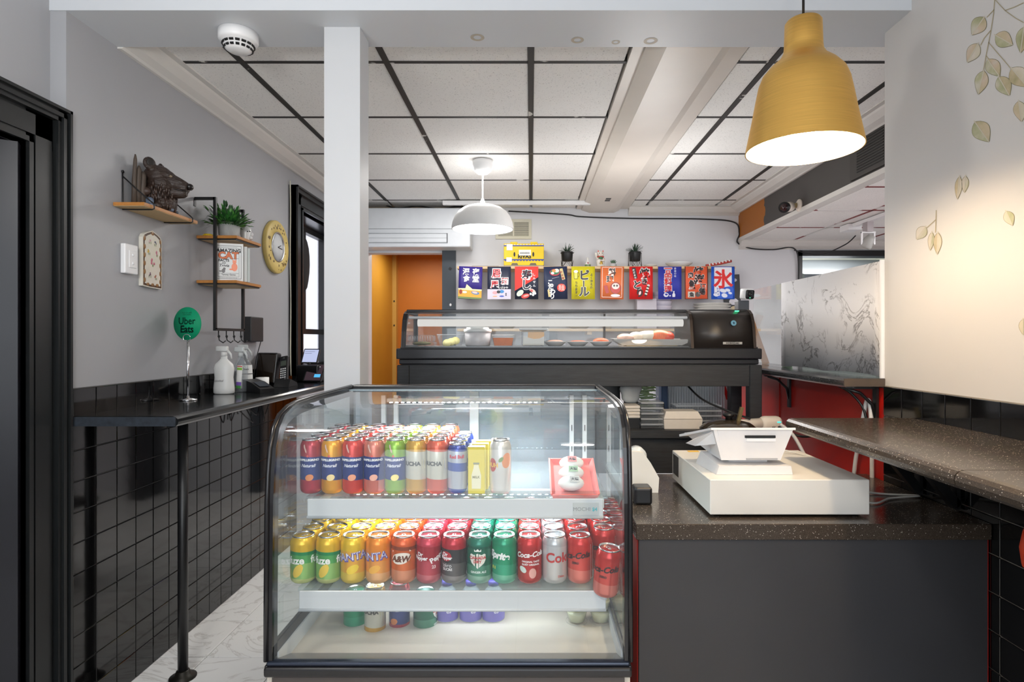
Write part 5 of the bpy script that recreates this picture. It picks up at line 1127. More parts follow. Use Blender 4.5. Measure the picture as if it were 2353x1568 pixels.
bt(o, '焼', 0.018, -0.040, 0.090, '1E1C20', 0.0024, 'E8D8D4', 0.0050); bt(o, '肉', -0.048, -0.066, 0.046, '1E1C20', 0.0018, 'E8D8D4', 0.0040); bt(o, '海', 0.024, -0.104, 0.086, '1E1C20', 0.0024, 'E8D8D4', 0.0050); bt(o, '鮮', -0.024, -0.150, 0.082, '1E1C20', 0.0024, 'E8D8D4', 0.0050); bt(o, '酒', 0.055, -0.168, 0.050, '1E1C20', 0.0018, 'E8D8D4', 0.0040); bt(o, '場', 0.046, -0.212, 0.056, '1E1C20', 0.0018, 'E8D8D4', 0.0040)
bp_(o, [(-0.072, -0.212), (-0.012, -0.212), (-0.012, -0.262), (-0.072, -0.262)], 'CFC9BE', 'stamp_print'); bt(o, '魚', -0.040, -0.237, 0.042, '1E1C20', 0.0012); be(o, 0.012, -0.236, 0.022, 0.022, '5A5450', 'fish_print')
o = banner(1634, '1C58C8', 'blue shaved ice banner with a big red character and white wave')
bp_(o, [(-0.074, -0.006), (0.074, -0.006), (0.074, -0.180), (-0.074, -0.225)], 'E6E4EA', 'white_panel')
bt(o, '氷', 0.002, -0.100, 0.165, 'DC2020', 0.0050)
bp_(o, [(-0.03, -0.180), (0.074, -0.166), (0.090, -0.190), (0.080, -0.270), (-0.05, -0.270)], '1C58C8', 'wave_base', 0.0028)
for (u, v, a, b2) in ((0.0, -0.205, 0.030, 0.016), (0.040, -0.200, 0.022, 0.013), (0.060, -0.225, 0.016, 0.010), (-0.06, -0.240, 0.022, 0.014), (0.012, -0.245, 0.026, 0.018)): be(o, u, v, a, b2, 'DDE2F0', 'wave_print', 0.0031, rot=-15)
bp_(o, [(-0.058, -0.170), (-0.034, -0.166), (-0.026, -0.246), (-0.052, -0.250)], 'E6E8F2', 'tag_print', 0.0034)
for k, c_ in enumerate('自家氷'): bt(o, c_, -0.046 + 0.003 * k, -0.185 - 0.024 * k, 0.017, '1C4EB4', 0.0003)
# dark poster at the wall corner
x_ = 1.79
po = MB().bx(-0.075, 0.075, 0, 0.004, -0.19, 0.19)
po = solo('poster', po, P('poster_black', '1B1B22', 0.4), 'black poster with a white emblem beside the blue banner', 'poster', None, (x_, 5.243, 1.745), (0, R(-3), 0))
be(po, 0.02, 0.14, 0.03, 0.016, 'B8B8C0', 'fan_emblem'); bt(po, '★★★', 0.0, 0.06, 0.03, 'D8C0C0', 0.0005, rot=90); be(po, 0.01, -0.12, 0.035, 0.03, 'C8B890', 'dish_print'); be(po, 0.01, -0.05, 0.04, 0.03, 'D8D8E0', 'round_emblem')
# ---- ornaments on the shelf
def sx_at(px, Y=5.1): return (px - VX) * Y / F
bx_ = thing('fruit_box', 'yellow cardboard fruit box with hand holes on the pine shelf', 'box', (sx_at(1204, 5.08), 5.10, ZSH + 0.001))
m_yel = P('yellow_carton_print', 'E2C012', 0.5, noise=(10, 0.04))
MB().rb(-0.170, 0.170, -0.10, 0.10, 0.006, 0.192, 0.003, 1).build('carton', m_yel, bx_)
MB().bx(-0.165, 0.165, -0.098, 0.098, 0, 0.006).build('base', P('grey_board', 'A8A49E', 0.6), bx_)
for s in (-1, 1): MB().rb(s * 0.085 - 0.03, s * 0.085 + 0.03, -0.10, -0.085, 0.190, 0.206, 0.003, 1).build('tab', m_yel, bx_)
yf_ = -0.1015
for z in (0.168, 0.050): MB().bx(-0.170, 0.170, yf_ - 0.0004, yf_ + 0.001, z, z + 0.010).build('blue_band', P('band_blue', '3C4486', 0.5), bx_)
for z, sg in ((0.178, -1), (0.050, 1)):
    for k in range(13): MB().poly([(-0.156 + 0.026 * k - 0.010, yf_ - 0.0008, z), (-0.156 + 0.026 * k + 0.010, yf_ - 0.0008, z), (-0.156 + 0.026 * k, yf_ - 0.0008, z - 0.010 * (1 if sg > 0 else -1))]).build('zigzag_print', ink('3C4486' if sg > 0 else 'D6CDB4'), bx_)
for s in (-1, 1):
    MB().prism([(s * 0.080 + 0.008 * math.cos(a), 0.100 + 0.020 * math.sin(a)) for a in [2 * math.pi * k / 12 for k in range(12)]], yf_ - 0.001, yf_ + 0.001, 'y').build('hand_hole', m_print, bx_)
    MB().prism([(s * 0.078 - 0.030, 0.008), (s * 0.078 + 0.030, 0.008), (s * 0.078 + 0.022, 0.026), (s * 0.078 - 0.022, 0.026)], yf_ - 0.001, yf_ + 0.001, 'y').build('vent_hole', P('vent_shadow_board', '6E6456', 0.7), bx_)
for (a, c, d, e) in ((-0.146, -0.096, 0.134, 0.186), (-0.148, -0.102, 0.036, 0.074)): MB().bx(a, c, yf_ - 0.0014, yf_, d, e).build('white_sticker', m_paper, bx_)
mb = MB(); flat_text(mb, 'RIVAS', frontM(0.006, yf_ - 0.0012, 0.083), 0.044, 0.0020); mb.build('lettering', m_print, bx_)
bl = MB().bx(-0.042, 0.060, yf_ - 0.0026, yf_ - 0.0016, 0.090, 0.138).build('barcode_label', m_paper, bx_)
for k in range(16): MB().bx(-0.034 + 0.0052 * k, -0.034 + 0.0052 * k + 0.002 + 0.0012 * (k % 2), yf_ - 0.0032, yf_ - 0.0026, 0.102, 0.118).build('barcode_bar', m_print, bl)
# two spiky plants in black pots on wire stands
def spiky(px, label, k):
    t = thing('potted_succulent', label, 'plant', (sx_at(px, 5.1), 5.1, ZSH + 0.001), 0.3 * k, 'spiky plants in black pots')
    MB().lathe([(0.040, 0.055), (0.047, 0.060), (0.051, 0.128), (0.052, 0.135), (0.047, 0.135), (0.046, 0.125), (0.001, 0.125)], 24).build('pot', P('matt_black_pot', '1E1F20', 0.5), t)
    for q in range(4):
        a = R(45 + 90 * q); c_, s_ = math.cos(a), math.sin(a)
        MB().tube([(0.056 * c_, 0.056 * s_, 0.125), (0.060 * c_, 0.060 * s_, 0.001)], 0.0022, 6).build('stand_leg', m_blackm, t)
        a2 = R(135 + 90 * q)
        MB().tube([(0.060 * c_, 0.060 * s_, 0.002), (0.052 * math.cos((a + a2) / 2), 0.052 * math.sin((a + a2) / 2), 0.06), (0.060 * math.cos(a2), 0.060 * math.sin(a2), 0.002)], 0.0018, 5).build('stand_wire', m_blackm, t)
    MB().tube([(0.056 * math.cos(R(15 * i)), 0.056 * math.sin(R(15 * i)), 0.124) for i in range(24)], 0.0022, 6, closed=True).build('stand_ring', m_blackm, t)
    rnd = random.Random(20 + k); m_ = P('dark_green_blade', '2E4634', 0.5, noise=(20, 0.2))
    for q in range(34):
        a = rnd.uniform(0, 6.28); el = rnd.uniform(0.25, 1.45); ln = 0.085 * rnd.uniform(0.75, 1.15)
        d = Vector((math.cos(a) * math.cos(el), math.sin(a) * math.cos(el), math.sin(el))); sd_ = Vector((-math.sin(a), math.cos(a), 0))
        b0 = Vector((0, 0, 0.126)); pts = [b0 + d * ln * f + Vector((0, 0, -0.012 * f * f * math.cos(el))) for f in (0, 0.35, 0.7, 1)]
        wd = [0.006, 0.0065, 0.004, 0.0003]; nr = d.cross(sd_) * 0.0012
        V = []
        for p, w2 in zip(pts, wd): V += [p - sd_ * w2, p + nr, p + sd_ * w2, p - nr]
        fs = []
        for i in range(3):
            for j in range(4): fs.append((4 * i + j, 4 * i + (j + 1) % 4, 4 * i + 4 + (j + 1) % 4, 4 * i + 4 + j))
        MB().add(V, fs, True).build('leaf_blade', m_, t)
spiky(1303, 'spiky plant in black pot on wire stand above the yellow banner', 0)
spiky(1459, 'spiky plant in black pot on wire stand beside the white dishes', 1)
# porcelain flask
t = thing('porcelain_flask', 'small white flask painted with flowers on the pine shelf', 'flask', (sx_at(1350), 5.08, ZSH + 0.001))
MB().lathe([(0.020, 0), (0.024, 0.006), (0.025, 0.026), (0.017, 0.046), (0.009, 0.060), (0.010, 0.078), (0.012, 0.082), (0.001, 0.080)], 22).build('body', P('porcelain_white', 'DAD8D2', 0.2), t)
MB().lathe_open([(0.0248, 0.008), (0.0258, 0.016), (0.0258, 0.022)], 22).build('painted_band', P('green_paint_band', '5E7A4A', 0.3, noise=(80, 0.5)), t)
MB().ell((0, -0.024, 0.034), (0.007, 0.003, 0.007), 10, 6).build('painted_flower', P('rose_paint', 'B05A62', 0.3), t)
# beckoning cat figurine
ct = thing('lucky_cat', 'white beckoning cat figurine with red ears and green collar', 'figurine', (sx_at(1379), 5.07, ZSH + 0.001))
m_cat = P('glazed_white', 'E2DCD2', 0.22)
mb = MB().ell((0, 0.01, 0.045), (0.036, 0.030, 0.048), 18, 12).ell((0, 0, 0.112), (0.030, 0.026, 0.027), 18, 12).ell((0.0, -0.01, 0.012), (0.036, 0.034, 0.014), 16, 8)
mb.tube([(-0.026, -0.012, 0.070), (-0.040, -0.016, 0.092), (-0.041, -0.020, 0.122)], [0.010, 0.010, 0.012], 10)
mb.tube([(0.024, -0.012, 0.075), (0.026, -0.030, 0.055), (0.008, -0.034, 0.050)], [0.010, 0.010, 0.010], 10)
for s in (-1, 1): mb.prism([(s * 0.010, 0.128), (s * 0.029, 0.124), (s * 0.022, 0.152)], -0.006, 0.006, 'y')
remesh(mb, 'body', m_cat, 0.003, 2, ct)
for s in (-1, 1):
    MB().prism([(s * 0.014, 0.133), (s * 0.026, 0.130), (s * 0.021, 0.147)], -0.0085, -0.004, 'y').build('inner_ear', m_redink, ct)
    MB().ell((s * 0.011, -0.0245, 0.116), (0.005, 0.003, 0.003), 10, 6).build('eye', m_print, ct)
MB().ell((0, -0.027, 0.107), (0.0025, 0.002, 0.002), 8, 6).build('nose', P('nose_pink', 'B45A50', 0.4), ct)
MB().tube([(0.028 * math.cos(R(20 * i)), 0.003 + 0.026 * math.sin(R(20 * i)), 0.088) for i in range(18)], 0.004, 8, closed=True).build('collar', m_redink, ct)
MB().ell((0, -0.026, 0.076), (0.018, 0.006, 0.012), 12, 8).build('bib', P('green_bib', '3E7048', 0.4), ct)
MB().ell((0.002, -0.036, 0.030), (0.013, 0.004, 0.020), 12, 8).build('coin', P('gold_coin', 'A8883C', 0.35, 0.4, noise=(90, 0.5)), ct)
for s in (-1, 1): MB().ell((s * 0.027, -0.030, 0.062 if s > 0 else 0.085), (0.007, 0.004, 0.008), 10, 6).build('painted_patch', P('orange_patch', 'A8502C', 0.4), ct)
# little succulent
t = thing('potted_succulent', 'tiny grey-green succulent in a round white pot', 'plant', (sx_at(1408), 5.07, ZSH + 0.001))
MB().lathe([(0.020, 0), (0.028, 0.006), (0.029, 0.020), (0.022, 0.032), (0.001, 0.030)], 20).build('pot', P('grey_white_pot', 'BDBCBC', 0.4), t)
for q in range(14):
    a = q * 2.4; el = 0.6 + 0.06 * q; d = Vector((math.cos(a) * math.cos(el), math.sin(a) * math.cos(el), math.sin(el)))
    MB().tube([Vector((0, 0, 0.028)), Vector((0, 0, 0.028)) + d * 0.02, Vector((0, 0, 0.028)) + d * 0.040], [0.005, 0.005, 0.0006], 6).build('leaf_blade', P('succulent_green', '55705A', 0.5), t)
# dishes
def dish(px, r, h, label, y=5.09):
    solo('dish', MB().lathe([(r * 0.55, 0), (r * 0.6, 0.002), (r * 0.97, h * 0.8), (r, h), (r * 0.97, h), (r * 0.58, 0.006), (0.001, 0.005)], 32), m_plate, label, 'dish', None, (sx_at(px, y), y, ZSH + 0.001))
dish(1495, 0.055, 0.022, 'small shallow white dish beside the spiky plant')
dish(1560, 0.115, 0.038, 'wide white serving dish on the pine shelf')
ro = MB(); random.seed(4)
ro.tube([(-0.11, 0, 0.008), (0.02, 0.0, 0.028), (0.11, 0, 0.048)], 0.012, 8)
fn = solo('folded_fan', ro, P('striped_fan', 'B8433A', 0.5, noise=(4, 0.0)), 'rolled red and white striped fan above the blue banner', 'fan', None, (sx_at(1648), 5.06, ZSH + 0.004))
for k in range(7): MB().tube([(-0.085 + 0.028 * k, -0.001, 0.012 + 0.0062 * k), (-0.075 + 0.028 * k, -0.001, 0.0145 + 0.0062 * k)], 0.0126, 8).build('white_stripe', m_whiteink, fn)
solo('dark_tray', MB().prism([(-0.115, 0), (0.115, 0), (0.13, 0.010), (-0.10, 0.010)], -0.05, 0.06, 'y'), P('navy_tray', '23263E', 0.4), 'flat dark navy tray lying on the pine shelf', 'tray', None, (sx_at(1112), 5.12, ZSH + 0.001))
# ---- goods on the lower shelf (seen over and through the sushi case)
zl = 1.451
solo('paper_stack', MB().rb(-0.085, 0.085, -0.06, 0.06, 0, 0.26, 0.004, 1), P('wrapped_paper', 'CCC8D0', 0.4, noise=(10, 0.04)), 'plastic wrapped stack of white paper on the lower shelf', 'stack', None, (sx_at(1484), 5.11, zl))
t = thing('paper_cup_sleeve', 'round stack of white paper bowls wrapped in plastic', 'stack', (sx_at(1524), 5.13, zl))
for k in range(8): MB().lathe([(0.070, 0.04 * k), (0.080, 0.04 * k + 0.034), (0.083, 0.04 * k + 0.038), (0.001, 0.04 * k + 0.036)], 24).build('bowl', P('paper_bowl', 'D2CEDA', 0.4), t)
t = thing('plate_stack', 'stack of fluted white foam plates on the lower shelf', 'stack', (sx_at(1637), 5.11, zl))
for k in range(10): MB().lathe([(0.12, 0.022 * k), (0.16, 0.022 * k + 0.018), (0.162, 0.022 * k + 0.020), (0.001, 0.022 * k + 0.012)], 28, (0.004 * math.sin(k * 2.1), 0, 0)).build('plate', P('foam_plate', 'D6D4D0', 0.5), t)
for k, (px, r, h, c_, lab) in enumerate(((1110, 0.05, 0.10, 'BFC6C6', 'pale grey jar on the lower shelf behind the sushi case'), (1165, 0.07, 0.06, '9AA2A2', 'steel mixing bowl on the lower shelf behind the sushi case'), (1330, 0.09, 0.05, 'C6C8C8', 'stack of steel bowls on the lower shelf'), (1395, 0.05, 0.14, 'C8CACA', 'clear canister on the lower shelf behind the sushi case'))):
    solo('kitchen_vessel', MB().lathe([(r * 0.7, 0), (r, h * 0.3), (r, h), (r * 0.95, h), (r * 0.9, h * 0.4), (0.001, h * 0.2)], 24), P('vessel_' + c_, c_, 0.3, 0.3), lab, 'vessel', None, (sx_at(px), 5.11, zl))
solo('dark_cabinet', MB().rb(-0.07, 0.07, -0.14, 0.14, 0, 1.42, 0.004, 1), P('charcoal_cabinet', '3A3C40', 0.4), 'narrow charcoal cabinet standing against the back wall', 'cabinet', None, (0.155, 5.10, 0))
# ---- security camera on top of the sushi case
wc = thing('security_camera', 'white cube camera with black lens on the sushi case', 'camera', ((1712 - VX) * 3.08 / F, 3.10, 1.509))
MB().rb(-0.032, 0.026, -0.012, 0.05, 0, 0.055, 0.004, 2).build('stand', P('grey_mount', '4A4E56', 0.4), wc)
hd = MB().rb(-0.028, 0.028, -0.025, 0.025, -0.028, 0.028, 0.009, 3, True).build('housing', m_whitep, wc, (0.012, -0.012, 0.088), (R(8), 0, R(14)))
MB().rb(-0.023, 0.023, -0.030, -0.024, -0.023, 0.023, 0.008, 3, True).build('face', m_black, hd)
MB().lathe([(0.012, 0), (0.012, 0.004), (0.008, 0.005), (0.006, 0.002), (0.001, 0.002)], 20).build('lens', P('lens_glass', '0C0E12', 0.05), hd, (0, -0.030, 0.002), (R(90), 0, 0))
MB().ell((0, -0.031, -0.017), (0.0022, 0.001, 0.0022), 8, 6).build('indicator', emis('green_led', (0.1, 1.0, 0.4), 2.0), hd)
solo('easel', MB().sq([(0, 0, 0), (0.045, 0, 0.30)], 0.030), m_wood, 'orange wooden easel leg leaning behind the sushi case', 'easel', None, ((1772 - VX) * 3.45 / F - 0.03, 3.45, 1.215), (0, R(-28), 0))
# ---- air conditioner above the hall opening
ac = thing('air_conditioner', 'white wall air conditioner above the hallway opening', 'air conditioner', (-1.05, YB, 2.146))
MB().rb(-0.52, 0.533, -0.235, -0.002, 0.0, 0.335, 0.012, 3).build('casing', P('ac_white', 'D5D9DD', 0.35), ac)
MB().bx(-0.52, 0.533, -0.2375, -0.233, 0.152, 0.156).build('panel_gap', P('gap_grey', '8A8E92', 0.5), ac)
lv = MB().rb(-0.51, 0.335, -0.243, -0.233, 0.038, 0.112, 0.003, 1).build('louvre', P('ac_white', 'D5D9DD', 0.35), ac)
for a in ((-0.51, 0.34, 0.034, 0.036), (-0.51, 0.34, 0.074, 0.076), (-0.51, 0.34, 0.114, 0.116)): MB().bx(a[0], a[1], -0.2445, -0.240, a[2], a[3]).build('louvre_line', P('gap_grey', '8A8E92', 0.5), lv)
MB().bx(0.336, 0.341, -0.2445, -0.233, 0.034, 0.116).build('louvre_line', P('gap_dark', '4A4C50', 0.5), lv)
# ---- return-air grille
vg = thing('vent_grille', 'cream metal vent grille high on the back wall', 'vent', (sx_at(1180, YB), YB, HC + (VY - 527) * YB / F))
MB().bx(-0.16, 0.16, -0.012, -0.002, -0.088, 0.088).build('frame', P('cream_metal', 'CFCBB8', 0.45), vg)
MB().bx(-0.135, 0.135, -0.0145, -0.012, -0.062, 0.062).build('recess', P('vent_dark', '4A4840', 0.6), vg)
sl = MB().bx(-0.135, 0.135, -0.018, -0.0145, -0.0022, 0.0022).mesh('slat', P('cream_metal', 'CFCBB8', 0.45))
for k in range(14): inst('slat', sl, vg, (0, 0, -0.058 + 0.009 * k), (R(0), 0, 0))
MB().bx(-0.006, 0.006, -0.019, -0.012, -0.064, 0.064).build('centre_bar', P('cream_metal', 'CFCBB8', 0.45), vg)
# ================================================================== LAMPS
def brushed_gold():
    m = P('brushed_gold', 'F2BE66', 0.34, 1.0, noise=(9, 0.10), stretch=(1, 1, 60)); n, l = nodes(m); b = n['Principled BSDF']
    v = n.new('ShaderNodeTexNoise'); v.inputs['Scale'].default_value = 8; v.inputs['Detail'].default_value = 6
    mp = n.new('ShaderNodeMapping'); mp.inputs['Scale'].default_value = (1, 1, 90); l.new(n['Texture Coordinate'].outputs['Object'], mp.inputs['Vector']); l.new(mp.outputs[0], v.inputs['Vector'])
    mr = n.new('ShaderNodeMapRange'); mr.inputs['To Min'].default_value = 0.28; mr.inputs['To Max'].default_value = 0.55; l.new(v.outputs['Fac'], mr.inputs['Value']); l.new(mr.outputs[0], b.inputs['Roughness'])
    bp = n.new('ShaderNodeBump'); bp.inputs['Strength'].default_value = 0.12; bp.inputs['Distance'].default_value = 0.001; l.new(v.outputs['Fac'], bp.inputs['Height']); l.new(bp.outputs[0], b.inputs['Normal'])
    b.inputs['Anisotropic'].default_value = 0.6; return m
def spot(name, loc, power, col, radius=0.04, angle=140, blend=0.3):
    l = bpy.data.lights.new(name, 'SPOT'); l.energy = power; l.color = col; l.shadow_soft_size = radius; l.spot_size = R(angle); l.spot_blend = blend
    o = bpy.data.objects.new(name, l); C.objects.link(o); o.location = loc; return o
m_gold = brushed_gold()
gp = [(0.046, 0.370), (0.050, 0.366), (0.052, 0.300), (0.054, 0.282), (0.066, 0.262), (0.092, 0.240), (0.112, 0.216), (0.122, 0.190), (0.130, 0.150), (0.140, 0.095), (0.150, 0.045), (0.159, 0.0)]
GX, GY = (1846 - VX) * 1.70 / F, 1.70
GZ = HC + (VY - 345) * GY / F
def gold_lamp(x, y, z, label):
    t = thing('pendant_lamp', label, 'lamp', (x, y, z), 0, 'gold pendant lamps')
    inn2 = [(r - 0.003, h) for r, h in reversed(gp)]
    mb = MB().lathe_open(gp, 64); mb.add(*[[(0, 0, 0)] * 0, []])
    mb.build('shade', m_gold, t)
    MB().lathe_open(inn2, 64).build('shade_lining', P('warm_white_lining', 'F2E6D0', 0.6), t)
    MB().lathe_open([(gp[-1][0], 0.0), (gp[-1][0] - 0.003, 0.0)], 64).build('rim', m_gold, t)
    MB().lathe([(0.050, 0.364), (0.046, 0.372), (0.008, 0.374), (0.008, 0.390)], 32).build('cap', m_gold, t)
    MB().tube([(0, 0, 0.37), (0, 0, 2.9 - z)], 0.0035, 8).build('cord', m_black, t)
    MB().ell((0, 0, 0.085), (0.055, 0.055, 0.062), 20, 14).build('bulb', emis('warm_bulb', (1.0, 0.78, 0.52), 150), t)
    MB().lathe([(0.018, 0.13), (0.018, 0.28)], 16).build('lamp_holder', m_whitep, t)
    return t
gold_lamp(GX, GY, GZ, 'brushed gold bell-shaped pendant lamp over the service counter')
gold_lamp(GX + 0.02, 0.35, GZ, 'added brushed gold pendant lamp out of view near the shop front')  # second pendant added out of view, standing for bulbs reflected in the case glass
WX, WY_ = (1109 - VX) * 3.85 / F, 3.85
WZ = HC + (VY - 527) * WY_ / F
t = thing('pendant_lamp', 'white dome pendant lamp over the kitchen aisle', 'lamp', (WX, WY_, WZ))
wp_ = [(0.012, 0.158), (0.040, 0.157), (0.085, 0.151), (0.125, 0.137), (0.158, 0.113), (0.182, 0.080), (0.196, 0.044), (0.2015, 0.014), (0.2000, 0.0)]
MB().lathe_open(wp_, 56).lathe_open([(0.2015, 0), (0.196, 0.0)], 56).build('shade', P('satin_white_shade', 'F0F0EF', 0.4), t)
MB().lathe_open([(r - 0.004, h - 0.002) for r, h in wp_], 56).build('shade_lining', P('white_lining', 'F4F4F4', 0.6), t)
MB().lathe([(0.1955, 0.004), (0.1955, 0.008), (0.001, 0.010)], 48).build('diffuser', emis('cool_diffuser', (1.0, 0.99, 0.96), 3.2), t)
MB().tube([(0, 0, 0.168), (0, 0, ZC - WZ - 0.05)], 0.006, 10).build('stem', m_whitep, t)
MB().lathe([(0.018, 0.166), (0.016, 0.180), (0.007, 0.200)], 20).build('stem_collar', m_whitep, t)
h0 = ZC - WZ
MB().lathe([(0.012, h0 - 0.095), (0.034, h0 - 0.092), (0.058, h0 - 0.070), (0.066, h0 - 0.030), (0.066, h0 - 0.008)], 32).build('canopy', m_whitep, t)
point('white_pendant_uplight', (WX, WY_, WZ + 0.26), 1.3, (1.0, 0.98, 0.95), 0.10)
spot('white_pendant_light', (WX, WY_, WZ - 0.01), 60, (1.0, 0.98, 0.95), 0.16, 132, 0.6)
def added_globe(x, y, z, label):  # lamps added out of view to brighten ceiling, walls and aisle floor
    t = thing('added_globe', label, 'lamp', (x, y, z), 0, 'added globe lamps out of view')
    MB().ell((0, 0, 0), (0.09, 0.09, 0.09), 24, 16).build('globe', emis('opal_globe', (1.0, 0.97, 0.92), 4.0), t)
    MB().lathe([(0.04, 0.085), (0.03, 0.11), (0.008, 0.12)], 20).build('cap', m_blackm, t)
    MB().tube([(0, 0, 0.11), (0, 0, 2.9 - z)], 0.004, 8).build('cord', m_black, t)
    point('added_globe_light', (x, y, z - 0.14), 17, (1.0, 0.97, 0.92), 0.09)
added_globe(-0.95, 0.85, 2.20, 'added opal globe lamp out of view near the doorway')
added_globe(0.25, -0.1, 2.12, 'added opal globe lamp out of view in the front room')
# smoke detector under the beam
t = thing('smoke_detector', 'round white smoke detector under the ceiling beam', 'smoke detector', (-1.072, 2.16, ZBEAM))
MB().lathe([(0.068, -0.001), (0.068, -0.030), (0.062, -0.038), (0.055, -0.040), (0.046, -0.062), (0.034, -0.070), (0.001, -0.072)], 40).build('housing', m_whitep, t)
for q in range(16):
    a = 2 * math.pi * q / 16
    for r_, z_, s_ in ((0.0525, -0.047, 0.0075), (0.047, -0.060, 0.0062)):
        MB().bx(-s_, s_, -0.003, 0.003, -0.0032, 0.0032).build('vent_slot', m_print, t, (r_ * math.cos(a), r_ * math.sin(a), z_), (R(-62), 0, a - math.pi / 2))
# bullet camera on the bulkhead
cp = atX(1838, 472, XB)
t = thing('security_camera', 'cream bullet camera mounted on the dark bulkhead', 'camera', (XB, cp.y, cp.z))
MB().lathe([(0.042, 0), (0.042, 0.010), (0.024, 0.022), (0.016, 0.024)], 24).build('mount', m_creamp, t, None, (0, R(-90), 0))
MB().tube([(-0.02, 0, 0), (-0.06, 0.0, -0.006), (-0.075, -0.01, -0.012)], [0.018, 0.016, 0.016], 10).build('arm', P('brass_arm', 'B8A67C', 0.35, 0.5), t)
q0 = Vector((-0.07, -0.005, -0.012)); q1 = Vector((-0.145, -0.10, -0.036))
MB().tube([q0, q1], 0.034, 20).build('barrel', m_creamp, t)
MB().tube([q1 + (q0 - q1) * 0.001, q1 + (q1 - q0) * 0.22], 0.036, 20).build('lens_hood', m_black, t)
MB().tube([q1 + (q1 - q0) * 0.2205, q1 + (q1 - q0) * 0.24], 0.024, 16).build('lens', P('lens_red', '2A0E10', 0.05), t)
# dark louvre on the bulkhead
v0, v1 = atX(2040, 300, XB), atX(1966, 400, XB)
t = thing('vent_grille', 'dark louvred vent grille on the bulkhead', 'vent', (XB - 0.001, (2.20 + 3.35) / 2, ZLOW + 0.155))
MB().bx(-0.012, 0, -0.62, 0.62, -0.115, 0.105).build('frame', P('bulk_vent', '3B3835', 0.5), t)
sl = MB().bx(-0.006, 0.0, -0.125, 0.125, -0.0035, 0.0035).mesh('slat', P('vent_slot_black', '100F0E', 0.6))
for c_ in (-0.42, -0.14, 0.14, 0.42):
    for k in range(12): inst('slat', sl, t, (-0.0085, c_, -0.085 + 0.0150 * k))
# track light in the side kitchen
t = thing('track_light', 'white ceiling track with a lamp head in the side kitchen', 'light fixture', (2.42, 3.9, ZLOW))
MB().bx(-0.02, 0.02, -0.9, 0.55, -0.030, -0.006).build('track', m_whitep, t)
MB().bx(-0.05, 0.05, 0.50, 0.62, -0.05, -0.006).build('feed_box', m_whitep, t)
MB().bx(-0.022, 0.022, 0.30, 0.36, -0.10, -0.030).build('adapter', P('grey_adapter', 'B0A8AA', 0.4), t)
MB().sq([(-0.045, 0.33, -0.10), (-0.045, 0.33, -0.19)], 0.010).sq([(0.045, 0.33, -0.10), (0.045, 0.33, -0.19)], 0.010).bx(-0.05, 0.05, 0.32, 0.34, -0.108, -0.098).build('yoke', m_whitep, t)
MB().lathe([(0.022, 0.05), (0.034, 0.02), (0.042, -0.03), (0.040, -0.045), (0.001, -0.044)], 24).build('lamp_head', P('lamp_grey', 'A8A8A4', 0.35), t, (0, 0.33, -0.17), (R(25), R(20), 0))

# ================================================================== TILL ON THE WORKTOP
DX0, DX1, DYF, DYR = 0.521, 0.985, 1.713, 2.17
t = thing('cash_drawer', 'cream white cash drawer on the speckled worktop', 'cash drawer', ((DX0 + DX1) / 2, (DYF + DYR) / 2, ZCT))
m_drawer = P('drawer_white', 'E6E2DA', 0.35, noise=(5, 0.01))
hw, hd_ = (DX1 - DX0) / 2, (DYR - DYF) / 2
MB().rb(-hw, hw, -hd_, hd_, 0.008, 0.110, 0.002, 1).build('body', m_drawer, t)
for sx in (-1, 1):
    for sy in (-1, 1): MB().lathe([(0.012, 0), (0.012, 0.008)], 12).build('foot', m_black, t, (sx * (hw - 0.03), sy * (hd_ - 0.03), 0))
MB().bx(-hw - 0.0008, -hw, hd_ - 0.09, hd_ - 0.012, 0.030, 0.100).build('side_label', P('dark_label', '3A3836', 0.4, noise=(60, 0.5)), t)
MB().bx(-hw + 0.05, -hw + 0.09, hd_ - 0.035, hd_ - 0.012, 0.110, 0.1108).build('yellow_note', P('yellow_note', 'E8B81C', 0.5), t)
zt = ZCT + 0.1105
t = thing('payment_terminal', 'white tilted card terminal on a swivel base on the cash drawer', 'terminal', ((1713 - VX) * 1.85 / F, 1.86, zt))
m_term = P('terminal_white', 'DEDCDC', 0.3); t.scale = (1, 1, 0.9)
MB().add([(-0.115, -0.085, 0), (0.115, -0.085, 0), (0.10, 0.085, 0), (-0.13, 0.085, 0), (-0.105, -0.082, 0.028), (0.112, -0.082, 0.028), (0.09, 0.07, 0.036), (-0.12, 0.06, 0.050)],
         [(0, 1, 2, 3), (4, 5, 6, 7), (0, 1, 5, 4), (1, 2, 6, 5), (2, 3, 7, 6), (3, 0, 4, 7)]).build('base', m_term, t)
MB().bx(-0.06, 0.06, -0.03, 0.03, 0.030, 0.060).build('neck', m_term, t)
# tilted head: back shell seen from the customer side
hv = [(-0.095, -0.070, 0.045), (0.085, -0.070, 0.045), (0.128, -0.062, 0.150), (-0.118, -0.062, 0.150), (-0.095, 0.045, 0.045), (0.085, 0.045, 0.045), (0.118, 0.115, 0.118), (-0.16, 0.115, 0.105)]
MB().add(hv, [(0, 1, 2, 3), (4, 5, 6, 7), (0, 1, 5, 4), (1, 2, 6, 5), (2, 3, 7, 6), (3, 0, 4, 7)]).build('head_shell', m_term, t)
MB().add([(-0.125, -0.068, 0.147), (0.132, -0.068, 0.147), (0.125, 0.12, 0.112), (-0.175, 0.12, 0.090), (-0.125, -0.066, 0.154), (0.132, -0.066, 0.154), (0.125, 0.122, 0.120), (-0.175, 0.122, 0.098)], [(0, 1, 2, 3), (4, 5, 6, 7), (0, 1, 5, 4), (1, 2, 6, 5), (2, 3, 7, 6), (3, 0, 4, 7)]).build('screen_rim', m_term, t)
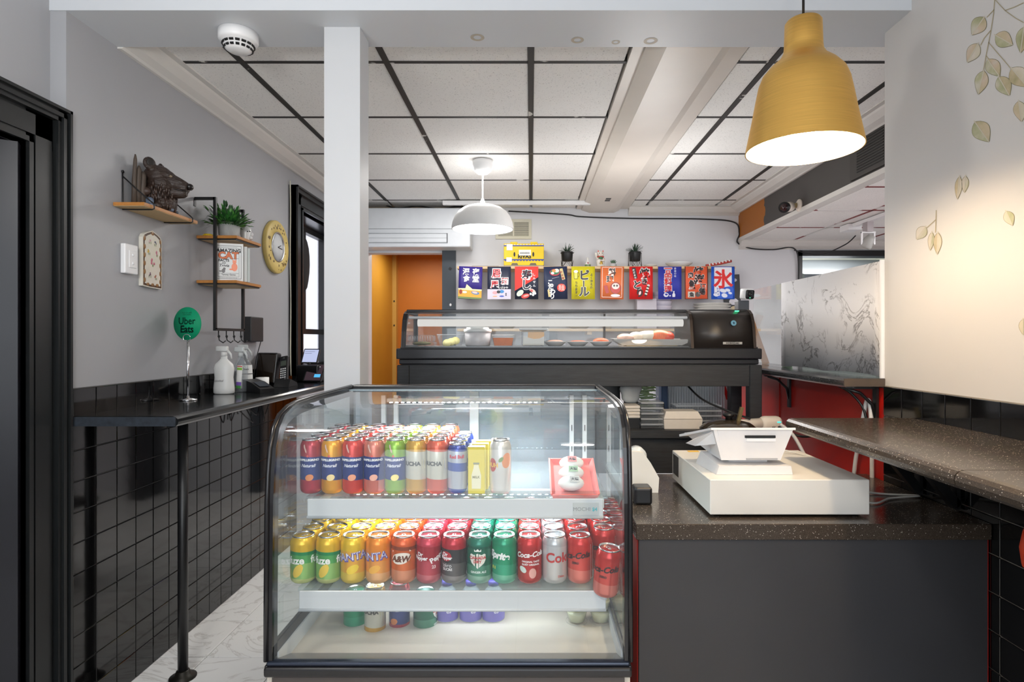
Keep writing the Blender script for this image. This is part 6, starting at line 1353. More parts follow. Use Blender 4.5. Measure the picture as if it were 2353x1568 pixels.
MB().add([(-0.110, 0.01, 0.13), (-0.105, -0.065, 0.150), (-0.180, 0.02, 0.085), (-0.150, 0.02, 0.075), (-0.098, -0.066, 0.10)], [(0, 1, 2), (1, 4, 3, 2), (0, 2, 3), (0, 3, 4), (0, 4, 1)]).build('paper_door', m_term, t)
MB().bx(-0.022, 0.070, -0.0695, -0.0640, 0.120, 0.128).build('card_slot', m_print, t, None, (R(0), 0, 0))
MB().bx(-0.018, 0.070, -0.0700, -0.0650, 0.108, 0.1185).build('slot_lip', m_whitep, t)
MB().bx(-0.02, 0.075, -0.0722, -0.068, 0.047, 0.052).build('hinge_cover', P('grey_plastic', 'A8A8AA', 0.4), t)
def cable(name, pts, r, mat, label, cat='cable'):
    P_ = [Vector(p) for p in pts]; out = []
    for i in range(len(P_) - 1):
        p0, p1, p2, p3 = P_[max(i - 1, 0)], P_[i], P_[i + 1], P_[min(i + 2, len(P_) - 1)]
        for k in range(8):
            u = k / 8; out.append(0.5 * ((2 * p1) + (-p0 + p2) * u + (2 * p0 - 5 * p1 + 4 * p2 - p3) * u * u + (-p0 + 3 * p1 - 3 * p2 + p3) * u ** 3))
    out.append(P_[-1])
    return solo(name, MB().tube(out, r, 8), mat, label, cat)
m_wc = P('white_cable', 'D6D2CA', 0.4)
cable('cable', [(0.75, 2.0, zt + 0.02), (0.90, 2.10, zt + 0.012), (1.02, 2.02, ZCT + 0.09), (1.10, 1.98, ZCT + 0.012), (1.27, 1.93, ZCT + 0.006)], 0.0035, m_wc, 'thin white cable running from the card terminal over the worktop')
cable('cable', [(0.97, 2.172, ZCT + 0.03), (1.01, 2.06, ZCT + 0.01), (1.06, 1.85, ZCT + 0.006), (1.16, 1.90, ZCT + 0.006), (1.27, 1.925, ZCT + 0.006)], 0.003, m_wc, 'short white cable behind the cash drawer', 'cable')
cable('cable', [(1.10, 2.60, 0.985), (1.155, 2.58, 0.93), (1.21, 2.5, 0.78), (1.255, 2.42, 0.72), (1.27, 2.34, 0.77), (1.275, 2.31, 0.90), (1.275, 2.27, 1.03), (1.28, 2.24, 1.13), (1.28, 2.215, 1.03), (1.28, 2.21, 0.60)], 0.008, P('white_hose', 'D8D6D4', 0.4), 'thick white cable looping down the red partition', 'cable')
cable('cable', [(1.20, 2.30, 1.178), (1.24, 2.28, 1.15), (1.275, 2.25, 1.08), (1.28, 2.245, 0.95), (1.26, 2.4, 0.98), (1.20, 2.6, 0.93), (1.10, 2.62, 0.97)], 0.005, m_blackm, 'black cable hanging under the dark ledge', 'cable')
cable('cable', [(0.80, 3.0, 1.12), (0.85, 2.9, 1.06), (0.96, 2.80, 1.01), (1.02, 2.74, 0.99)], 0.005, m_blackm, 'black power cord sagging under the sushi stand', 'cable')
# small things left of the till
t = thing('tape_dispenser', 'white angled holder beside the drinks case', 'holder', (0.385, 2.02, ZCT))
MB().prism([(-0.05, 0.0), (0.045, 0.0), (0.048, 0.05), (0.02, 0.10), (-0.005, 0.135), (-0.05, 0.14)], -0.03, 0.05, 'y').build('body', P('holder_white', 'DCD6CC', 0.4), t)
MB().lathe([(0.03, -0.02), (0.03, 0.02)], 20).build('roll', P('clear_tape', 'C8CCCC', 0.3), t, (-0.02, 0.01, 0.12), (R(90), 0, 0))
solo('card_reader', MB().rb(-0.028, 0.028, -0.03, 0.03, 0, 0.055, 0.008, 3), m_black, 'small black square reader on the worktop by the drinks case', 'reader', None, (0.352, 1.87, ZCT))
t = thing('open_box', 'open brown carton behind the white holder', 'box', (0.53, 2.52, 0.62))
MB().bx(-0.10, 0.10, -0.08, -0.075, 0, 0.14).bx(-0.10, 0.10, 0.075, 0.08, 0, 0.14).bx(-0.10, -0.095, -0.08, 0.08, 0, 0.14).bx(0.095, 0.10, -0.08, 0.08, 0, 0.14).bx(-0.10, 0.10, -0.08, 0.08, 0, 0.005).build('carton', P('brown_card', '5E4B3A', 0.6), t)
solo('low_table', MB().rb(-0.2, 0.25, -0.15, 0.15, 0, 0.6195, 0.004, 1), m_bwood, 'low black table under the open carton', 'table', None, (0.45, 2.52, 0))

# ================================================================== LEDGE, MARBLE SCREEN
t = thing('ledge', 'dark speckled ledge on brackets over the red partition', 'ledge', (1.28, 2.7, 1.18))
ZL = 1.216
MB().prism([(x - 1.28, z - 1.18) for x, z in bullnose(1.43, 1.15, ZL, 0.036)], 2.166 - 2.7, 3.9 - 2.7, 'y').build('board', m_lamd, t)
MB().bx(1.15 - 1.28, 1.43 - 1.28, 2.162 - 2.7, 2.166 - 2.7, ZL - 0.030 - 1.18, ZL - 0.001 - 1.18).build('end_strip', P('brown_edge', '4A4038', 0.5, noise=(30, 0.15)), t)
for y in (2.21, 2.95):
    br = MB().bx(1.17 - 1.28, 1.298 - 1.28, y - 0.010 - 2.7, y + 0.010 - 2.7, -0.006, 0.002).bx(1.288 - 1.28, 1.298 - 1.28, y - 0.012 - 2.7, y + 0.012 - 2.7, -0.16, 0.0)
    br.tube([(1.185 - 1.28, y - 2.7, -0.006), (1.235 - 1.28, y - 2.7, -0.022), (1.280 - 1.28, y - 2.7, -0.065), (1.292 - 1.28, y - 2.7, -0.12)], 0.006, 8).build('bracket', m_blackm, t)
m_marble = P('marble_vinyl', 'E4E3E5', 0.6, spec=0.2); veins(m_marble, 'E4E3E5', '8A8788', 5.5, 0.026)
n_, l_ = nodes(m_marble)
mask = n_.new('ShaderNodeTexNoise'); mask.inputs['Scale'].default_value = 6.5; l_.new(n_['Texture Coordinate'].outputs['Object'], mask.inputs['Vector'])
mr_ = n_.new('ShaderNodeMapRange'); mr_.inputs['From Min'].default_value = 0.40; mr_.inputs['From Max'].default_value = 0.55; l_.new(mask.outputs['Fac'], mr_.inputs['Value'])
mm_ = n_.new('ShaderNodeMix'); mm_.data_type = 'RGBA'; mm_.inputs['A'].default_value = (*hx('E4E3E5'), 1)
l_.new(n_['Principled BSDF'].inputs['Base Color'].links[0].from_socket, mm_.inputs['B']); l_.new(mr_.outputs[0], mm_.inputs['Factor']); l_.new(mm_.outputs['Result'], n_['Principled BSDF'].inputs['Base Color'])
t = thing('marble_screen', 'white marble-pattern vinyl screen standing on the ledge', 'screen', (1.30, 2.6, ZL))
V = []; fs = []; n = 14
for i in range(n + 1):
    y = 2.175 + (3.06 - 2.175) * i / n; wv = 0.004 * math.sin(i * 0.9)
    V += [(wv, y - 2.6, 0.004 + 0.008 * abs(math.sin(i * 0.45))), (wv * 0.3, y - 2.6, 0.435)]
for i in range(n): fs.append((2 * i, 2 * i + 2, 2 * i + 3, 2 * i + 1))
ob = MB().add(V, fs, True).build('vinyl_sheet', m_marble, t); md = ob.modifiers.new('thick', 'SOLIDIFY'); md.thickness = 0.003
MB().bx(-0.012, 0.012, 2.167 - 2.6, 2.177 - 2.6, 0, 0.437).build('edge_post', m_whitep, t)
solo('glass_screen', MB().bx(1.308, 1.313, 2.18, 3.46, ZL + 0.001, 1.652), glass('sneeze_guard', (0.93, 0.95, 0.95), 1.45, 0.0, 0.10, (0.82, 0.86, 0.88)), 'clear glass guard continuing behind the marble screen', 'glass screen')
t = thing('jar', 'small green labelled jar with red lid on the ledge', 'jar', (1.37, 3.15, ZL))
MB().lathe([(0.024, 0), (0.026, 0.004), (0.026, 0.075), (0.022, 0.082)], 20).build('body', P('green_label', '6E9E6A', 0.4), t)
MB().lathe([(0.030, 0.083), (0.030, 0.098), (0.001, 0.099)], 20).build('lid', P('maroon_lid', '7A3038', 0.4), t)
# seen through the pass-through
solo('range_hood', MB().prism([(5.6, 1.98), (6.6, 2.25), (6.6, 1.85), (5.6, 1.85)], 2.6, 4.0, 'x'), P('hood_steel', '6A7076', 0.35, 0.6), 'dark steel range hood beyond the pass-through', 'range hood')
solo('wall_cabinet', MB().rb(3.02, 3.9, 5.55, 5.58, 1.75, 2.02, 0.004, 1), m_blackpaint, 'black wall cabinet door beyond the pass-through', 'cabinet')
solo('kitchen_carton', MB().rb(2.55, 3.05, 5.42, 5.72, 1.62, 1.86, 0.004, 1), P('grey_carton', 'B8BABC', 0.5, noise=(5, 0.05)), 'pale grey carton standing in the pass-through', 'box')
solo('kitchen_shelf', MB().bx(2.42, 3.9, 5.38, 5.8, 1.59, 1.619), m_steel, 'steel shelf under the carton beyond the pass-through', 'shelf')
# cables along the back wall
m_bc = P('black_cable', '18181A', 0.5)
cable('cable', [(-0.20, 5.24, 2.50), (0.3, 5.235, 2.47), (0.45, 5.238, 2.45), (0.9, 5.24, 2.435), (1.5, 5.24, 2.43), (1.80, 5.23, 2.40), (1.845, 5.22, 2.30), (1.835, 5.235, 2.22), (1.95, 5.22, 2.165), (2.15, 5.22, 2.155), (2.32, 5.22, 2.17), (2.37, 5.22, 2.05), (2.37, 5.235, 1.70)], 0.006, m_bc, 'black cable run along the top of the back wall')
cable('cable', [(-1.42, 5.18, 2.60), (-1.2, 5.17, 2.515), (-1.0, 5.18, 2.53), (-0.8, 5.17, 2.505), (-0.65, 5.18, 2.525), (-0.45, 5.17, 2.51), (-0.36, 5.2, 2.50)], 0.006, m_bc, 'loose black wires above the air conditioner')
cable('cable', [(2.70, 4.9, 2.222), (2.66, 5.0, 2.16), (2.52, 5.15, 2.10), (2.33, 5.22, 2.15)], 0.005, m_bc, 'black cable drooping from the low ceiling')
solo('conduit', MB().rb(-0.74, 0.50, 4.93, 4.965, ZC - 0.045, ZC - 0.010, 0.003, 1), m_whitep, 'white square conduit across the back of the ceiling', 'conduit')

# ================================================================== LEFT WALL THINGS
# ---- bear shelf
Z1 = HC + 0.522
t = thing('wall_shelf', 'wooden shelf on black wire brackets under the bear head', 'shelf', (XL, 2.42, Z1))
MB().rb(0.001, 0.120, -0.180, 0.180, -0.013, 0.0, 0.001, 1).build('board', m_wood, t)
MB().bx(0.002, 0.118, -0.178, 0.178, -0.0145, -0.013).build('underside', m_woodu, t)
for y in (-0.130, 0.130):
    MB().tube([(0.003, y, 0.125), (0.003, y, 0.0), (0.003, y, -0.017), (0.060, y, -0.018), (0.118, y, -0.018), (0.126, y, -0.014), (0.126, y, 0.002), (0.118, y, 0.010), (0.06, y, 0.060), (0.004, y, 0.112)], 0.0026, 8).build('bracket', m_blackm, t)
    MB().lathe([(0.006, 0), (0.006, 0.004)], 12).build('screw_eye', m_blackm, t, (0.002, y, 0.130), (0, R(90), 0))
# ---- bear head carving
m_bear = P('dark_carved_bear', '33251E', 0.42, noise=(12, 0.35)); 
n_, l_ = nodes(m_bear); wv_ = n_.new('ShaderNodeTexNoise'); wv_.inputs['Scale'].default_value = 38; wv_.inputs['Detail'].default_value = 3; wv_.inputs['Distortion'].default_value = 1.0
mp_ = n_.new('ShaderNodeMapping'); mp_.inputs['Rotation'].default_value = (0, R(45), 0); mp_.inputs['Scale'].default_value = (0.5, 2.0, 3.6); l_.new(n_['Texture Coordinate'].outputs['Object'], mp_.inputs['Vector']); l_.new(mp_.outputs[0], wv_.inputs['Vector'])
bp2 = n_.new('ShaderNodeBump'); bp2.inputs['Strength'].default_value = 0.9; bp2.inputs['Distance'].default_value = 0.006; l_.new(wv_.outputs['Fac'], bp2.inputs['Height']); l_.new(bp2.outputs[0], n_['Principled BSDF'].inputs['Normal'])
bear = thing('bear_sculpture', 'dark carved bear head sculpture on the wooden wall shelf', 'sculpture', (XL + 0.062, 2.425, Z1 + 0.0005), R(8))
mb = MB()
mb.ell((-0.004, 0, 0.140), (0.056, 0.056, 0.052), 24, 16)                 # skull
mb.ell((0.026, 0, 0.146), (0.034, 0.042, 0.028), 20, 12)                   # brow
mb.ell((0.008, 0, 0.108), (0.060, 0.060, 0.050), 20, 12)                   # cheeks
mb.tube([(0.030, 0, 0.128), (0.068, 0, 0.114), (0.094, 0, 0.104), (0.110, 0, 0.100)], [0.040, 0.033, 0.028, 0.021], 16)   # muzzle
mb.tube([(0.030, 0, 0.092), (0.070, 0, 0.082), (0.094, 0, 0.079), (0.104, 0, 0.082)], [0.034, 0.024, 0.018, 0.012], 14)   # jaw
mb.ell((-0.010, 0, 0.066), (0.062, 0.060, 0.062), 20, 14)                  # neck
mb.ell((0.014, 0, 0.034), (0.050, 0.054, 0.038), 18, 12)
mb.ell((-0.026, 0, 0.020), (0.046, 0.056, 0.022), 18, 10)
for s in (-1, 1):
    mb.ell((-0.018, s * 0.046, 0.188), (0.011, 0.025, 0.026), 16, 12, Matrix.Rotation(s * R(38), 3, 'Z'))
    mb.ell((-0.016, s * 0.040, 0.172), (0.016, 0.020, 0.018), 12, 8)
    mb.ell((0.050, s * 0.026, 0.150), (0.014, 0.010, 0.008), 10, 6)
bo = remesh(mb, 'head', m_bear, 0.003, 2, bear)
rnd = random.Random(3)
MB().ell((0.116, 0, 0.108), (0.014, 0.017, 0.014), 14, 10).build('nose', P('bear_nose', '15110F', 0.25), bear)
for s in (-1, 1):
    MB().ell((0.056, s * 0.031, 0.142), (0.006, 0.005, 0.005), 10, 8).build('eye', P('bear_eye', '8A7A64', 0.15), bear)
    MB().ell((-0.0105, s * 0.053, 0.190), (0.004, 0.015, 0.017), 12, 8, Matrix.Rotation(s * R(38), 3, 'Z')).build('inner_ear', P('bear_ear_dark', '1E1A17', 0.6), bear)
MB().tube([(0.114, -0.012, 0.086), (0.094, -0.026, 0.088), (0.066, -0.038, 0.090)], [0.0015, 0.0022, 0.001], 6).build('mouth_line', P('bear_nose', '15110F', 0.25), bear)
mf = P('bear_lock', '3A2A21', 0.45, noise=(30, 0.3))
for k in range(90):
    a_ = rnd.uniform(-2.6, 1.0); zz = rnd.uniform(0.020, 0.108)
    rx = 0.058 - 0.10 * max(0, 0.05 - zz) ; ry = 0.0600
    c_, s_ = math.cos(a_), math.sin(a_)
    def q2(f, z): return (-0.002 + (rx * f) * c_, ry * f * s_, z)
    MB().tube([q2(0.99, zz + 0.014), q2(1.08, zz), q2(1.00, zz - 0.018)], [0.0008, 0.0042, 0.0006], 6).build('fur_lock', mf, bear)
# broken stump, rocks and blue water at the back of the carving
ms = P('stump_wood', '4A3F36', 0.6, noise=(20, 0.3), stretch=(6, 6, 1))
for (x, y, h, r_) in ((-0.046, -0.104, 0.205, 0.008), (-0.040, -0.088, 0.165, 0.011), (-0.030, -0.074, 0.145, 0.012), (-0.044, -0.062, 0.150, 0.013), (-0.046, -0.080, 0.150, 0.012)):
    MB().tube([(x, y, 0.0), (x, y, h * 0.5), (x + 0.004, y, h * 0.9), (x + 0.004, y, h)], [r_ * 1.3, r_, r_ * 0.8, r_ * 0.3], 9).build('stump_splinter', ms, bear)
for (x, y, z, r_, c_) in ((-0.022, -0.066, 0.068, 0.020, '3A2A22'), (-0.036, -0.082, 0.014, 0.018, '3E2E26'), (0.012, -0.048, 0.016, 0.020, '38281F'), (0.042, 0.020, 0.012, 0.014, '4A2E22')):
    blob((x, y, z), (r_, r_ * 0.7, r_ * 0.8), int(x * 1000), 0.12).build('rock', P('carved_rock_' + c_, c_, 0.5), bear)
for (x, y, z, a, b2, c_) in ((-0.008, -0.070, 0.028, 0.022, 0.012, 0.020), (0.006, -0.080, 0.012, 0.020, 0.014, 0.010), (0.044, -0.008, 0.012, 0.014, 0.020, 0.013), (0.040, 0.044, 0.010, 0.014, 0.014, 0.010)):
    blob((x, y, z), (a, b2, c_), int(x * 999) + 7, 0.2).build('water_splash', P('blue_grey_water', '5A6678', 0.3, noise=(60, 0.4)), bear)

# ---- light switch and floral board
s0 = atX(293, 596, XL)
t = thing('light_switch', 'white two-button light switch box on the grey wall', 'switch', (XL, 2.318, 1.675))
MB().rb(0.0, 0.020, -0.038, 0.038, -0.058, 0.058, 0.004, 2).build('box', m_whitep, t)
MB().rb(0.0195, 0.023, -0.018, 0.024, -0.034, 0.034, 0.0015, 1).build('rocker_plate', m_whitep, t)
for z in (-0.017, 0.017): MB().ell((0.023, 0.003, z), (0.003, 0.006, 0.006), 12, 8).build('button', m_whitep, t)
t = thing('ceramic_board', 'arched white ceramic board painted with flowers and dark border', 'wall plaque', (XL, 2.451, 1.693))
def plaque(wd, h):
    pts = [(-wd, -h + 0.004), (-wd * 0.3, -h), (wd * 0.3, -h - 0.001), (wd, -h - 0.002)]
    pts += [(wd, h * 0.70), (wd * 0.86, h * 0.82), (wd * 0.55, h * 0.90), (0, h), (-wd * 0.55, h * 0.90), (-wd * 0.86, h * 0.82), (-wd, h * 0.70)]
    return pts
MB().prism(plaque(0.062, 0.119), 0.0, 0.016, 'x').build('slab', P('cream_ceramic', 'DCD8CC', 0.15), t)
MB().prism(plaque(0.058, 0.115), 0.016, 0.0164, 'x').build('border', P('brown_border', '4A3224', 0.25, noise=(60, 0.5)), t)
MB().prism(plaque(0.050, 0.107), 0.0164, 0.0168, 'x').build('field', P('cream_ceramic', 'DCD8CC', 0.15), t)
for k in range(6):
    for s in (-1, 1): MB().ell((0.0166, s * 0.050, -0.09 + 0.034 * k), (0.0008, 0.007, 0.011), 10, 6).build('border_motif', P('ochre_motif', '8A6234', 0.3), t)
for y in (-0.03, 0.0, 0.03): MB().ell((0.0166, y, -0.106), (0.0008, 0.010, 0.007), 10, 6).build('border_motif', P('ochre_motif', '8A6234', 0.3), t)
MB().ell((0.0166, 0, 0.106), (0.0008, 0.010, 0.008), 10, 6).build('border_motif', P('ochre_motif', '8A6234', 0.3), t)
rnd = random.Random(8)
for (y, z, c_, s_) in ((0.0, -0.012, 'C2687A', 1.5), (-0.025, 0.030, 'C8A83A', 1.0), (0.028, 0.028, 'B8627A', 1.0), (-0.018, 0.075, 'C49AA0', 0.9), (0.018, 0.070, '5A5A6A', 0.9), (-0.018, -0.065, '6A4A5A', 0.9), (0.020, -0.070, '9A5A44', 1.0)):
    for q in range(4): MB().ell((0.0170, y + rnd.uniform(-0.006, 0.006) * s_, z + rnd.uniform(-0.007, 0.007) * s_), (0.0005, 0.004 * s_, 0.004 * s_), 8, 6).build('painted_flower', P('flower_' + c_, c_, 0.3), t)
    for q in range(2): MB().ell((0.0170, y + rnd.uniform(-0.008, 0.008) * s_, z - 0.010 * s_), (0.0004, 0.002, 0.006), 8, 6).build('painted_leaf', P('leaf_paint', '6E7C4A', 0.3), t)

# ---- framed double shelf with hooks
ZA, ZB2 = HC + 0.4935, HC + 0.281
YA, YE, XM = 2.796, 3.05, -1.493
t = thing('wall_rack', 'black metal wall rack with two wooden boards and hooks', 'rack', (XL, (YA + YE) / 2, ZB2))
def q_(x, y, z): return (x - XL, y - (YA + YE) / 2, z - ZB2)
for z, in ((ZA,), (ZB2,)):
    a = q_(XL + 0.002, YA, z - 0.014); c_ = q_(-1.396, YE, z)
    MB().rb(a[0], c_[0], a[1], c_[1], a[2], c_[2], 0.0015, 1).build('board', m_wood, t)
    MB().bx(a[0] + 0.006, c_[0] - 0.006, a[1] + 0.006, c_[1] - 0.006, a[2] - 0.006, a[2]).build('board_frame', m_blackm, t)
    MB().bx(a[0] + 0.016, c_[0] - 0.016, a[1] + 0.016, c_[1] - 0.016, a[2] - 0.0068, a[2] - 0.006).build('underside', m_woodu, t)
ZT_, ZBt = HC + 0.6656, HC + 0.047
for y in (YA - 0.010, YE + 0.006):
    MB().sq([q_(XL + 0.002, y, ZT_), q_(XM, y, ZT_)], 0.013).sq([q_(XM, y, ZT_ + 0.0065), q_(XM, y, ZBt)], 0.013).build('frame_bar', m_blackm, t)
    MB().bx(0.0, 0.003, q_(0, y, 0)[1] - 0.008, q_(0, y, 0)[1] + 0.008, ZT_ - ZB2 - 0.036, ZT_ - ZB2).build('wall_tab', m_blackm, t)
MB().sq([q_(XM, YA - 0.0165, ZBt), q_(XM, YE + 0.0125, ZBt)], 0.013).build('hook_rail', m_blackm, t)
for k in range(4):
    y = YA + 0.02 + 0.072 * k
    hb = MB().tube([q_(XM, y, ZBt - 0.005), q_(XM, y, ZBt - 0.03), q_(XM + 0.004, y, ZBt - 0.052), q_(XM + 0.018, y + 0.008, ZBt - 0.064), q_(XM + 0.026, y + 0.016, ZBt - 0.054)], 0.0028, 7)
    hb.build('hook', m_blackm, t)
    MB().ell(q_(XM + 0.002, y, ZBt - 0.033), (0.006, 0.006, 0.007), 10, 8).build('hook_collar', m_blackm, t)
# plant on the rack
t = thing('potted_plant', 'bushy green artificial plant in a grey bark pot on the rack', 'plant', (-1.478, 2.885, ZA + 0.001))
MB().lathe([(0.044, 0), (0.046, 0.004), (0.050, 0.062), (0.046, 0.064), (0.001, 0.056)], 24).build('pot', P('bark_pot', '9A9A98', 0.7, noise=(30, 0.35), stretch=(1, 1, 0.3), bump=(30, 0.5, 0.003)), t)
rnd = random.Random(2); mls = [P('plant_leaf_a', '2F6B2A', 0.45, noise=(30, 0.2)), P('plant_leaf_b', '4E8C3A', 0.45, noise=(30, 0.2)), P('plant_leaf_c', '1F4A22', 0.45, noise=(30, 0.2))]
for k in range(280):
    a = rnd.uniform(0, 6.28); el = rnd.uniform(0.05, 1.5); base = Vector((math.cos(a), math.sin(a), 0)) * rnd.uniform(0, 0.028) + Vector((0, 0, 0.055))
    d = Vector((math.cos(a) * math.cos(el), math.sin(a) * math.cos(el), math.sin(el))); ln = rnd.uniform(0.05, 0.115) * (0.8 + 0.2 * math.sin(el)); sd_ = d.cross(Vector((0, 0, 1)))
    sd_ = (sd_.normalized() if sd_.length > 0.05 else Vector((1, 0, 0))); nr = sd_.cross(d)
    st_ = base + d * ln * rnd.uniform(0.3, 0.85); L_ = 0.042
    pts = [(0, 0), (0.0075, 0.35), (0.0060, 0.65), (0, 1)]
    V = [st_]; 
    for w2, f in pts[1:3]: V += [st_ + d * L_ * f + sd_ * w2 + nr * 0.002, st_ + d * L_ * f - nr * 0.001, st_ + d * L_ * f - sd_ * w2 + nr * 0.002]
    V += [st_ + d * L_ + Vector((0, 0, -0.004))]
    mb = MB().add(V, [(0, 1, 2), (0, 2, 3), (1, 4, 5, 2), (2, 5, 6, 3), (4, 7, 5), (5, 7, 6)], True)
    mb.tube([base, st_], 0.0012, 4); mb.build('leaf', mls[k % 3], t)
# white face vase
t = thing('face_vase', 'small white ceramic vase shaped like a face beside the plant', 'vase', (-1.455, 3.005, ZA + 0.001))
mb = MB().lathe([(0.018, 0), (0.022, 0.003), (0.021, 0.02), (0.027, 0.045), (0.028, 0.070), (0.024, 0.072), (0.001, 0.066)], 20)
mb.ell((0.026, 0.004, 0.040), (0.012, 0.008, 0.012), 10, 8).ell((0.022, 0.004, 0.022), (0.012, 0.012, 0.010), 10, 8)
mb.build('body', m_plate, t)
for (x, y, z) in ((0.019, -0.019, 0.052), (0.026, -0.010, 0.054)): MB().ell((x, y, z), (0.004, 0.003, 0.003), 8, 6).build('painted_mark', m_print, t)
solo('yellow_tin', MB().lathe([(0.022, 0), (0.024, 0.004), (0.018, 0.010), (0.001, 0.011)], 20), P('yellow_lid', 'D9B81C', 0.4), 'flat yellow lid lying on the upper rack board', 'lid', None, (-1.55, 2.83, ZA + 0.001))
# books on the lower board
zbk = ZB2 + 0.001
bk_ = thing('book', 'white paperback with orange CAT title standing on the rack', 'book', (-1.460, 2.845, zbk), R(20))
bw, bh = 0.126, 0.180
MB().bx(-bw / 2, bw / 2, 0.0, 0.012, 0, bh).build('pages', P('book_pages', 'D8D4CA', 0.7), bk_)
MB().bx(-bw / 2 - 0.001, bw / 2 + 0.001, -0.0008, 0.0, 0, bh + 0.001).build('cover', P('book_cover', 'DEDEDC', 0.35), bk_)
def bkt(s, u, v, size, mat, bold=0.0004, shear=0.0, nm='lettering'):
    mb = MB(); flat_text(mb, s, frontM(u, -0.0016, v), size, bold, shear); mb.build(nm, mat, bk_)
for (a, c_, d, e) in ((-0.056, 0.056, 0.010, 0.0115), (-0.056, 0.056, 0.1685, 0.170), (-0.056, -0.0545, 0.010, 0.170), (0.0545, 0.056, 0.010, 0.170), (-0.046, 0.046, 0.0195, 0.0205), (-0.046, 0.046, 0.158, 0.159), (-0.046, -0.045, 0.0195, 0.159), (0.045, 0.046, 0.0195, 0.159), (-0.044, 0.044, 0.036, 0.0372), (-0.044, 0.044, 0.1085, 0.1097)): MB().bx(a, c_, -0.0013, -0.0008, d, e).build('border_line', m_print, bk_)
bkt('AMAZING', 0, 0.146, 0.0235, m_print, 0.0009); bkt('CAT', 0, 0.123, 0.044, m_print, 0.0032, nm='title_outline')
mb = MB(); flat_text(mb, 'CAT', frontM(0, -0.0021, 0.123), 0.044, 0.0018); mb.build('title', P('orange_ink', 'E06A1C', 0.45), bk_)
bkt('FACTS', -0.020, 0.0985, 0.0160, m_print, 0.0007); bkt('and', -0.020, 0.0865, 0.0105, m_print, 0.0003); bkt('Trivia', -0.018, 0.074, 0.0190, m_print, 0.0003, 0.25); bkt('Tammy Gagne', 0, 0.029, 0.0105, m_print, 0.0002)
bkt('From the secret lives of cats and more', 0, 0.1638, 0.0048, m_print, 0.0); bkt('fun facts for every cat lover of any age', 0, 0.0148, 0.0048, m_print, 0.0)
for (u, v, a, b2, c_) in ((0.026, 0.067, 0.013, 0.020, 'D0693A'), (0.026, 0.092, 0.0085, 0.009, 'D0693A'), (0.012, 0.056, 0.009, 0.004, 'D0693A'), (-0.022, 0.048, 0.008, 0.010, '4A4444'), (-0.018, 0.058, 0.006, 0.006, '4A4444'), (-0.034, 0.046, 0.007, 0.003, '4A4444')): be(bk_, u, v, a, b2, c_, 'cat_print', 0.0016)
for s in (-1, 1): bp_(bk_, [(0.026 + s * 0.003, 0.098), (0.026 + s * 0.009, 0.097), (0.026 + s * 0.007, 0.107)], 'D0693A', 'cat_print', 0.0017)
for k, (dx, hh) in enumerate(((0.0, 0.172), (0.012, 0.165))):
    solo('book', MB().bx(-0.060, 0.062, 0, 0.009, 0, hh), P('plain_book_%d' % k, ['D2D2D0', 'BFC4C0'][k], 0.5), ['white-edged book right behind the cat book', 'pale grey book leaning against the rack post'][k], 'book', None, (-1.452 + dx * 0.6, 2.871 + 0.014 * k, zbk), (0, 0, R(20)))
# ---- clock
t = thing('wall_clock', 'round cream clock with bird-print border on the grey wall', 'clock', (XL, 3.645, HC + 0.57))
MB().lathe_open([(0.160, 0.0), (0.163, 0.006), (0.163, 0.020), (0.158, 0.026), (0.090, 0.026), (0.086, 0.020)], 56).build('rim_board', P('cream_clock', 'C9B26A', 0.5, noise=(10, 0.08)), t, None, (0, R(90), 0))
MB().lathe_open([(0.092, 0.022), (0.092, 0.029), (0.086, 0.031), (0.082, 0.024)], 48).build('bezel', m_steel, t, None, (0, R(90), 0))
MB().lathe([(0.084, 0.020), (0.084, 0.0235), (0.001, 0.0238)], 48).build('dial', P('grey_dial', 'C9CCCE', 0.7, noise=(8, 0.05), spec=0.2), t, None, (0, R(90), 0))
for a, ln in ((70, 0.045), (95, 0.060)): MB().sq([(0.0265, 0, 0), (0.0265, ln * math.sin(R(a)), ln * math.cos(R(a)))], 0.003).build('hand', m_print, t)
rnd = random.Random(6)
for k in range(34):
    a = rnd.uniform(0, 6.28); r_ = rnd.uniform(0.108, 0.146)
    MB().ell((0.0262, r_ * math.sin(a), r_ * math.cos(a)), (0.0006, rnd.uniform(0.003, 0.011), rnd.uniform(0.003, 0.011)), 8, 6).build('border_print', P('brown_clock_print', '6A5428', 0.5), t)
# ---- things on the black bar
zb = ZBAR + 0.0005
t = thing('table_sign', 'round green delivery pick-up sign on a chrome stand', 'sign', (-1.500, 2.577, zb))
MB().lathe([(0.036, 0), (0.036, 0.004), (0.006, 0.010), (0.0055, 0.02)], 28).build('base', m_chrome, t)
MB().tube([(0, 0, 0.01), (0, 0, 0.262)], 0.0055, 12).build('pole', m_chrome, t)
ang = R(-14)
cc = Vector((0.0, -0.004, 0.335)); M_ = Matrix.Translation(cc) @ Matrix.Rotation(ang, 4, 'Z')
MB().lathe([(0.072, -0.0015), (0.072, 0.0015)], 56).build('disc', P('sign_green', '0E9468', 0.6, spec=0.2), t, cc, (R(90), 0, ang))
def dtext(s, z, size, bold, mat, nm, sh=0.0):
    mb = MB(); flat_text(mb, s, M_ @ frontM(0, -0.0025, z), size, bold, sh); mb.build(nm, mat, t)
dtext('Uber', 0.012, 0.043, 0.0003, P('sign_dark', '0B211C', 0.9, spec=0.05), 'lettering'); dtext('Eats', -0.024, 0.043, 0.0011, P('sign_dark', '0B211C', 0.9, spec=0.05), 'bold_lettering'); dtext('PICK UP HERE', 0.047, 0.0085, 0.0, P('sign_mid', '0A6A4C', 0.4), 'small_lettering'); dtext('FOR ORDERS', 0.039, 0.0075, 0.0, P('sign_mid', '0A6A4C', 0.4), 'small_lettering')
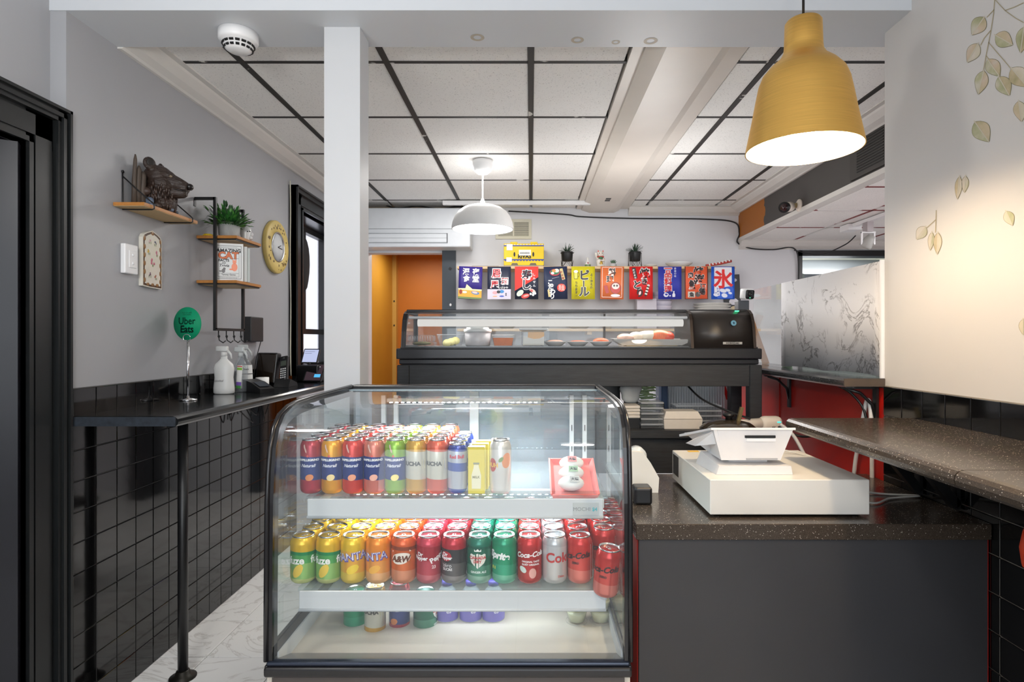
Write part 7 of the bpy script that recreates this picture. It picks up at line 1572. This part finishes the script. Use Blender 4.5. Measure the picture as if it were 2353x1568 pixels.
MB().tube([(0.016 * math.cos(R(15 * i)), -0.008, 0.272 + 0.016 * math.sin(R(15 * i))) for i in range(24)], 0.0016, 8, closed=True).build('clip_ring', m_chrome, t)
# bottles
def sprayhead(t, z, mat, s=1.0, rz=0.0):
    hd = MB().tube([(0, 0, z), (0, 0, z + 0.022)], 0.013 * s, 14).build('collar', mat, t)
    MB().rb(-0.034 * s, 0.018 * s, -0.010 * s, 0.010 * s, z + 0.024, z + 0.050, 0.006, 2).xf(Matrix.Rotation(rz, 4, 'Z')).build('spray_head', mat, t)
    MB().tube([(0.014 * s, 0, z + 0.030), (0.030 * s, 0, z + 0.010), (0.034 * s, 0, z - 0.012)], [0.006, 0.005, 0.003], 8).xf(Matrix.Rotation(rz, 4, 'Z')).build('trigger', mat, t)
t = thing('spray_bottle', 'white plastic spray bottle with pen writing on the black bar', 'bottle', (-1.500, 2.88, zb))
def obl(prof, sx, sy, mat, nm, par, n=28):
    mb = MB().lathe(prof, n); mb.v = [(x * sx, y * sy, z) for x, y, z in mb.v]; return mb.build(nm, mat, par)
m_wb = P('hdpe_white', 'E0E0DE', 0.4)
obl([(0.040, 0.0), (0.047, 0.006), (0.047, 0.03), (0.042, 0.08), (0.046, 0.125), (0.040, 0.145), (0.020, 0.165), (0.015, 0.172), (0.015, 0.185), (0.001, 0.185)], 1.05, 0.72, m_wb, 'body', t)
sprayhead(t, 0.183, m_wb, 1.1)
mb = MB(); flat_text(mb, 'alcohol', frontM(-0.008, -0.0335, 0.066), 0.015, 0.0, 0.3); mb.build('pen_writing', P('pen_grey', '6A6A6C', 0.6), t)
t = thing('spray_bottle', 'clear spray bottle with green and purple label on the bar', 'bottle', (-1.470, 2.985, zb))
obl([(0.030, 0.0), (0.035, 0.005), (0.033, 0.08), (0.034, 0.13), (0.022, 0.155), (0.014, 0.168), (0.014, 0.18), (0.001, 0.18)], 1.0, 0.75, glass('clear_bottle', (0.88, 0.90, 0.91), 1.45, 0.02, 0.12), 'body', t)
sprayhead(t, 0.178, P('clear_white', 'C8CCCC', 0.3), 0.95)
lb_ = MB().bx(-0.013, 0.013, -0.0275, -0.0262, 0.020, 0.135).build('label', m_paper, t, None, (0, R(4), 0))
for (z0, z1, c_) in ((0.034, 0.052, '7E5AB8'), (0.020, 0.034, '4E9A4A'), (0.112, 0.124, '8CC04A'), (0.128, 0.133, 'C23A34')): MB().bx(-0.0125, 0.0125, -0.0283, -0.0275, z0, z1).build('label_band', ink(c_), lb_)
t = thing('spray_bottle', 'spray bottle with a large white printed label behind the clear one', 'bottle', (-1.500, 3.085, zb))
MB().lathe([(0.036, 0.0), (0.040, 0.005), (0.038, 0.08), (0.034, 0.14), (0.020, 0.165), (0.014, 0.175), (0.014, 0.19), (0.001, 0.19)], 28).build('body', glass('grey_bottle', (0.62, 0.64, 0.66), 1.45, 0.05, 0.3, (0.5, 0.52, 0.54)), t)
lb_ = MB().lathe_open([(0.0408, 0.012), (0.0392, 0.08), (0.0366, 0.132)], 28).build('label', m_paper, t)
for z in (0.055, 0.085): MB().lathe_open([(0.0412, z), (0.0410, z + 0.003)], 28).build('label_line', m_print, lb_)
mb = wrap_text('Clean', 0.014, 0.0395, 0.112, 0.55, 0.0004); mb.build('lettering', m_print, lb_)
mb = wrap_text('||||||', 0.014, 0.0412, 0.034, 0.65, 0.0006); mb.build('barcode', m_print, lb_)
sprayhead(t, 0.188, P('clear_white', 'C8CCCC', 0.3), 1.0, R(30))
# card terminal and paper roll
t = thing('card_terminal', 'black wedge card terminal lying beside the bottles', 'terminal', (-1.375, 2.98, zb), R(-35))
MB().prism([(-0.085, 0.0), (0.075, 0.0), (0.075, 0.020), (-0.010, 0.050), (-0.085, 0.062)], -0.038, 0.038, 'y').build('body', m_black, t)
MB().bx(-0.005, 0.055, -0.026, 0.026, 0.0, 0.001).build('keypad', P('keypad_blue', '2A3440', 0.3), t, (0.0, 0, 0.049), (0, R(19.5), 0))
t = thing('paper_roll', 'white till paper roll standing on the bar', 'paper roll', (-1.470, 3.225, zb))
MB().lathe([(0.008, 0.0), (0.034, 0.0), (0.034, 0.058), (0.008, 0.058)], 28).build('roll', m_paper, t)
MB().lathe([(0.0085, 0.001), (0.0085, 0.0585), (0.001, 0.056)], 14).build('core', P('core_grey', '55504A', 0.6), t)
# dark screen
t = thing('tablet_screen', 'black square screen leaning against the wall on the bar', 'screen', (-1.515, 3.37, zb), R(-22))
MB().rb(-0.075, 0.075, -0.020, 0.020, 0.012, 0.190, 0.010, 3).build('case', m_black, t, None, (R(-8), 0, 0))
MB().rb(-0.058, 0.070, -0.024, -0.0195, 0.018, 0.182, 0.004, 2).build('glass', P('screen_reflection_brown', '2A221C', 0.06, noise=(4, 0.3)), t, None, (R(-8), 0, 0))  # brown reflection of the room put into the glass colour
MB().bx(-0.06, 0.06, -0.03, 0.04, 0, 0.012).build('foot', m_black, t)
# wall box with cord
p_ = atX(580, 757, XL + 0.03)
t = thing('wall_box', 'black square box on the grey wall with a hanging cord', 'box', (XL, p_.y + 0.04, p_.z))
MB().rb(0.001, 0.042, -0.080, 0.072, -0.070, 0.070, 0.005, 2).build('case', P('black_box_plastic', '1C1C1E', 0.5), t)
MB().bx(0.015, 0.035, 0.072, 0.078, -0.04, 0.03).build('socket_strip', m_black, t)
MB().tube([(0.022, 0.076, -0.02), (0.024, 0.082, -0.06), (0.020, 0.03, -0.16), (0.02, 0.0, -0.25), (0.02, 0.01, p_.z * -1 + ZBAR + 0.02)], 0.0025, 6).build('cord', m_black, t)
# cordless phone
t = thing('cordless_phone', 'black cordless phone with lit keypad in its cradle', 'phone', (-1.385, 3.33, zb), R(-8))
MB().prism([(-0.05, 0.0), (0.05, 0.0), (0.04, 0.020), (-0.03, 0.045)], -0.045, 0.045, 'x').build('cradle', m_black, t)
hsx = MB().rb(-0.024, 0.024, -0.012, 0.012, 0.0, 0.170, 0.009, 3).build('handset', P('phone_black', '17181A', 0.3), t, (0, -0.02, 0.012), (R(-20), R(-10), 0))
MB().bx(-0.016, 0.016, -0.0135, -0.0118, 0.108, 0.138).build('display', P('phone_lcd', '4A5248', 0.3), hsx)
MB().ell((0, -0.012, 0.155), (0.007, 0.002, 0.004), 10, 6).build('earpiece', P('dark_grey_plastic', '4A4A4C', 0.4), hsx)
kb = MB().rb(-0.0045, 0.0045, -0.0015, 0.0, -0.0035, 0.0035, 0.001, 1).mesh('key', P('key_white', 'DADADA', 0.4))
for r_ in range(6):
    for c_ in range(3): inst('key', kb, hsx, (-0.0125 + 0.0125 * c_, -0.0125, 0.026 + 0.0128 * r_))
# twin screen till
t = thing('till_terminal', 'black till with two small lit screens by the window', 'till', (-1.385, 3.72, zb), R(-14))
MB().rb(-0.075, 0.075, -0.05, 0.07, 0.0, 0.105, 0.006, 2).build('body', m_black, t)
def tablet(nm, w_, h, loc, rx, rz, scol, st):
    tb = MB().rb(-w_ / 2, w_ / 2, -0.006, 0.006, 0, h, 0.004, 2).build(nm, m_black, t, loc, (R(rx), 0, R(rz)))
    MB().bx(-w_ / 2 + 0.008, w_ / 2 - 0.008, -0.0068, -0.0060, 0.008, h - 0.008).build('display', emis('scr_' + scol, scol, st), tb); return tb
tb = tablet('upper_screen', 0.118, 0.100, (-0.030, 0.020, 0.112), -22, 0, 'B4BCDC', 0.75)
MB().tube([(-0.03, 0.035, 0.10), (-0.03, 0.028, 0.125)], 0.02, 10).build('hinge', m_black, t)
for z, w_ in ((0.078, 0.07), (0.066, 0.05)): MB().bx(-0.045, -0.045 + w_, -0.0072, -0.0068, z, z + 0.002).build('screen_text', P('screen_grey', '8C94B4', 0.4), tb)
tb = tablet('lower_screen', 0.120, 0.125, (0.055, -0.075, 0.004), -32, 6, '3A2E34', 0.8)
MB().bx(0.006, 0.046, -0.0074, -0.0068, 0.028, 0.050).build('screen_button', emis('scr_blue', '4FA8D8', 0.9), tb); MB().ell((0.0, -0.0072, 0.072), (0.008, 0.0006, 0.010), 10, 6).build('screen_icon', emis('scr_red', 'D85A4A', 0.8), tb); MB().bx(-0.045, 0.03, -0.0074, -0.0068, 0.100, 0.104).build('screen_text', emis('scr_white', 'D8D8DC', 0.8), tb)
# black cover hanging in the side window
t = blob((0, 0, 0), (0.05, 0.11, 0.24), 12, 0.04)
solo('hanging_cover', t, P('black_cloth', '101012', 0.7), 'black rounded cloth cover hanging inside the side window', 'cover', None, (XL - 0.11, 4.36, 1.92))
# white wire along the window casing
cable('cable', [(XL + 0.012, 3.862, 2.40), (XL + 0.012, 3.868, 2.2), (XL + 0.012, 3.862, 1.9), (XL + 0.012, 3.872, 1.6), (XL + 0.014, 3.862, 1.30), (XL + 0.014, 3.868, 1.12)], 0.004, P('cream_wire', 'C9C6B4', 0.5), 'cream wire stapled beside the black window casing')
# loose black wires under the bar
for k in range(3):
    rnd = random.Random(40 + k)
    cable('cable', [(XL + 0.05 + rnd.uniform(0, 0.08), 3.15 + 0.12 * k + rnd.uniform(-0.05, 0.05), ZBAR - 0.03 - (0.16 * abs(math.sin(q * 1.3 + k)) if q % 2 else 0.02)) if q else (XL + 0.04, 3.0 + 0.1 * k, ZBAR - 0.03) for q in range(6)], 0.003, m_bc, ['tangled black wire under the bar by the phone', 'second looped black wire under the bar below the till', 'thin black wire sagging under the bar near the post'][k])
# orange bar stool under the wall bar
t = thing('bar_stool', 'round orange padded bar stool under the speckled wall bar', 'stool', (1.152, 1.20, 0))
MB().lathe([(0.10, 0.865), (0.118, 0.875), (0.122, 0.91), (0.116, 0.945), (0.08, 0.958), (0.001, 0.960)], 36).build('seat', P('orange_vinyl', 'D2401C', 0.35), t)
MB().lathe([(0.10, 0.85), (0.105, 0.866), (0.001, 0.867)], 28).build('seat_plate', m_blackm, t)
for k in range(4):
    a_ = R(45 + 90 * k); MB().tube([(0.07 * math.cos(a_), 0.07 * math.sin(a_), 0.855), (0.12 * math.cos(a_), 0.12 * math.sin(a_), 0.0)], 0.011, 8).build('leg', m_blackm, t)
MB().tube([(0.107 * math.cos(R(15 * i)), 0.107 * math.sin(R(15 * i)), 0.25) for i in range(24)], 0.008, 8, closed=True).build('footrest_ring', m_blackm, t)
